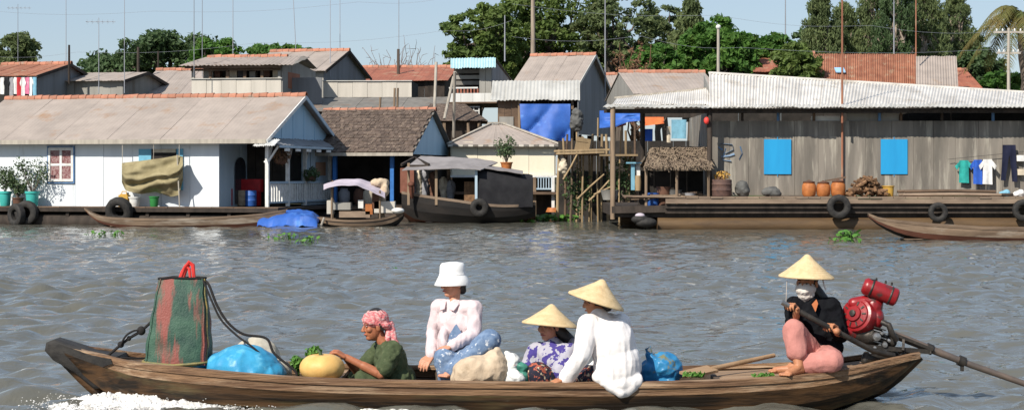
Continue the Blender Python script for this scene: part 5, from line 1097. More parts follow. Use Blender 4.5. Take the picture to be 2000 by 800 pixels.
for k in range(9): a = lerp(.05, hI.A(934), k / 8); hI.pc('baluster', 'roof_red', a, a + .07, -.32, -.28, z_(183), z_(174))
for k in range(4): hI.pc('louvre', 'pale_sheet' if k % 2 else 'roof_dark', .15, hI.A(934), .45, .5, z_(165) + k * .25, z_(165) + k * .25 + .17)
hI.pc('floor', 'brown_wood', 0, aR + .3, -.4, 4.8, z_(203), z_(200)); hI.window(hI.A(915), hI.A(938), z_(226), z_(208), -.1, 'off_white', 'glass_dark', 2, 2)
for a in (.05, 1.2, 2.3): hI.pc('stilt', 'dark_wood', a, a + .16, 0, .16, .3, z_(203)); 
for k, (a, b_) in enumerate((((868, 232), (886, 150)), ((888, 140), (886, 268)), ((848, 228), (852, 122)))):
    MB().tube([P(*a, 73.), P(*b_, 74.)], .06, 7).build('leaning_pole', 'pale_pole', None, True, ('pale pole leaning right, in front of the turquoise awning house', 'pale upright pole at the corner of the turquoise awning house', 'pale pole standing left of the turquoise awning house')[k], 'pole', 'pale poles by the turquoise awning house')
for o in [x for x in bpy.data.objects if x.name.startswith('leaning_pole')]: pass
# ---- dark shingle roofs behind E
hJ = gable('house', 'house with dark weathered roof half hidden behind the blue gable house', 600, 860, 216, 190, 260, 78., 4., 6., 'roof_dark', 'dark_wood', 'dark_wood', 6, 3, False, .4)
O = P(840, 262, 75.); hK = House('house', 'low dark brown hip roof between the blue gable house and cream house', (O.x, O.y, 0), 0.)
hip(hK, 'thatch', hK.A(800), hK.A(952), -.4, 4.6, hK.Z(236), hK.A(838), hK.A(905), 2.1, hK.Z(203, 0, 2.1), 5, 3); hK.wall('dark_wood', hK.A(815), hK.A(940), 0, .6, hK.Z(236) + .1, 5)
for px in (868, 915, 936): hK.pc('stilt', 'pole_wood', hK.A(px) - .06, hK.A(px) + .06, -.3, -.2, -.4, hK.Z(240))
O = P(632, 190, 84.); hL = House('house', 'long whitewashed wall with flat top below the red tiled roof', (O.x, O.y, 0), 3.)
hL.wall('dirty_white', hL.A(631), hL.A(804), 0, hL.Z(190), hL.Z(159), 6); hL.wall('interior', .05, 3, hL.A(804), hL.Z(190), hL.Z(159), 2, side=True); hL.pc('coping', 'roof_pale', hL.A(630), hL.A(805), -.06, .12, hL.Z(159), hL.Z(157.4)); hL.pc('base_wall', 'dark_wood', hL.A(631), hL.A(804), .08, .4, .9, hL.Z(190)); hL.pc('floor_slab', 'dark_wood', hL.A(631), hL.A(803), .1, 3, hL.Z(190) - .1, hL.Z(190))
for px in (770, 776, 742): MB().tube([P(px, 212, 75.4), P(px + 1, 172 if px != 742 else 190, 75.4)], .05, 6).build('stub_pole', 'pole_wood', None, True, {770: 'left prong of the short forked pole before the white wall', 776: 'right prong of the short forked pole before the white wall', 742: 'short wooden stub before the white wall'}[px], 'pole')
hM = gable('house', 'red tiled roof behind the long whitewashed wall', 668, 868, 157, 131, 190, 94., 5., 8., 'roof_red', 'dark_wood', 'dark_wood', 9, 4, True, .3)
# ---- two-storey house with the open gallery
O = P(378, 182, 79.); hN = House('house', 'two-storey house with open dark gallery above a pale grey wall', (O.x, O.y, 0), 9.)
A_, z_ = hN.A, hN.Z; aR = A_(549); aL = A_(374); Dn = 5.5
hN.wall('dirty_white', aL, aR, 0, z_(200), z_(155), 6); hN.pc('coping', 'roof_pale', aL - .05, aR + .05, -.06, .1, z_(155), z_(153.4))
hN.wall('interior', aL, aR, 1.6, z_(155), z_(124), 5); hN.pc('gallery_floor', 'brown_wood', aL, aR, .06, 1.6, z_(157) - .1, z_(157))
hN.roof('roof_grey', (aL - .4, -.5, z_(128, 0, -.5)), (A_(572, -.5), -.5, z_(128, 0, -.5)), (A_(590, 2.2), 2.2, z_(112, 0, 2.2)), (aL - .1, 2.2, z_(112, 0, 2.2)), 7, 4); hN.ridge((aL, 2.2, z_(112, 0, 2.2) + .05), (A_(560, 2.2), 2.2, z_(112, 0, 2.2) + .05))
hN.beam('gallery_beam', 'brown_wood', (aL - .2, -.3, z_(131)), (aR + .1, -.3, z_(131)), .08, .16); hN.beam('gallery_beam', 'brown_wood', (aL, -.1, z_(137)), (aR, -.1, z_(137)), .06, .1)
for k in range(6): hN.pc('gallery_post', 'brown_wood' if k % 5 else 'pale_sheet', lerp(aL, aR - .15, k / 5), lerp(aL, aR - .15, k / 5) + .13, 0, .12, z_(155), z_(128))
for k in range(7): rs = random.Random(k); a = lerp(aL + .4, aR - .5, k / 6); hN.pc('gallery_clutter', ('pale_sheet', 'brown_pot', 'cloth_cream', 'dark_metal')[k % 4], a, a + rs.uniform(.2, .5), .4, .8, z_(157), z_(157) + rs.uniform(.35, .8))
hN.tri('side_wall', 'pale_sheet', aR, [(.05, z_(215)), (Dn, z_(215)), (Dn, z_(128)), (2.4, z_(117)), (.05, z_(131))], .05); hN.pc('side_stain', 'rust', aR + .052, aR + .06, .9, 2.8, z_(172), z_(140))
hN.roof('roof_dark', (A_(590, 2.2), 2.2, z_(112, 0, 2.2)), (A_(572, -.5), -.5, z_(128, 0, -.5)), (A_(578, -.5), -.5, z_(126, 0, -.5)), (A_(605, 2.2), 2.2, z_(114, 0, 2.2)), 1, 2)
hN.roof('roof_dark', (A_(620, Dn), Dn, z_(136, 0, Dn)), (aL, Dn, z_(136, 0, Dn)), (aL, 2.2, z_(112, 0, 2.2)), (A_(596, 2.2), 2.2, z_(112, 0, 2.2)), 4, 4)
hN.pc('lower_wall', 'blue_grey_sheet', aR + .05, A_(628, 1.5), 1.5, 1.56, z_(215), z_(150))
hO = gable('house', 'tall rear house with grey roof and blue-grey gable above the gallery house', 480, 632, 138, 99, 200, 86., 12., 7., 'roof_grey', 'pale_sheet', 'blue_grey_sheet', 7, 4, True, .35, trim='dark_wood')
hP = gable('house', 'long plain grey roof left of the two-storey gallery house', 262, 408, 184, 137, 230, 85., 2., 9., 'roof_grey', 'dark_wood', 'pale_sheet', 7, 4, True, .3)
hQ = gable('house', 'small house with pale grey roof and dark open gable beside the laundry', 118, 240, 157, 141, 200, 82.5, 14., 4.4, 'roof_grey', 'pale_sheet', 'pale_sheet', 5, 4, False, .3, trim='dark_wood')
hS = gable('house', 'rusty red roofed house with washing hung along its front', -60, 72, 148, 125, 200, 80., 10., 6.4, 'rust', 'interior', 'blue_grey_sheet', 7, 4, True, .5, trim='dark_wood')
def shirt(h, px, d, ztop, w_, hh, m, lab, grp, sleeves=True, cat='shirt', name='hung_shirt', legs=False):
    a = h.A(px, d); rs = random.Random(int(px * 3 + d)); W_ = w_ / 2
    if legs: quads = [((-W_, 0), (W_, 0), (W_ * 1.05, -hh * .3), (-W_ * 1.05, -hh * .3)), ((-W_ * 1.05, -hh * .29), (-.01, -hh * .29), (-W_ * .55, -hh * .97), (-W_ * 1.3, -hh * .96)), ((.01, -hh * .29), (W_ * 1.05, -hh * .29), (W_ * 1.25, -hh), (W_ * .5, -hh))]
    elif sleeves: quads = [((-W_ * .7, 0), (W_ * .7, 0), (W_ * .78, -hh), (-W_ * .78, -hh * .98)), ((W_ * .6, -.01), (W_ * 1.45, -hh * .26), (W_ * 1.15, -hh * .42), (W_ * .66, -hh * .26)), ((-W_ * .6, -.01), (-W_ * 1.45, -hh * .26), (-W_ * 1.15, -hh * .42), (-W_ * .66, -hh * .26))]
    else: quads = [((-W_, 0), (W_, 0), (W_ * .97, -hh), (-W_ * .97, -hh * .98))]
    mb = MB()
    def wav(x, z, k): return .03 * noise.noise(V((x * 6 + px, k, z * 3))) + .018 * math.sin(x * 24 + px)
    for k, (p0, p1, p2, p3) in enumerate(quads):
        def fn(u, v):
            x = lerp(lerp(p0[0], p1[0], u), lerp(p3[0], p2[0], u), v); z = lerp(lerp(p0[1], p1[1], u), lerp(p3[1], p2[1], u), v); return V((x, wav(x, z, 0) - .006 * k, z))
        mb.sheet(6, 6, fn, (0, .02, 0))
    me = mb.mesh(name, m, 60)
    o = bpy.data.objects.new(name, me); C.objects.link(o); o.location = h.w(a, d, ztop); o.rotation_euler = h.R3.to_euler(); return tag(o, lab, cat, grp)
zl = hS.Z(150)
lc = [(4, 'white'), (13, 'black'), (22, 'grey'), (30, 'white'), (37, 'red'), (45, 'white'), (53, 'pink'), (60, 'white'), (67, 'lightblue')]
for k, (px, cn) in enumerate(lc):
    shirt(hS, px, -.55, zl - .05, .2, .75 + .1 * (k % 3), 'cloth_' + cn, ('white towel at the left edge of the rusty-roofed washing line', 'black garment second from the left on the washing line', 'grey cloth third from the left on the washing line', 'white cloth between grey and red on the washing line', 'red cloth on the washing line under the rusty roof', 'white cloth just right of the red one on the washing line', 'pink cloth on the washing line under the rusty roof', 'white cloth just right of the pink one on the washing line', 'light blue cloth at the right end of the washing line')[k], 'washing under the rusty roof', k % 2 == 1, 'washing', 'hung_cloth')
hS.beam('clothes_line', 'dark_metal', (hS.A(-40, -.54), -.53, zl - .04), (hS.A(74, -.54), -.53, zl - .04), .02, .02)
hR_ = gable('house', 'small pale grey roof beside the dead tree behind the raft', 1187, 1240, 186, 146, 230, 92., -4., 5., 'roof_grey', 'dark_wood', 'dark_wood', 3, 4, True, .3)
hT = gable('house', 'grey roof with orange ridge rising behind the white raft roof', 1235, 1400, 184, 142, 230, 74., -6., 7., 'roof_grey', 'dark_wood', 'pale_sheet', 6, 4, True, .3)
# ---- J: grey raft house on the right
O = P(1390, 382, 58.6); hJ2 = House('raft_house', 'long grey sheet-walled raft house with white corrugated roof and two blue shutters', (O.x, O.y, 0), 0.)
h = hJ2; A_, z_ = h.A, h.Z; aE = A_(2120); fz = z_(381); zt = z_(236)
edges = [A_(p) for p in (1391, 1425, 1462, 1500, 1552, 1598, 1644, 1690, 1742, 1784, 1824, 1866, 1912, 1958, 2004, 2060, 2120)]
for i in range(len(edges) - 1):
    off = .012 * (i % 2); h.pc('wall_sheet', 'grey_sheet', edges[i] + .004, edges[i + 1] - .004, off, off + .05, fz, z_(266)); h.pc('wall_sheet', 'grey_sheet', edges[i] + .004, edges[i + 1] - .004, .03 + off, .08 + off, z_(267) + .01, zt)
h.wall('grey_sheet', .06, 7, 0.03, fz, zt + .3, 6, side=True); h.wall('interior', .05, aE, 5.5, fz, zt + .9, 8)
for (p0, p1) in ((1492, 1545), (1720, 1772)):
    w = h.pc('shutter', 'sky_blue', A_(p0), A_(p1), -.035, -.004, z_(340), z_(272))
    for q in ((A_(p0), A_(p1), z_(307) - .012, z_(307) + .012), ((A_(p0) + A_(p1)) / 2 - .012, (A_(p0) + A_(p1)) / 2 + .012, z_(340), z_(272))): h.pc('batten', 'sky_blue', q[0], q[1], -.05, -.036, q[2], q[3], w)
# graffiti: faint blue painted strokes
for k, s_ in enumerate((((1412, 292), (1404, 287), (1408, 280), (1430, 282), (1432, 292), (1416, 300)), ((1408, 305), (1425, 303), (1434, 300)), ((1418, 290), (1412, 312), (1428, 314)), ((1446, 286), (1450, 300), (1444, 312)))):
    MB().tube([h.w(A_(px), -.003, z_(py)) for px, py in s_], .05, 6, True, .12).build('painted_stroke', 'tarp_blue_faint' if 'tarp_blue_faint' in MATS else 'trim_blue', h.root)
# roof, fascia, gap
zE = z_(209, 0, -.9)
h.roof('roof_white', (A_(1386, -.9), -.9, zE), (A_(2120, -.9), -.9, zE), (A_(2120, 6.), 6., z_(188, 0, 6.)), (A_(1385, 3.), 3., z_(143, 0, 3.)), 17, 7, .020, .02)
h.beam('roof_cap', 'roof_white', (A_(1385, 3.), 3., z_(142, 0, 3.)), (A_(2120, 6.), 6., z_(187, 0, 6.)), .16, .07)
h.roof('roof_pale', (A_(1177, -.9), -.9, zE), (A_(2120, -.92), -.92, zE - .0), (A_(2120, -.7), -.55, zE + .10), (A_(1185, -.55), -.55, zE + .10), 20, 5, .018, .02, 'eave_sheet')
h.roof('roof_white', (A_(1196, -.6), -.6, zE + .1), (A_(1386, -.6), -.6, zE + .1), (A_(1386, 2.2), 2.2, z_(173, 0, 2.2)), (A_(1205, 2.2), 2.2, z_(192, 0, 2.2)), 6, 7, .014, .02)
h.beam('roof_cap', 'pale_pole', (A_(1200, 2.2), 2.2, z_(191, 0, 2.2)), (A_(1388, 2.2), 2.2, z_(172, 0, 2.2)), .12, .06)
h.tri('roof_end', 'pale_sheet', A_(1387, 1.), [(-.5, zE), (3, zE), (3, z_(145, 0, 3.))], .04)
h.beam('purlin', 'dark_wood', (A_(1180, -.7), -.6, zE - .12), (aE, -.6, zE - .12), .1, .12); h.beam('purlin', 'dark_wood', (A_(1200), .1, zE - .1), (aE, .1, zE - .08), .1, .14)
for k, px in enumerate((1450, 1520, 1590, 1645, 1718, 1760, 1840, 1940, 2020)): h.pc('strut', ('dark_wood', 'trim_blue', 'brown_wood')[k % 3], A_(px) - .04, A_(px) + .04, .0, .08, zt, zE - .03)
h.pc('gap_board', 'off_white', A_(1585), A_(1642), .09, .11, z_(236), z_(226)); h.pc('gap_board', 'pale_sheet', A_(1655), A_(1757), .1, .12, z_(236), z_(215))
for px, dd in ((1197, -.75), (1386, -.6), (1255, 2.)): MB().tube([h.w(A_(px, dd), dd, .3 if px != 1386 else fz - .1), h.w(A_(px, dd), dd, zE + .02)], .085, 8).build('roof_post', 'pole_wood' if px == 1197 else 'dark_wood', h.root, True)
MB().tube([h.w(A_(1645, -.12), -.12, fz), h.w(A_(1645, -.12), -.12, zE)], .035, 7).build('drain_pipe', 'rust', h.root, True)
MB().ell(h.w(A_(1380, -.75), -.75, z_(237)), (.09, .09, .12)).build('lantern', 'bag_red', None, True, 'red round lantern hanging from the dark roof post', 'lantern')
# raft
dz = fz - .03; nP = 34
for k in range(nP):
    a0 = lerp(A_(1340, -1.5), aE, k / nP); a2 = lerp(A_(1340, -1.5), aE, (k + 1) / nP); h.pc('deck_plank', 'deck_wood', a0 + .008, a2 - .008, -1.55 + R.uniform(-.05, .03), -.02, dz - .05, dz + R.uniform(-.006, .006))
for k in range(3): h.beam('edge_beam', ('deck_wood', 'dark_wood', 'dark_wood')[k], (A_(1300, -1.5), -1.5 + .1 * k, dz - .14 - .16 * k), (aE, -1.5 + .1 * k, dz - .14 - .16 * k), .1, .15)
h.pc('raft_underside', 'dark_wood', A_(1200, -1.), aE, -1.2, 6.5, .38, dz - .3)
h.beam('deck_edge', 'dark_wood', (A_(1195, -1.3), -1.3, dz - .42), (A_(1400, -1.3), -1.3, dz - .36), .12, .22)
mat('log_wet', (.14, .085, .04), (.08, .05, .028), 3, (.2, 1, 1), rough=.6, bump=.4, rnd=.15)
for k in range(5): MB().tube([h.w(A_(1230) + R.uniform(0, 1), -1.15 + k * 1.6, .12), h.w(aE, -1.15 + k * 1.6, .12)], .26, 10).build('float_log', 'log_wet', h.root, True)
for px, py, rr, lab in ((1638, 403, .38, 'large black tyre hung on the raft edge below the clay jars'), (1832, 414, .31, 'smaller grey-black tyre hung on the raft behind the canoe'), (1998, 410, .34, 'black tyre cut by the right edge of the picture')):
    tyre('tyre', h.w(A_(px, -1.72), -1.72, z_(py, 0, -1.72)), rr, rr * .29, h.v + V((0, 0, .05)), label=lab, cat='tyre', group='tyre fenders on the rafts')
# goods on the deck
def jar(px, m, hh, rr, lab, d=-.9):
    b = h.w(A_(px, d), d, dz + .006); r_ = thing('clay_jar', lab, 'jar', b, 'orange clay jars on the grey raft'); MB().lathe(b, [(rr * .75, 0), (rr * .95, hh * .15), (rr, hh * .5), (rr * .97, hh * .8), (rr * .8, hh * .95), (rr * .88, hh), (rr * .7, hh), (.01, hh * .96)], 20).build('jar_body', m, r_, 40)
    MB().lathe(b, [(rr * .8, hh), (rr * .85, hh + .03), (rr * .3, hh + .06), (.02, hh + .09)], 16).build('lid', 'brown_pot', r_, 40)
jar(1580, 'clay', .44, .23, 'clay jar at the left of the three below the grey wall'); jar(1608, 'clay', .42, .23, 'clay jar in the middle of the three below the grey wall'); jar(1637, 'clay', .46, .24, 'clay jar at the right of the three, nearest the firewood')
b = h.w(A_(1735, -.9), -.9, dz + .006); MB().lathe(b, [(.16, 0), (.18, .3), (.2, .31), (.2, .34), (.15, .34), (.01, .31)], 16).build('basket', 'yellow_can', None, 40, 'small yellow basket right of the firewood heap', 'basket')
MB().bar(h.w(A_(1612, -.8), -.8, dz + .5), h.w(A_(1652, -.8), -.8, dz + .62), .1, .05).build('roof_board', 'brown_wood', None, False, 'short brown board resting on the clay jar lids', 'board')
fw = thing('firewood_heap', 'heap of chopped firewood on the raft below the grey wall', 'firewood', h.w(A_(1692, -.8), -.8, dz))
rs = random.Random(11); lg = MB().lathe((0, 0, 0), [(.05, -.16), (.055, 0), (.045, .16)], 7).mesh('split_log', 'wood_chip', 40)
for k in range(170):
    t = rs.uniform(-1, 1); hmax = .56 * (1 - abs(t) ** 1.6); o = bpy.data.objects.new('split_log', lg); C.objects.link(o); o.parent = fw
    o.location = (t * .56, rs.uniform(-.45, .2), rs.random() ** .7 * hmax + .05); o.rotation_euler = (rs.gauss(1.57, .4), rs.gauss(0, .5), rs.uniform(0, 3.1)); s_ = rs.uniform(.7, 1.15); o.scale = (s_, s_, s_)
r_ = thing('flower_barrel', 'rusty barrel holding yellow flowers at the left end of the grey wall', 'barrel', h.w(A_(1410, -.8), -.8, dz + .006)); b = wloc(r_)
MB().lathe(b, [(.3, 0), (.32, .04), (.32, .18), (.335, .2), (.32, .22), (.32, .36), (.335, .38), (.32, .4), (.32, .52), (.3, .54), (.01, .5)], 20).build('barrel_body', 'barrel', r_, 40)
mat('flower', (.55, .3, .06), (.3, .2, .06), 14, rough=.7); mb = MB(); leaves(mb, b + V((0, 0, .68)), (.26, .24, .16), 240, .09, random.Random(2)); mb.build('flowers', 'flower', r_); mb = MB(); leaves(mb, b + V((0, 0, .55)), (.28, .26, .1), 100, .09, random.Random(3)); mb.build('leaves', 'leaf_dry', r_)
for k, (px, w_, hh, lab) in enumerate(((1449, .42, .5, 'dark grey upright sack beside the flower barrel'), (1506, .6, .28, 'low dark grey sack under the left blue shutter'))):
    b = h.w(A_(px, -.7), -.7, dz); soft(None, 'grey_sack', [('e', b + V((0, 0, hh * .5)), (w_ * .5, .24, hh * .5)), ('e', b + V((w_ * .15, 0, hh * .3)), (w_ * .45, .26, hh * .34)), ('c', b + V((-w_ * .2, 0, hh * .8)), .07, b + V((w_ * .2, 0, hh * .85)), .07)], .03, 'stone', .03, 4, lab, 'sack')
for k in range(9):
    px0, px1 = 1752 + R.uniform(0, 30), 1960 + R.uniform(-40, 20); d = -1.35 + .12 * k; z = dz + .06 + (.1 if k % 3 == 2 else 0)
    MB().tube([h.w(A_(px0, d), d, z), h.w(A_((px0 + px1) / 2, d), d, z + .015), h.w(A_(px1, d), d, z)], [.05, .055, .045], 8).build('timber_pole', ('deck_wood', 'dark_wood', 'brown_wood')[k % 3], None, True, 'long wooden pole lying in the bundle on the raft below the washing', 'pole', 'timber poles on the raft deck')
for px, cn, lab in ((1962, 'lightblue', 'small pale blue crumpled rag on the deck below the trousers'), (1990, 'white', 'white crumpled rag on the deck at the right edge')):
    soft(None, 'rag', [('e', h.w(A_(px, -1.), -1., dz + .08), (.18, .14, .08)), ('e', h.w(A_(px + 4, -1.), -1., dz + .14), (.09, .1, .07))], .02, 'cloth_' + cn, .03, 7, lab, 'rag')
# washing on the grey wall
G_ = 'washing on the grey wall'
shirt(h, 1883, -.16, z_(313), .42, .74, 'cloth_teal', 'teal shirt hung on the grey wall', G_); shirt(h, 1910, -.22, z_(312), .38, .80, 'cloth_royal', 'royal blue shirt hung between the teal and white ones', G_)
shirt(h, 1929, -.28, z_(311), .40, .82, 'cloth_white', 'white shirt hung on the grey wall left of the trousers', G_); shirt(h, 1971, -.18, z_(283), .42, 1.2, 'cloth_navy', 'navy trousers hung on the grey wall', G_, cat='trousers', name='hung_trousers', legs=True)
shirt(h, 1998, -.16, z_(303), .4, .2, 'cloth_white', 'white cloth hung right of the navy trousers', G_, False, 'cloth', 'hung_cloth'); shirt(h, 1998, -.18, z_(330), .4, .2, 'cloth_cream', 'cream cloth hung low at the right edge of the grey wall', G_, False, 'cloth', 'hung_cloth')
h.beam('clothes_line', 'dark_metal', (A_(1850), -.14, z_(311)), (aE, -.14, z_(284)), .012, .012)
# left platform of the raft: planks, thatch shelter
for k in range(16):
    x0, x1 = 1215 + R.uniform(0, 60), 1350 + R.uniform(-60, 40); d = -1. + k * .16; y0 = 386 + R.uniform(-6, 3); y1 = 384 + R.uniform(-9, 5)
    plank('loose_plank', ('deck_wood', 'brown_wood', 'pole_wood')[k % 3], h.root, h.w(A_(x0, d), d, max(z_(y0, 0, d), .66 + .02 * k)), h.w(A_(x1, d), d, max(z_(y1, 0, d), .66 + .02 * k)), .12, .05)
h.pc('platform', 'dark_wood', A_(1200, -.9), A_(1392, -.9), -1.25, 4.5, .5, .64)
ts = House('thatched_shelter', 'small shelter with shaggy palm thatch roof left of the grey wall', (h.O.x, 57.75, .6)); q = ts.A
ze_, zr_ = ts.Z(329), ts.Z(285, 0, 1.2)
hip_ = (q(1256), q(1390))
MB().sheet(10, 6, lambda u, v: ts.w(lerp(hip_[0] + .35 * v, hip_[1], u), -.2 + 1.5 * v, lerp(ze_ + .05, zr_ - .03, v) + .04 * noise.noise(V((u * 8, v * 6, 0)))), (0, 0, -.12)).build('roof_base', 'palm_thatch', ts.root)
MB().sheet(10, 4, lambda u, v: ts.w(lerp(hip_[0] + .35 * v, hip_[1], u), 2.8 - 1.5 * v, lerp(ze_ + .05, zr_ - .03, v)), (0, 0, -.1)).build('roof_base', 'palm_thatch', ts.root)
rs = random.Random(9); mb = MB()
for j in range(8):
    for i in range(130):
        v = (j + rs.random() * .6) / 8; u = rs.random(); a = lerp(hip_[0] + .35 * v, hip_[1], u); p = ts.w(a, -.2 + 1.5 * v, lerp(ze_ + .05, zr_, v) + .02); l = rs.uniform(.14, .3); dr = V((rs.gauss(0, .35), -1.0, -.75 + rs.gauss(0, .25))).normalized(); s_ = V((.02, 0, .004))
        mb.add([p - s_, p + s_, p + dr * l + V((0, -.02, .035)) + s_ * .4, p + dr * l + V((0, -.02, .035)) - s_ * .4], [(0, 1, 2, 3)])
tag(mb.build('thatch_fronds', 'palm_thatch', ts.root), kind='stuff')
for px, d in ((1262, 0), (1384, 0), (1262, 2.4), (1384, 2.4), (1322, 0)): MB().tube([ts.w(q(px, d), d, .63), ts.w(q(px, d), d, ze_ + .15)], .05, 7).build('post', 'pole_wood', ts.root, True)
ts.wall('interior', hip_[0], hip_[1], 2.5, .63, ze_ + .1, 4)
for k, (px, m, hh, lab) in enumerate(((1275, 'blue_plastic', .5, 'blue bucket under the left end of the thatched shelter'), (1296, 'brown_pot', .7, 'brown jar under the thatched shelter'), (1318, 'stone', .6, 'grey drum in the middle under the thatched shelter'), (1345, 'cloth_grey', .5, 'pale grey tub under the right part of the thatched shelter'))):
    b = ts.w(q(px, .5), .5, .65); MB().lathe(b, [(.18, 0), (.23, hh * .4), (.22, hh * .85), (.24, hh), (.2, hh), (.01, hh * .9)], 16).build('tub', m, None, 40, lab, 'tub')
# ---- the jumble of poles, tarp and platform between the houses
jb = House('stilt_platform', 'rickety stilt platform of poles and boards behind the raft post', (P(1140, 300, 66).x, 66., 0)); q = jb.A
def pole(h_, p0, p1, r0, m='pole_wood', nm='pole'): return MB().tube([p0, lerp(p0, p1, .5) + V((R.uniform(-.05, .05), 0, 0)), p1], [r0, r0 * .95, r0 * .85], 7).build(nm, m, h_, True)
for px in [1092, 1100, 1108, 1117, 1126, 1133, 1140, 1150, 1158, 1168, 1176, 1184, 1213, 1222, 1231, 1240]:
    top = R.choice((230, 270, 292, 262)) if px < 1190 else R.choice((240, 255, 285)); d = R.uniform(-.4, 2.0)
    pole(jb.root, jb.w(q(px + R.uniform(-5, 5), d), d, -.5), jb.w(q(px, d), d, jb.Z(top, 0, d)), R.uniform(.035, .06), R.choice(('bamboo', 'pole_wood', 'bamboo', 'brown_wood')))
for a, b_ in (((1082, 295), (1190, 292)), ((1086, 300), (1180, 297)), ((1170, 303), (1245, 303))): jb.beam('platform_board', 'bamboo', (q(a[0], -.5), -.5, jb.Z(a[1], 0, -.5)), (q(b_[0], -.5), -.5, jb.Z(b_[1], 0, -.5)), .5, .07)
for k in range(6): jb.beam('floor_board', 'brown_wood', (q(1085), .1 + k * .42, jb.Z(300) + .0), (q(1245), .1 + k * .42, jb.Z(303)), .36, .05)
for a, b_ in (((1150, 392), (1190, 352)), ((1160, 380), (1200, 362)), ((1128, 388), (1180, 340)), ((1100, 350), (1128, 300))): pole(jb.root, jb.w(q(a[0], -.8), -.8, max(jb.Z(a[1], 0, -.8), 0)), jb.w(q(b_[0], -.7), -.7, jb.Z(b_[1], 0, -.7)), .035, 'bamboo')
jb.wall('interior', q(1090, 3), q(1390, 3), 3., -.3, jb.Z(272), 12, name='back_board')  # coloured near-black to stand in for shaded depths behind the poles
mb = MB().box(jb.w(q(1138, -.3), -.3, jb.Z(283)), (.52, .4, .5), Matrix.Rotation(.2, 3, 'Y')); mb.poly([jb.w(q(1126, -.5), -.52, jb.Z(276)), jb.w(q(1149, -.5), -.52, jb.Z(279)), jb.w(q(1138, -.5), -.52, jb.Z(266))], (0, .44, 0)); mb.build('bird_box', 'bamboo', None, False, 'small tan wooden hutch on the stilt platform', 'hutch')
soft(None, 'hanging_bundle', [('c', jb.w(q(1126, -.5), -.5, jb.Z(245)), .22, jb.w(q(1127, -.5), -.5, jb.Z(225)), .2), ('c', jb.w(q(1126, -.5), -.5, jb.Z(225)), .1, jb.w(q(1126, -.5), -.5, jb.Z(215)), .05)], .03, 'stone', .05, 4, 'grey bundle lashed to a pole beside the hanging blue tarpaulin', 'bundle')
soft(None, 'hanging_bundle', [('c', jb.w(q(1100, -.5), -.5, jb.Z(330)), .16, jb.w(q(1100, -.5), -.5, jb.Z(312)), .08)], .03, 'cloth_cream', .05, 5, 'pale cloth bundle hanging under the stilt platform', 'bundle')
def bt2(u, v): px = lerp(1171, 1250, u); d = -.6 - .5 * v - .15 * noise.noise(V((u * 4, v * 4, 8))); a = q(px, d); return jb.w(a, d, jb.Z(lerp(216, interp([(0, 250), (.4, 248), (.7, 238), (1, 236)], u), v), a, d))
drape('blue_tarpaulin', 'tarp_blue', None, bt2, 20, 12, (0, .02, 0), label='small blue tarpaulin under the low white roof left of the raft', cat='tarpaulin')
for px0, px1, y0, y1, m, lab in ((1205, 1222, 234, 250, 'orange_cloth', 'small orange cloth beside the small blue tarpaulin'), (1254, 1296, 229, 247, 'orange_cloth', 'wide orange cloth hanging right of the small blue tarpaulin')):
    drape('orange_cloth', m, None, lambda u, v: jb.w(q(lerp(px0, px1, u), -.3), -.3 - .3 * v + .1 * noise.noise(V((u * 6, v * 4, px0))), jb.Z(lerp(y0, y1 - 5 * u, v))), 12, 6, (0, .02, 0), label=lab, cat='cloth')
shirt(jb, 1326, -.2, jb.Z(234), .55, .7, 'cloth_lightblue', 'pale blue cloth hanging above the thatched shelter', 'cloths above the thatched shelter', False, 'cloth', 'hung_cloth'); shirt(jb, 1267, -.2, jb.Z(252), .3, .45, 'cloth_royal', 'small royal blue cloth hanging left of the thatched shelter', 'cloths above the thatched shelter', False, 'cloth', 'hung_cloth')
shirt(jb, 1257, -1.2, jb.Z(305), .14, .85, 'cloth_magenta', 'magenta cloth strip hanging at the left end of the thatched shelter', 'cloths above the thatched shelter', False, 'cloth', 'hung_cloth'); shirt(jb, 1306, -.2, jb.Z(247), .14, .6, 'cloth_cream', 'narrow cream cloth hanging above the thatched roof', 'cloths above the thatched shelter', False, 'cloth', 'hung_cloth')
st2 = thing('washstand', 'pale blue post and board washstand beside the magenta cloth', 'washstand', P(1240, 372, 59.8)); 
MB().box(P(1236, 346, 59.8), (.12, .12, .85)).build('post', 'cloth_lightblue', st2); MB().box(P(1238, 318, 59.8), (.5, .35, .05)).build('board', 'cloth_lightblue', st2); MB().box(P(1246, 335, 59.9), (.14, .12, .5)).build('towel', 'cloth_white', st2); MB().lathe(P(1246, 372, 59.8), [(.1, 0), (.12, .3), (.1, .5), (.01, .5)], 12).build('jug', 'bamboo', st2, 40)
tub_ = MB().lathe(P(1191, 390, 58.2), [(.22, 0), (.3, .3), (.32, .32), (.28, .32), (.01, .25)], 18); tub_.build('metal_basin', 'pale_sheet', None, 40, 'grey metal basin at the foot of the raft post', 'basin')
rs = random.Random(21)
for k, (px, py, m, lab) in enumerate(((1215, 346, 'leaf_dark', 'dark bush growing under the stilt platform'), (1130, 372, 'leaf_dark', 'low dark bush among the bamboo stilts'))):
    r_ = thing('shrub', lab, 'shrub', P(px, 398, 66.5)); mb = MB(); leaves(mb, P(px, py, 66.5), (.7, .5, .9), 420, .16, rs); mb.build('foliage', m, r_); MB().tube([P(px, 402, 66.5), P(px + 2, py, 66.5)], [.06, .03], 6).build('stem', 'bark', r_)
# small floating things by the raft
mb = MB().ell(P(1250, 428, 57.), (.28, .2, .14)).ell(P(1262, 434, 57.), (.35, .25, .16)); mb.build('driftwood', 'rubber', None, True, 'black half-sunk float beside the raft end', 'float'); MB().ell(P(1250, 421, 57.), (.16, .13, .09)).build('float', 'lilac_cloth', None, True, 'pinkish float bobbing at the raft end', 'float')

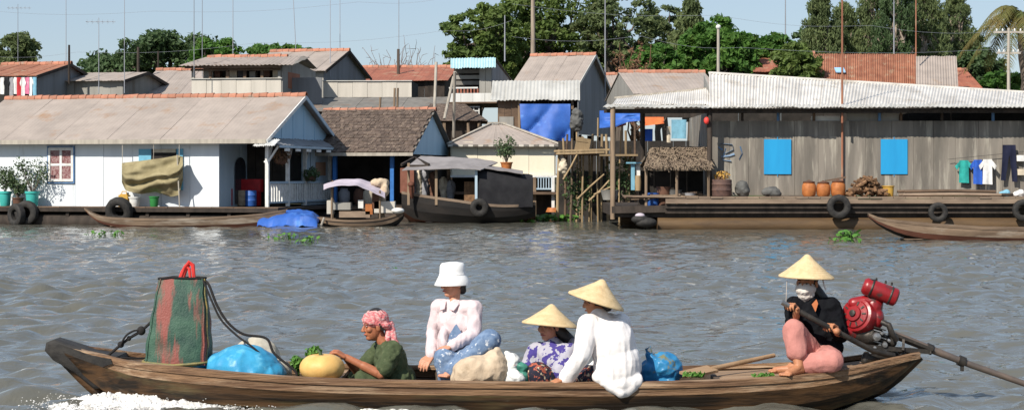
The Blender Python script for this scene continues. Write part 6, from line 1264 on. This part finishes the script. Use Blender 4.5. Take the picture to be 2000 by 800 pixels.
# ---- buildings right at the back
hU = House('warehouse', 'rusty corrugated warehouse roof with one blue skylight behind the raft house', (P(1595, 170, 92).x, 92., 0)); q, z_ = hU.A, hU.Z
hU.roof('rust', (q(1594, -.2), -.2, z_(175, 0, -.2)), (q(1790, -.2), -.2, z_(178, 0, -.2)), (q(1789, 4), 4, z_(106, 0, 4)), (q(1595, 4), 4, z_(106, 0, 4)), 9, 5, .03); hU.roof('rust', (q(1789, 8), 8, z_(175)), (q(1594, 8), 8, z_(175)), (q(1595, 4), 4, z_(106, 0, 4)), (q(1789, 4), 4, z_(106, 0, 4)), 4, 6, .03)
hU.wall('brown_wood', q(1596), q(1788), .1, 1., z_(176), 6); nv_ = V((0, -(z_(106, 0, 4) - z_(175)), 4.2)).normalized(); c = hU.w(q(1640, 1.8), 1.75, lerp(z_(175), z_(106, 0, 4), .47) + .12)
ang = math.atan2(z_(106, 0, 4) - z_(175, 0, -.2), 4.2); piece('skylight', 'sky_pane' if 'sky_pane' in MATS else 'lightblue_glass' if 'lightblue_glass' in MATS else 'cloth_lightblue', hU.root, c, (.5, .6, .05), Matrix.Rotation(ang, 3, 'X'))
hV = House('house', 'plain pale grey roof panel right of the rusty warehouse', (P(1788, 170, 90).x, 90., 0)); q, z_ = hV.A, hV.Z
hV.roof('roof_grey', (q(1789), 0, z_(172)), (q(1872), 0, z_(176)), (q(1868, 3.4), 3.4, z_(110, 0, 3.4)), (q(1789, 3.4), 3.4, z_(110, 0, 3.4)), 4, 4); hV.wall('dark_wood', q(1790), q(1871), .2, 1, z_(176), 3); hV.tri('side', 'pale_sheet', q(1871) - .1, [(.1, 1), (3.4, 1), (3.4, z_(112, 0, 3.4)), (.1, z_(175))], .05)
hW = gable('house', 'dark red roofed house between the trees left of the warehouse', 1470, 1604, 140, 104, 180, 97., 0., 7., 'roof_red', 'brick', 'brick', 6, 4, True, .3)
hX = gable('house', 'small dark red roof at the right of the pale grey roof panel', 1845, 1908, 172, 137, 200, 95., -3., 5., 'roof_red', 'brick', 'brick', 3, 4, True, .3)
# ------------------------------------------------------------------ trees
def twig(mb, a, b, r0, r1, rs, n=4, wob=.12):
    pts = []; l = (b - a).length
    for i in range(n + 1):
        t = i / n; j = V((rs.gauss(0, 1), rs.gauss(0, 1), rs.gauss(0, .5))) * wob * l * .3 * math.sin(math.pi * t); pts.append(lerp(a, b, t) + j)
    mb.tube(pts, [lerp(r0, r1, i / n) for i in range(n + 1)], 6); return pts
def leaf_cloud(v, f, c, rad, n, size, rs, droop=0., elong=.5):
    for i in range(n):
        d = V((rs.gauss(0, 1), rs.gauss(0, 1), rs.gauss(0, 1))).normalized() * (rs.random() ** .45); p = c + V((d.x * rad[0], d.y * rad[1], d.z * rad[2]))
        nr = (d * .7 + V((rs.gauss(0, .6), rs.gauss(0, .6), rs.gauss(0, .6) + .35))).normalized(); a = Quaternion(nr, rs.uniform(0, 6.28)) @ nr.orthogonal().normalized()
        if droop: a = (a * .5 + V((0, 0, -droop))).normalized(); nr = a.orthogonal().normalized()
        b = nr.cross(a); s_ = size * rs.uniform(.6, 1.4); k = len(v); v += [p - a * s_ * .5, p + b * s_ * elong * .5 + nr * s_ * .08, p + a * s_ * .5, p - b * s_ * elong * .5 + nr * s_ * .08]; f += [(k, k + 1, k + 2), (k, k + 2, k + 3)]
def tree(name, label, px, Y, top, wpx, bottom, lm, n, size, seed, shape='round', group=None, bark='bark', dens=1., base=1.0, elong=.5, dy=.8):
    """crown drawn around photo column px between rows top and bottom, wpx half width, standing on the bank at distance Y"""
    rs = random.Random(seed); c0 = P(px, bottom, Y); c1 = P(px, top, Y); wr = wpx / ppm(Y); H_ = c1.z - c0.z; g = V((c0.x, Y, base))
    r_ = thing(name, label, 'tree', g, group); tb = MB(); v = []; f = []
    ctr = (c0 + c1) / 2; trunk_top = V((c0.x + rs.uniform(-.1, .1) * wr, Y, c0.z + H_ * (.55 if shape != 'tall' else .92))); tr = .10 + .018 * (c1.z - base)
    tp = twig(tb, g - V((0, 0, .3)), trunk_top, tr, tr * .35, rs, 6, .05)
    ncl = int(n / 60 * dens * 1.5); per = 60
    for k in range(ncl):
        d = V((rs.gauss(0, 1), rs.gauss(0, 1), rs.gauss(0, 1))).normalized()
        rr = rs.random() ** .24
        if shape == 'round': p = ctr + V((d.x * wr * rr, d.y * wr * dy * rr, d.z * H_ * .5 * rr)); 
        elif shape == 'umbrella':
            x = rs.uniform(-1, 1); p = V((c0.x + x * wr, Y + rs.uniform(-.8, .8) * wr * .6, c0.z + H_ * ((1 - x * x) * rs.uniform(.25, 1.0)) ** .8 + rs.uniform(-.05, .1) * H_))
        else:
            t = rs.random(); wd = wr * (.35 + .65 * math.sin(math.pi * min(1, .18 + t * .82)) ** .8) * (1 - .35 * t); an = rs.uniform(0, 6.28); q = rs.random() ** .5; p = V((c0.x + math.cos(an) * wd * q, Y + math.sin(an) * wd * q, c0.z + H_ * t))
        p += V((noise.noise(p * .5), noise.noise(p * .5 + V((9, 0, 0))), noise.noise(p * .5 + V((0, 9, 0))))) * wr * .22
        cr_ = rs.uniform(.55, 1.1) * max(.45, wr * .17); fl = .6 if shape != 'tall' else 1.2
        leaf_cloud(v, f, p, (cr_, cr_, cr_ * fl), per, size, rs, .5 if shape == 'tall' else 0, elong)
        if k % max(1, ncl // 26) == 0:
            s0 = tp[min(len(tp) - 1, max(2, int(len(tp) * rs.uniform(.45, .95))))]; twig(tb, s0, p, tr * .38, .02, rs, 4, .15)
    tb.build('trunk', bark, r_, True); mb = MB(); mb.v = v; mb.f = f
    me = bpy.data.meshes.new('crown'); org = wloc(r_); me.from_pydata([tuple(x - org) for x in v], [], f); me.materials.append(MATS[lm]); o = bpy.data.objects.new('crown', me); C.objects.link(o); o.parent = r_
    return r_
G1 = 'trees behind the houses'
tree('bush_tree', 'rounded dark grey-green tree at the far left above the rusty roof', 36, 125, 66, 44, 150, 'leaf_fine', 4200, .32, 1, 'round', G1)
tree('rain_tree', 'wide spreading dark green tree behind the grey roofs at left', 318, 112, 78, 155, 165, 'leaf_dark', 9000, .32, 2, 'umbrella', G1)
tree('rain_tree', 'low dark tree sloping down at the left of the spreading tree', 238, 114, 104, 78, 165, 'leaf_dark', 5200, .30, 22, 'round', G1)
tree('round_tree', 'brighter green tree at the right end of the spreading tree', 418, 108, 74, 48, 160, 'leaf_bright', 3600, .32, 3, 'round', G1)
tree('round_tree', 'small green tree top peeking over the tall rear house', 545, 112, 86, 62, 130, 'leaf_bright', 2600, .32, 4, 'round', G1)
tree('broadleaf_tree', 'leftmost large tree of the dense row, above the turquoise awning', 942, 112, 4, 76, 180, 'leaf_mid', 8000, .34, 5, 'round', G1)
tree('broadleaf_tree', 'large tree reaching above the picture over the tall grey roof', 1075, 116, -60, 118, 180, 'leaf_mid', 10000, .34, 6, 'round', G1)
tree('broadleaf_tree', 'dark tree low behind the tall grey roof\'s left side', 1000, 120, 0, 90, 190, 'leaf_dark', 5000, .34, 61, 'round', G1)
tree('feathery_tree', 'feathery lighter tree right of the tall grey roof', 1212, 114, -22, 92, 195, 'leaf_fine', 8000, .30, 7, 'round', G1)
tree('feathery_tree', 'feathery tree with pointed top in the middle of the row', 1350, 112, 8, 42, 190, 'leaf_fine', 5500, .30, 8, 'tall', G1)
tree('broadleaf_tree', 'feathery rounded tree between the two pointed tops', 1298, 118, 14, 52, 190, 'leaf_fine', 4500, .30, 9, 'round', G1)
tree('mango_tree', 'bright green leafy tree above the raft house roof', 1400, 98, 42, 75, 190, 'leaf_bright', 7500, .38, 10, 'round', G1)
tree('mango_tree', 'bright green leafy tree right of the white-topped pole', 1490, 101, 62, 70, 180, 'leaf_bright', 6500, .38, 12, 'round', G1)
tree('mango_tree', 'mid green tree in front of the dark red roof', 1556, 93, 88, 45, 185, 'leaf_mid', 3600, .34, 13, 'round', G1)
tree('mango_tree', 'low bright green tree behind the small pale grey roof', 1290, 97, 88, 56, 190, 'leaf_bright', 5000, .36, 14, 'round', G1)
for k, (px, tp_, w_, lm, lab) in enumerate(((1606, -14, 50, 'leaf_fine', 'leftmost of the tall feathery trees behind the warehouse'), (1652, 14, 48, 'leaf_fine', 'second tall feathery tree from the left behind the warehouse'), (1704, -30, 56, 'leaf_fine', 'third tall feathery tree behind the warehouse roof'), (1752, -50, 58, 'leaf_dark', 'fourth tall feathery tree, above the right of the warehouse'), (1806, -30, 54, 'leaf_fine', 'fifth tall feathery tree, above the plain grey roof panel'), (1866, -2, 56, 'leaf_fine', 'rightmost tall feathery tree, beside the palm'))):
    tree('casuarina_tree', lab, px, 118 + (k % 3) * 4, tp_, w_, 185, lm, 7000, .28, 30 + k, 'tall', 'tall feathery trees behind the warehouse', 'bark_pale', elong=.3)
tree('bush_tree', 'dark undergrowth tree behind the warehouse ridge', 1690, 130, 40, 120, 190, 'leaf_dark', 7000, .34, 41, 'round', G1)
tree('bush_tree', 'dark tree closing the row behind the plain grey roof panel', 1830, 132, 36, 100, 190, 'leaf_dark', 6000, .34, 47, 'round', G1)
tree('bush_tree', 'dark bush right of the plain grey roof panel', 1905, 108, 92, 55, 190, 'leaf_dark', 4200, .34, 42, 'round', G1)
tree('bush_tree', 'green bush under the palm at the right edge', 1975, 100, 140, 60, 200, 'leaf_bright', 3200, .34, 43, 'round', G1)
tree('bush_tree', 'dark bush left of the casuarinas under the sky gap', 1560, 124, 64, 80, 190, 'leaf_dark', 4500, .34, 44, 'round', G1)
tree('bush_tree', 'dark bush filling the row behind the bright leafy trees', 1420, 126, 72, 110, 195, 'leaf_dark', 5000, .34, 45, 'round', G1)
tree('bush_tree', 'dark bush behind the dead brown tree', 1200, 124, 60, 70, 200, 'leaf_dark', 4500, .34, 46, 'round', G1)
# dead trees
def dead(label, px, Y, top, wpx, bottom, m, seed, leafm=None, nb=26):
    rs = random.Random(seed); g = P(px, bottom, Y); g.z = 1.0; r_ = thing('dead_tree', label, 'tree', g); mb = MB(); v = []; f = []
    c1 = P(px, top, Y); H_ = c1.z - 1.; wr = wpx / ppm(Y); tp = twig(mb, g, g + V((0, 0, H_ * .6)), .16, .07, rs, 6, .12)
    for k in range(nb):
        s0 = rs.choice(tp[2:]); e = V((g.x + rs.uniform(-1, 1) * wr, Y + rs.uniform(-.5, .5) * wr, lerp(P(px, bottom, Y).z, c1.z, rs.uniform(.3, 1)))); q = twig(mb, s0, e, .05, .012, rs, 5, .25)
        for _ in range(5): b = rs.choice(q[1:]); e2 = b + V((rs.gauss(0, .3), rs.gauss(0, .3), rs.gauss(.15, .25))) * wr * .4; twig(mb, b, e2, .018, .006, rs, 3, .2); (leaf_cloud(v, f, e2, (.25, .25, .25), 10, .2, rs) if leafm else None)
    mb.build('branches', m, r_, True)
    if leafm: me = bpy.data.meshes.new('crown'); me.from_pydata([tuple(x - g) for x in v], [], f); me.materials.append(MATS[leafm]); o = bpy.data.objects.new('crown', me); C.objects.link(o); o.parent = r_
mat('twig_grey', (.2, .16, .15), rough=.9); mat('twig_brown', (.17, .09, .055), rough=.9)
dead('bare leafless grey tree behind the red tiled roof', 778, 118, 84, 78, 145, 'twig_grey', 3, nb=34)
dead('dead brown tree with withered leaves by the small grey roof', 1240, 90, 84, 36, 180, 'twig_brown', 5, 'leaf_dry', 22)
# palm
def palm(label, px, Y, cy, seed):
    rs = random.Random(seed); c = P(px, cy, Y); g = V((c.x + .4, Y, 1.)); r_ = thing('palm_tree', label, 'tree', g); tb = MB(); twig(tb, g, c, .2, .14, rs, 8, .03); tb.build('trunk', 'bark', r_, True)
    for k in range(22):
        an = 2 * math.pi * k / 22 + rs.uniform(-.1, .1); el = rs.uniform(-.25, 1.1); L_ = rs.uniform(2.9, 3.8); d = V((math.cos(an), math.sin(an), 0)); mb = MB(); pts = []
        for i in range(10): t = i / 9; pts.append(c + d * L_ * t * math.cos(el * (1 - t * .3)) + V((0, 0, L_ * (math.sin(el) * t - (.9 + .35 * max(0, el)) * t * t))))
        mb.tube(pts, [lerp(.035, .01, i / 9) for i in range(10)], 5)
        for i in range(1, 37):
            t = i / 37 * 8.99; j = int(t); p = lerp(pts[j], pts[j + 1], t - j); tg = (pts[j + 1] - pts[j]).normalized(); sd_ = tg.cross(V((0, 0, 1))).normalized(); l = .8 * math.sin(math.pi * (.12 + .85 * i / 37)) ** .6
            for s_ in (-1, 1):
                e = p + sd_ * s_ * l * .62 + tg * l * .38 + V((0, 0, -l * rs.uniform(.35, .7))); w_ = tg * .035; m_ = lerp(p, e, .5) + V((0, 0, .06)); k0 = [p - w_, p + w_, m_ + w_, m_ - w_, e]; mb.add(k0, [(0, 1, 2, 3), (3, 2, 4)])
        mb.build('frond', 'leaf_palm', r_)
palm('coconut palm with drooping yellow-green fronds at the right edge', 1990, 96, 28, 4)
# ------------------------------------------------------------------ masts, poles and wires
AG = 'television aerials above the roofs'
def aerial(px, top, bot, Y, lab, arms=True, m='antenna', r=.016, lean=0, ay=8):
    a, b = P(px, bot, Y), P(px + lean, top, Y); r_ = thing('aerial', lab, 'aerial', a, AG); MB().tube([a, lerp(a, b, .5), b], [r * 1.3, r * 1.1, r * .8], 6).build('mast', m, r_)
    if arms:
        k = lerp(b, a, min(.2, ay / max(1, bot - top))); mb = MB().bar(k - V((.55, 0, 0)), k + V((.7, 0, 0)), .02, .02)
        for i in range(6): x = -.5 + i * .22; mb.bar(k + V((x, -.22 + i * .015, 0)), k + V((x, .22 - i * .015, 0)), .012, .012); mb.bar(k + V((x, 0, -.10)), k + V((x, 0, .10)), .010, .010)
        mb.build('antenna', m, r_)
    return r_
for args in ((35, 8, 150, 95, 'thin aerial mast above the far left tree'), (129, -40, 190, 84, 'tall aerial mast right of the rusty-roofed house'), (193, 35, 182, 76, 'aerial with a wide crossbar above the small pale roof'), (243, -30, 182, 77, 'tall aerial mast left of the plain grey roof'),
             (379, -60, 150, 78, 'tall aerial mast at the left end of the gallery house'), (395, -60, 150, 88, 'thin aerial mast just right of the gallery house\'s left end'), (455, -60, 112, 90, 'thin aerial mast above the middle of the gallery house'), (578, -60, 100, 92, 'leaning aerial mast above the tall rear house'),
             (645, -40, 150, 87, 'aerial mast with dark head at the tall rear house\'s gable'), (664, -60, 140, 95, 'thin aerial mast behind the tall rear house\'s gable'), (779, -60, 130, 98, 'aerial mast standing by the bare tree')):
    aerial(*args, arms=args[0] in (35, 193, 243, 645, 129), lean=(-8 if args[0] == 578 else 0))
for args in ((986, 30, 120, 86, 'pale mast rising from the turquoise awning house'), (1182, -60, 190, 86, 'thin tall mast at the right gable of the tall grey roof'), (1534, -20, 80, 110, 'thin mast in the sky gap above the trees'), (1645, -60, 240, 58.0, 'tall rusty mast rising from the raft house'), (1789, -60, 110, 92, 'rusty mast at the right end of the warehouse'), (1746, 0, 110, 100, 'pale thin mast behind the warehouse')):
    aerial(*args, arms=False, m='antenna' if args[0] not in (1645, 1789) else 'rust', r=.03)
def upole(px, top, bot, Y, r, m, lab, arms=0):
    a, b = P(px, bot, Y), P(px, top, Y); r_ = thing('utility_pole', lab, 'pole', a); MB().tube([a, b], [r, r * .8], 8).build('post', m, r_, True)
    for k in range(arms):
        z = lerp(b.z, a.z, .06 + .30 * k); MB().box((a.x, Y, z), (1.5 - .3 * k, .1, .1)).build('crossarm', m, r_)
        for x in (-.6, -.3, .3, .6): MB().lathe((a.x + x * (1 - .2 * k), Y, z + .05), [(.03, 0), (.05, .05), (.03, .12), (.0, .14)], 8).build('insulator', 'white_paint', r_, True)
upole(1970, 55, 190, 90, .09, 'pale_pole', 'pale utility pole with two crossarms before the palm', 2); upole(1403, 52, 160, 84, .08, 'pale_pole', 'short pale pole with white top above the raft roof'); upole(1041, -40, 110, 104, .14, 'bark_pale', 'thick brown pole among the trees above the tall grey roof')
upole(135, 88, 165, 82, .06, 'dark_wood', 'dark stub pole by the rusty-roofed house'); upole(270, 92, 160, 88, .08, 'dark_wood', 'dark stub pole above the spreading tree\'s left side'); upole(309, 100, 150, 92, .05, 'dark_wood', 'thin dark stub pole above the plain grey roof'); upole(682, 108, 160, 92, .07, 'dark_wood', 'dark stub pole with pale tip at the left of the red roof'); upole(778, 96, 150, 96, .09, 'bark', 'short thick brown post before the bare tree')
MB().ell(P(1403, 53, 84), (.12, .12, .12)).build('lamp_globe', 'white_paint', None, True, 'white globe lamp on top of the short pale pole', 'lamp')
mat('wire', (.25, .27, .31), rough=.6)
for k, (pts, Y, lab) in enumerate((([(-60, 18), (300, 22), (700, 4), (900, -10)], 100, 'uppermost overhead wire crossing the sky at left'), ([(-60, 106), (150, 102), (500, 84), (870, 60), (1000, 40)], 104, 'long overhead wire rising across the sky behind the roofs'), ([(1000, 72), (1250, 70), (1450, 93), (1970, 95), (2080, 96)], 89, 'overhead wire running to the pale utility pole\'s lower arm'), ([(1000, 8), (1400, 30), (1700, 50), (1970, 60), (2080, 60)], 89, 'overhead wire running to the pale utility pole\'s top arm'))):
    w_ = [P(x, y, Y) for x, y in pts]; out = []
    for i in range(len(w_) - 1):
        for t in range(8): p = lerp(w_[i], w_[i + 1], t / 8); out.append(p - V((0, 0, .25 * math.sin(math.pi * t / 8))))
    MB().tube(out + [w_[-1]], .006, 5).build('overhead_wire', 'wire', None, True, lab, 'wire', 'overhead wires')
# ------------------------------------------------------------------ floating water plants
def hyac(px, py, w_, lab, n=70, sz=.2, hgt=.14):
    Y = EYE * F / (py - YH); c = P(px, py, Y); rs = random.Random(int(px)); r_ = thing('water_hyacinth', lab, 'water plant', (c.x, Y, 0), 'water hyacinths drifting on the river'); mb = MB(); sb = MB()
    for k in range(n):
        a = rs.uniform(0, 6.28); q = rs.random() ** .5 * w_; b = V((c.x + math.cos(a) * q, Y + math.sin(a) * q * .8, 0)); t = b + V((rs.gauss(0, .06), rs.gauss(0, .06), rs.uniform(.3, 1.2) * hgt)); sb.tube([b - V((0, 0, .03)), t], [.012, .007], 4)
        nr = V((rs.gauss(0, .5), rs.gauss(-.3, .5), 1)).normalized(); u = Quaternion(nr, rs.uniform(0, 6.28)) @ nr.orthogonal().normalized(); v = nr.cross(u); s_ = sz * rs.uniform(.6, 1.1)
        mb.add([t - u * s_ * .5] + [t + u * s_ * x + v * s_ * y + nr * s_ * .1 * abs(y) for x, y in ((-.3, .32), (.1, .36), (.5, 0), (.1, -.36), (-.3, -.32))], [(0, 1, 2, 3), (0, 3, 4, 5)])
    tag(mb.build('leaves', 'hyacinth', r_), kind='stuff'); tag(sb.build('stems', 'leaf_bright', r_), kind='stuff')
hyac(200, 462, .55, 'sparse water plant drifting before the olive tarpaulin', 26, .16); hyac(592, 474, .4, 'small water plant drifting below the blue tarpaulin heap', 18, .16); hyac(545, 468, .6, 'loose water plant scatter left of the small drifting one', 20, .14)
hyac(1082, 432, .8, 'dense green water hyacinth clump before the cream house stilt', 110, .24, .2); hyac(1010, 434, .6, 'green water hyacinth by the stern of the black riverboat', 60, .2); hyac(1185, 418, .8, 'water hyacinth clump below the stilt platform', 60, .2, .2); hyac(1110, 408, 2.0, 'broad dark mat of water hyacinth under the stilts', 200, .22, .15)
hyac(1660, 470, .28, 'bright green water hyacinth sprig drifting before the right raft', 26, .2, .22); hyac(785, 527, .05, 'tiny yellow-green leaf floating in mid river', 3, .12, .02); hyac(925, 432, .4, 'small water plant under the black riverboat\'s hull', 20, .16); hyac(1650, 474, .5, 'loose leaves drifting left of the bright sprig', 12, .14, .1)
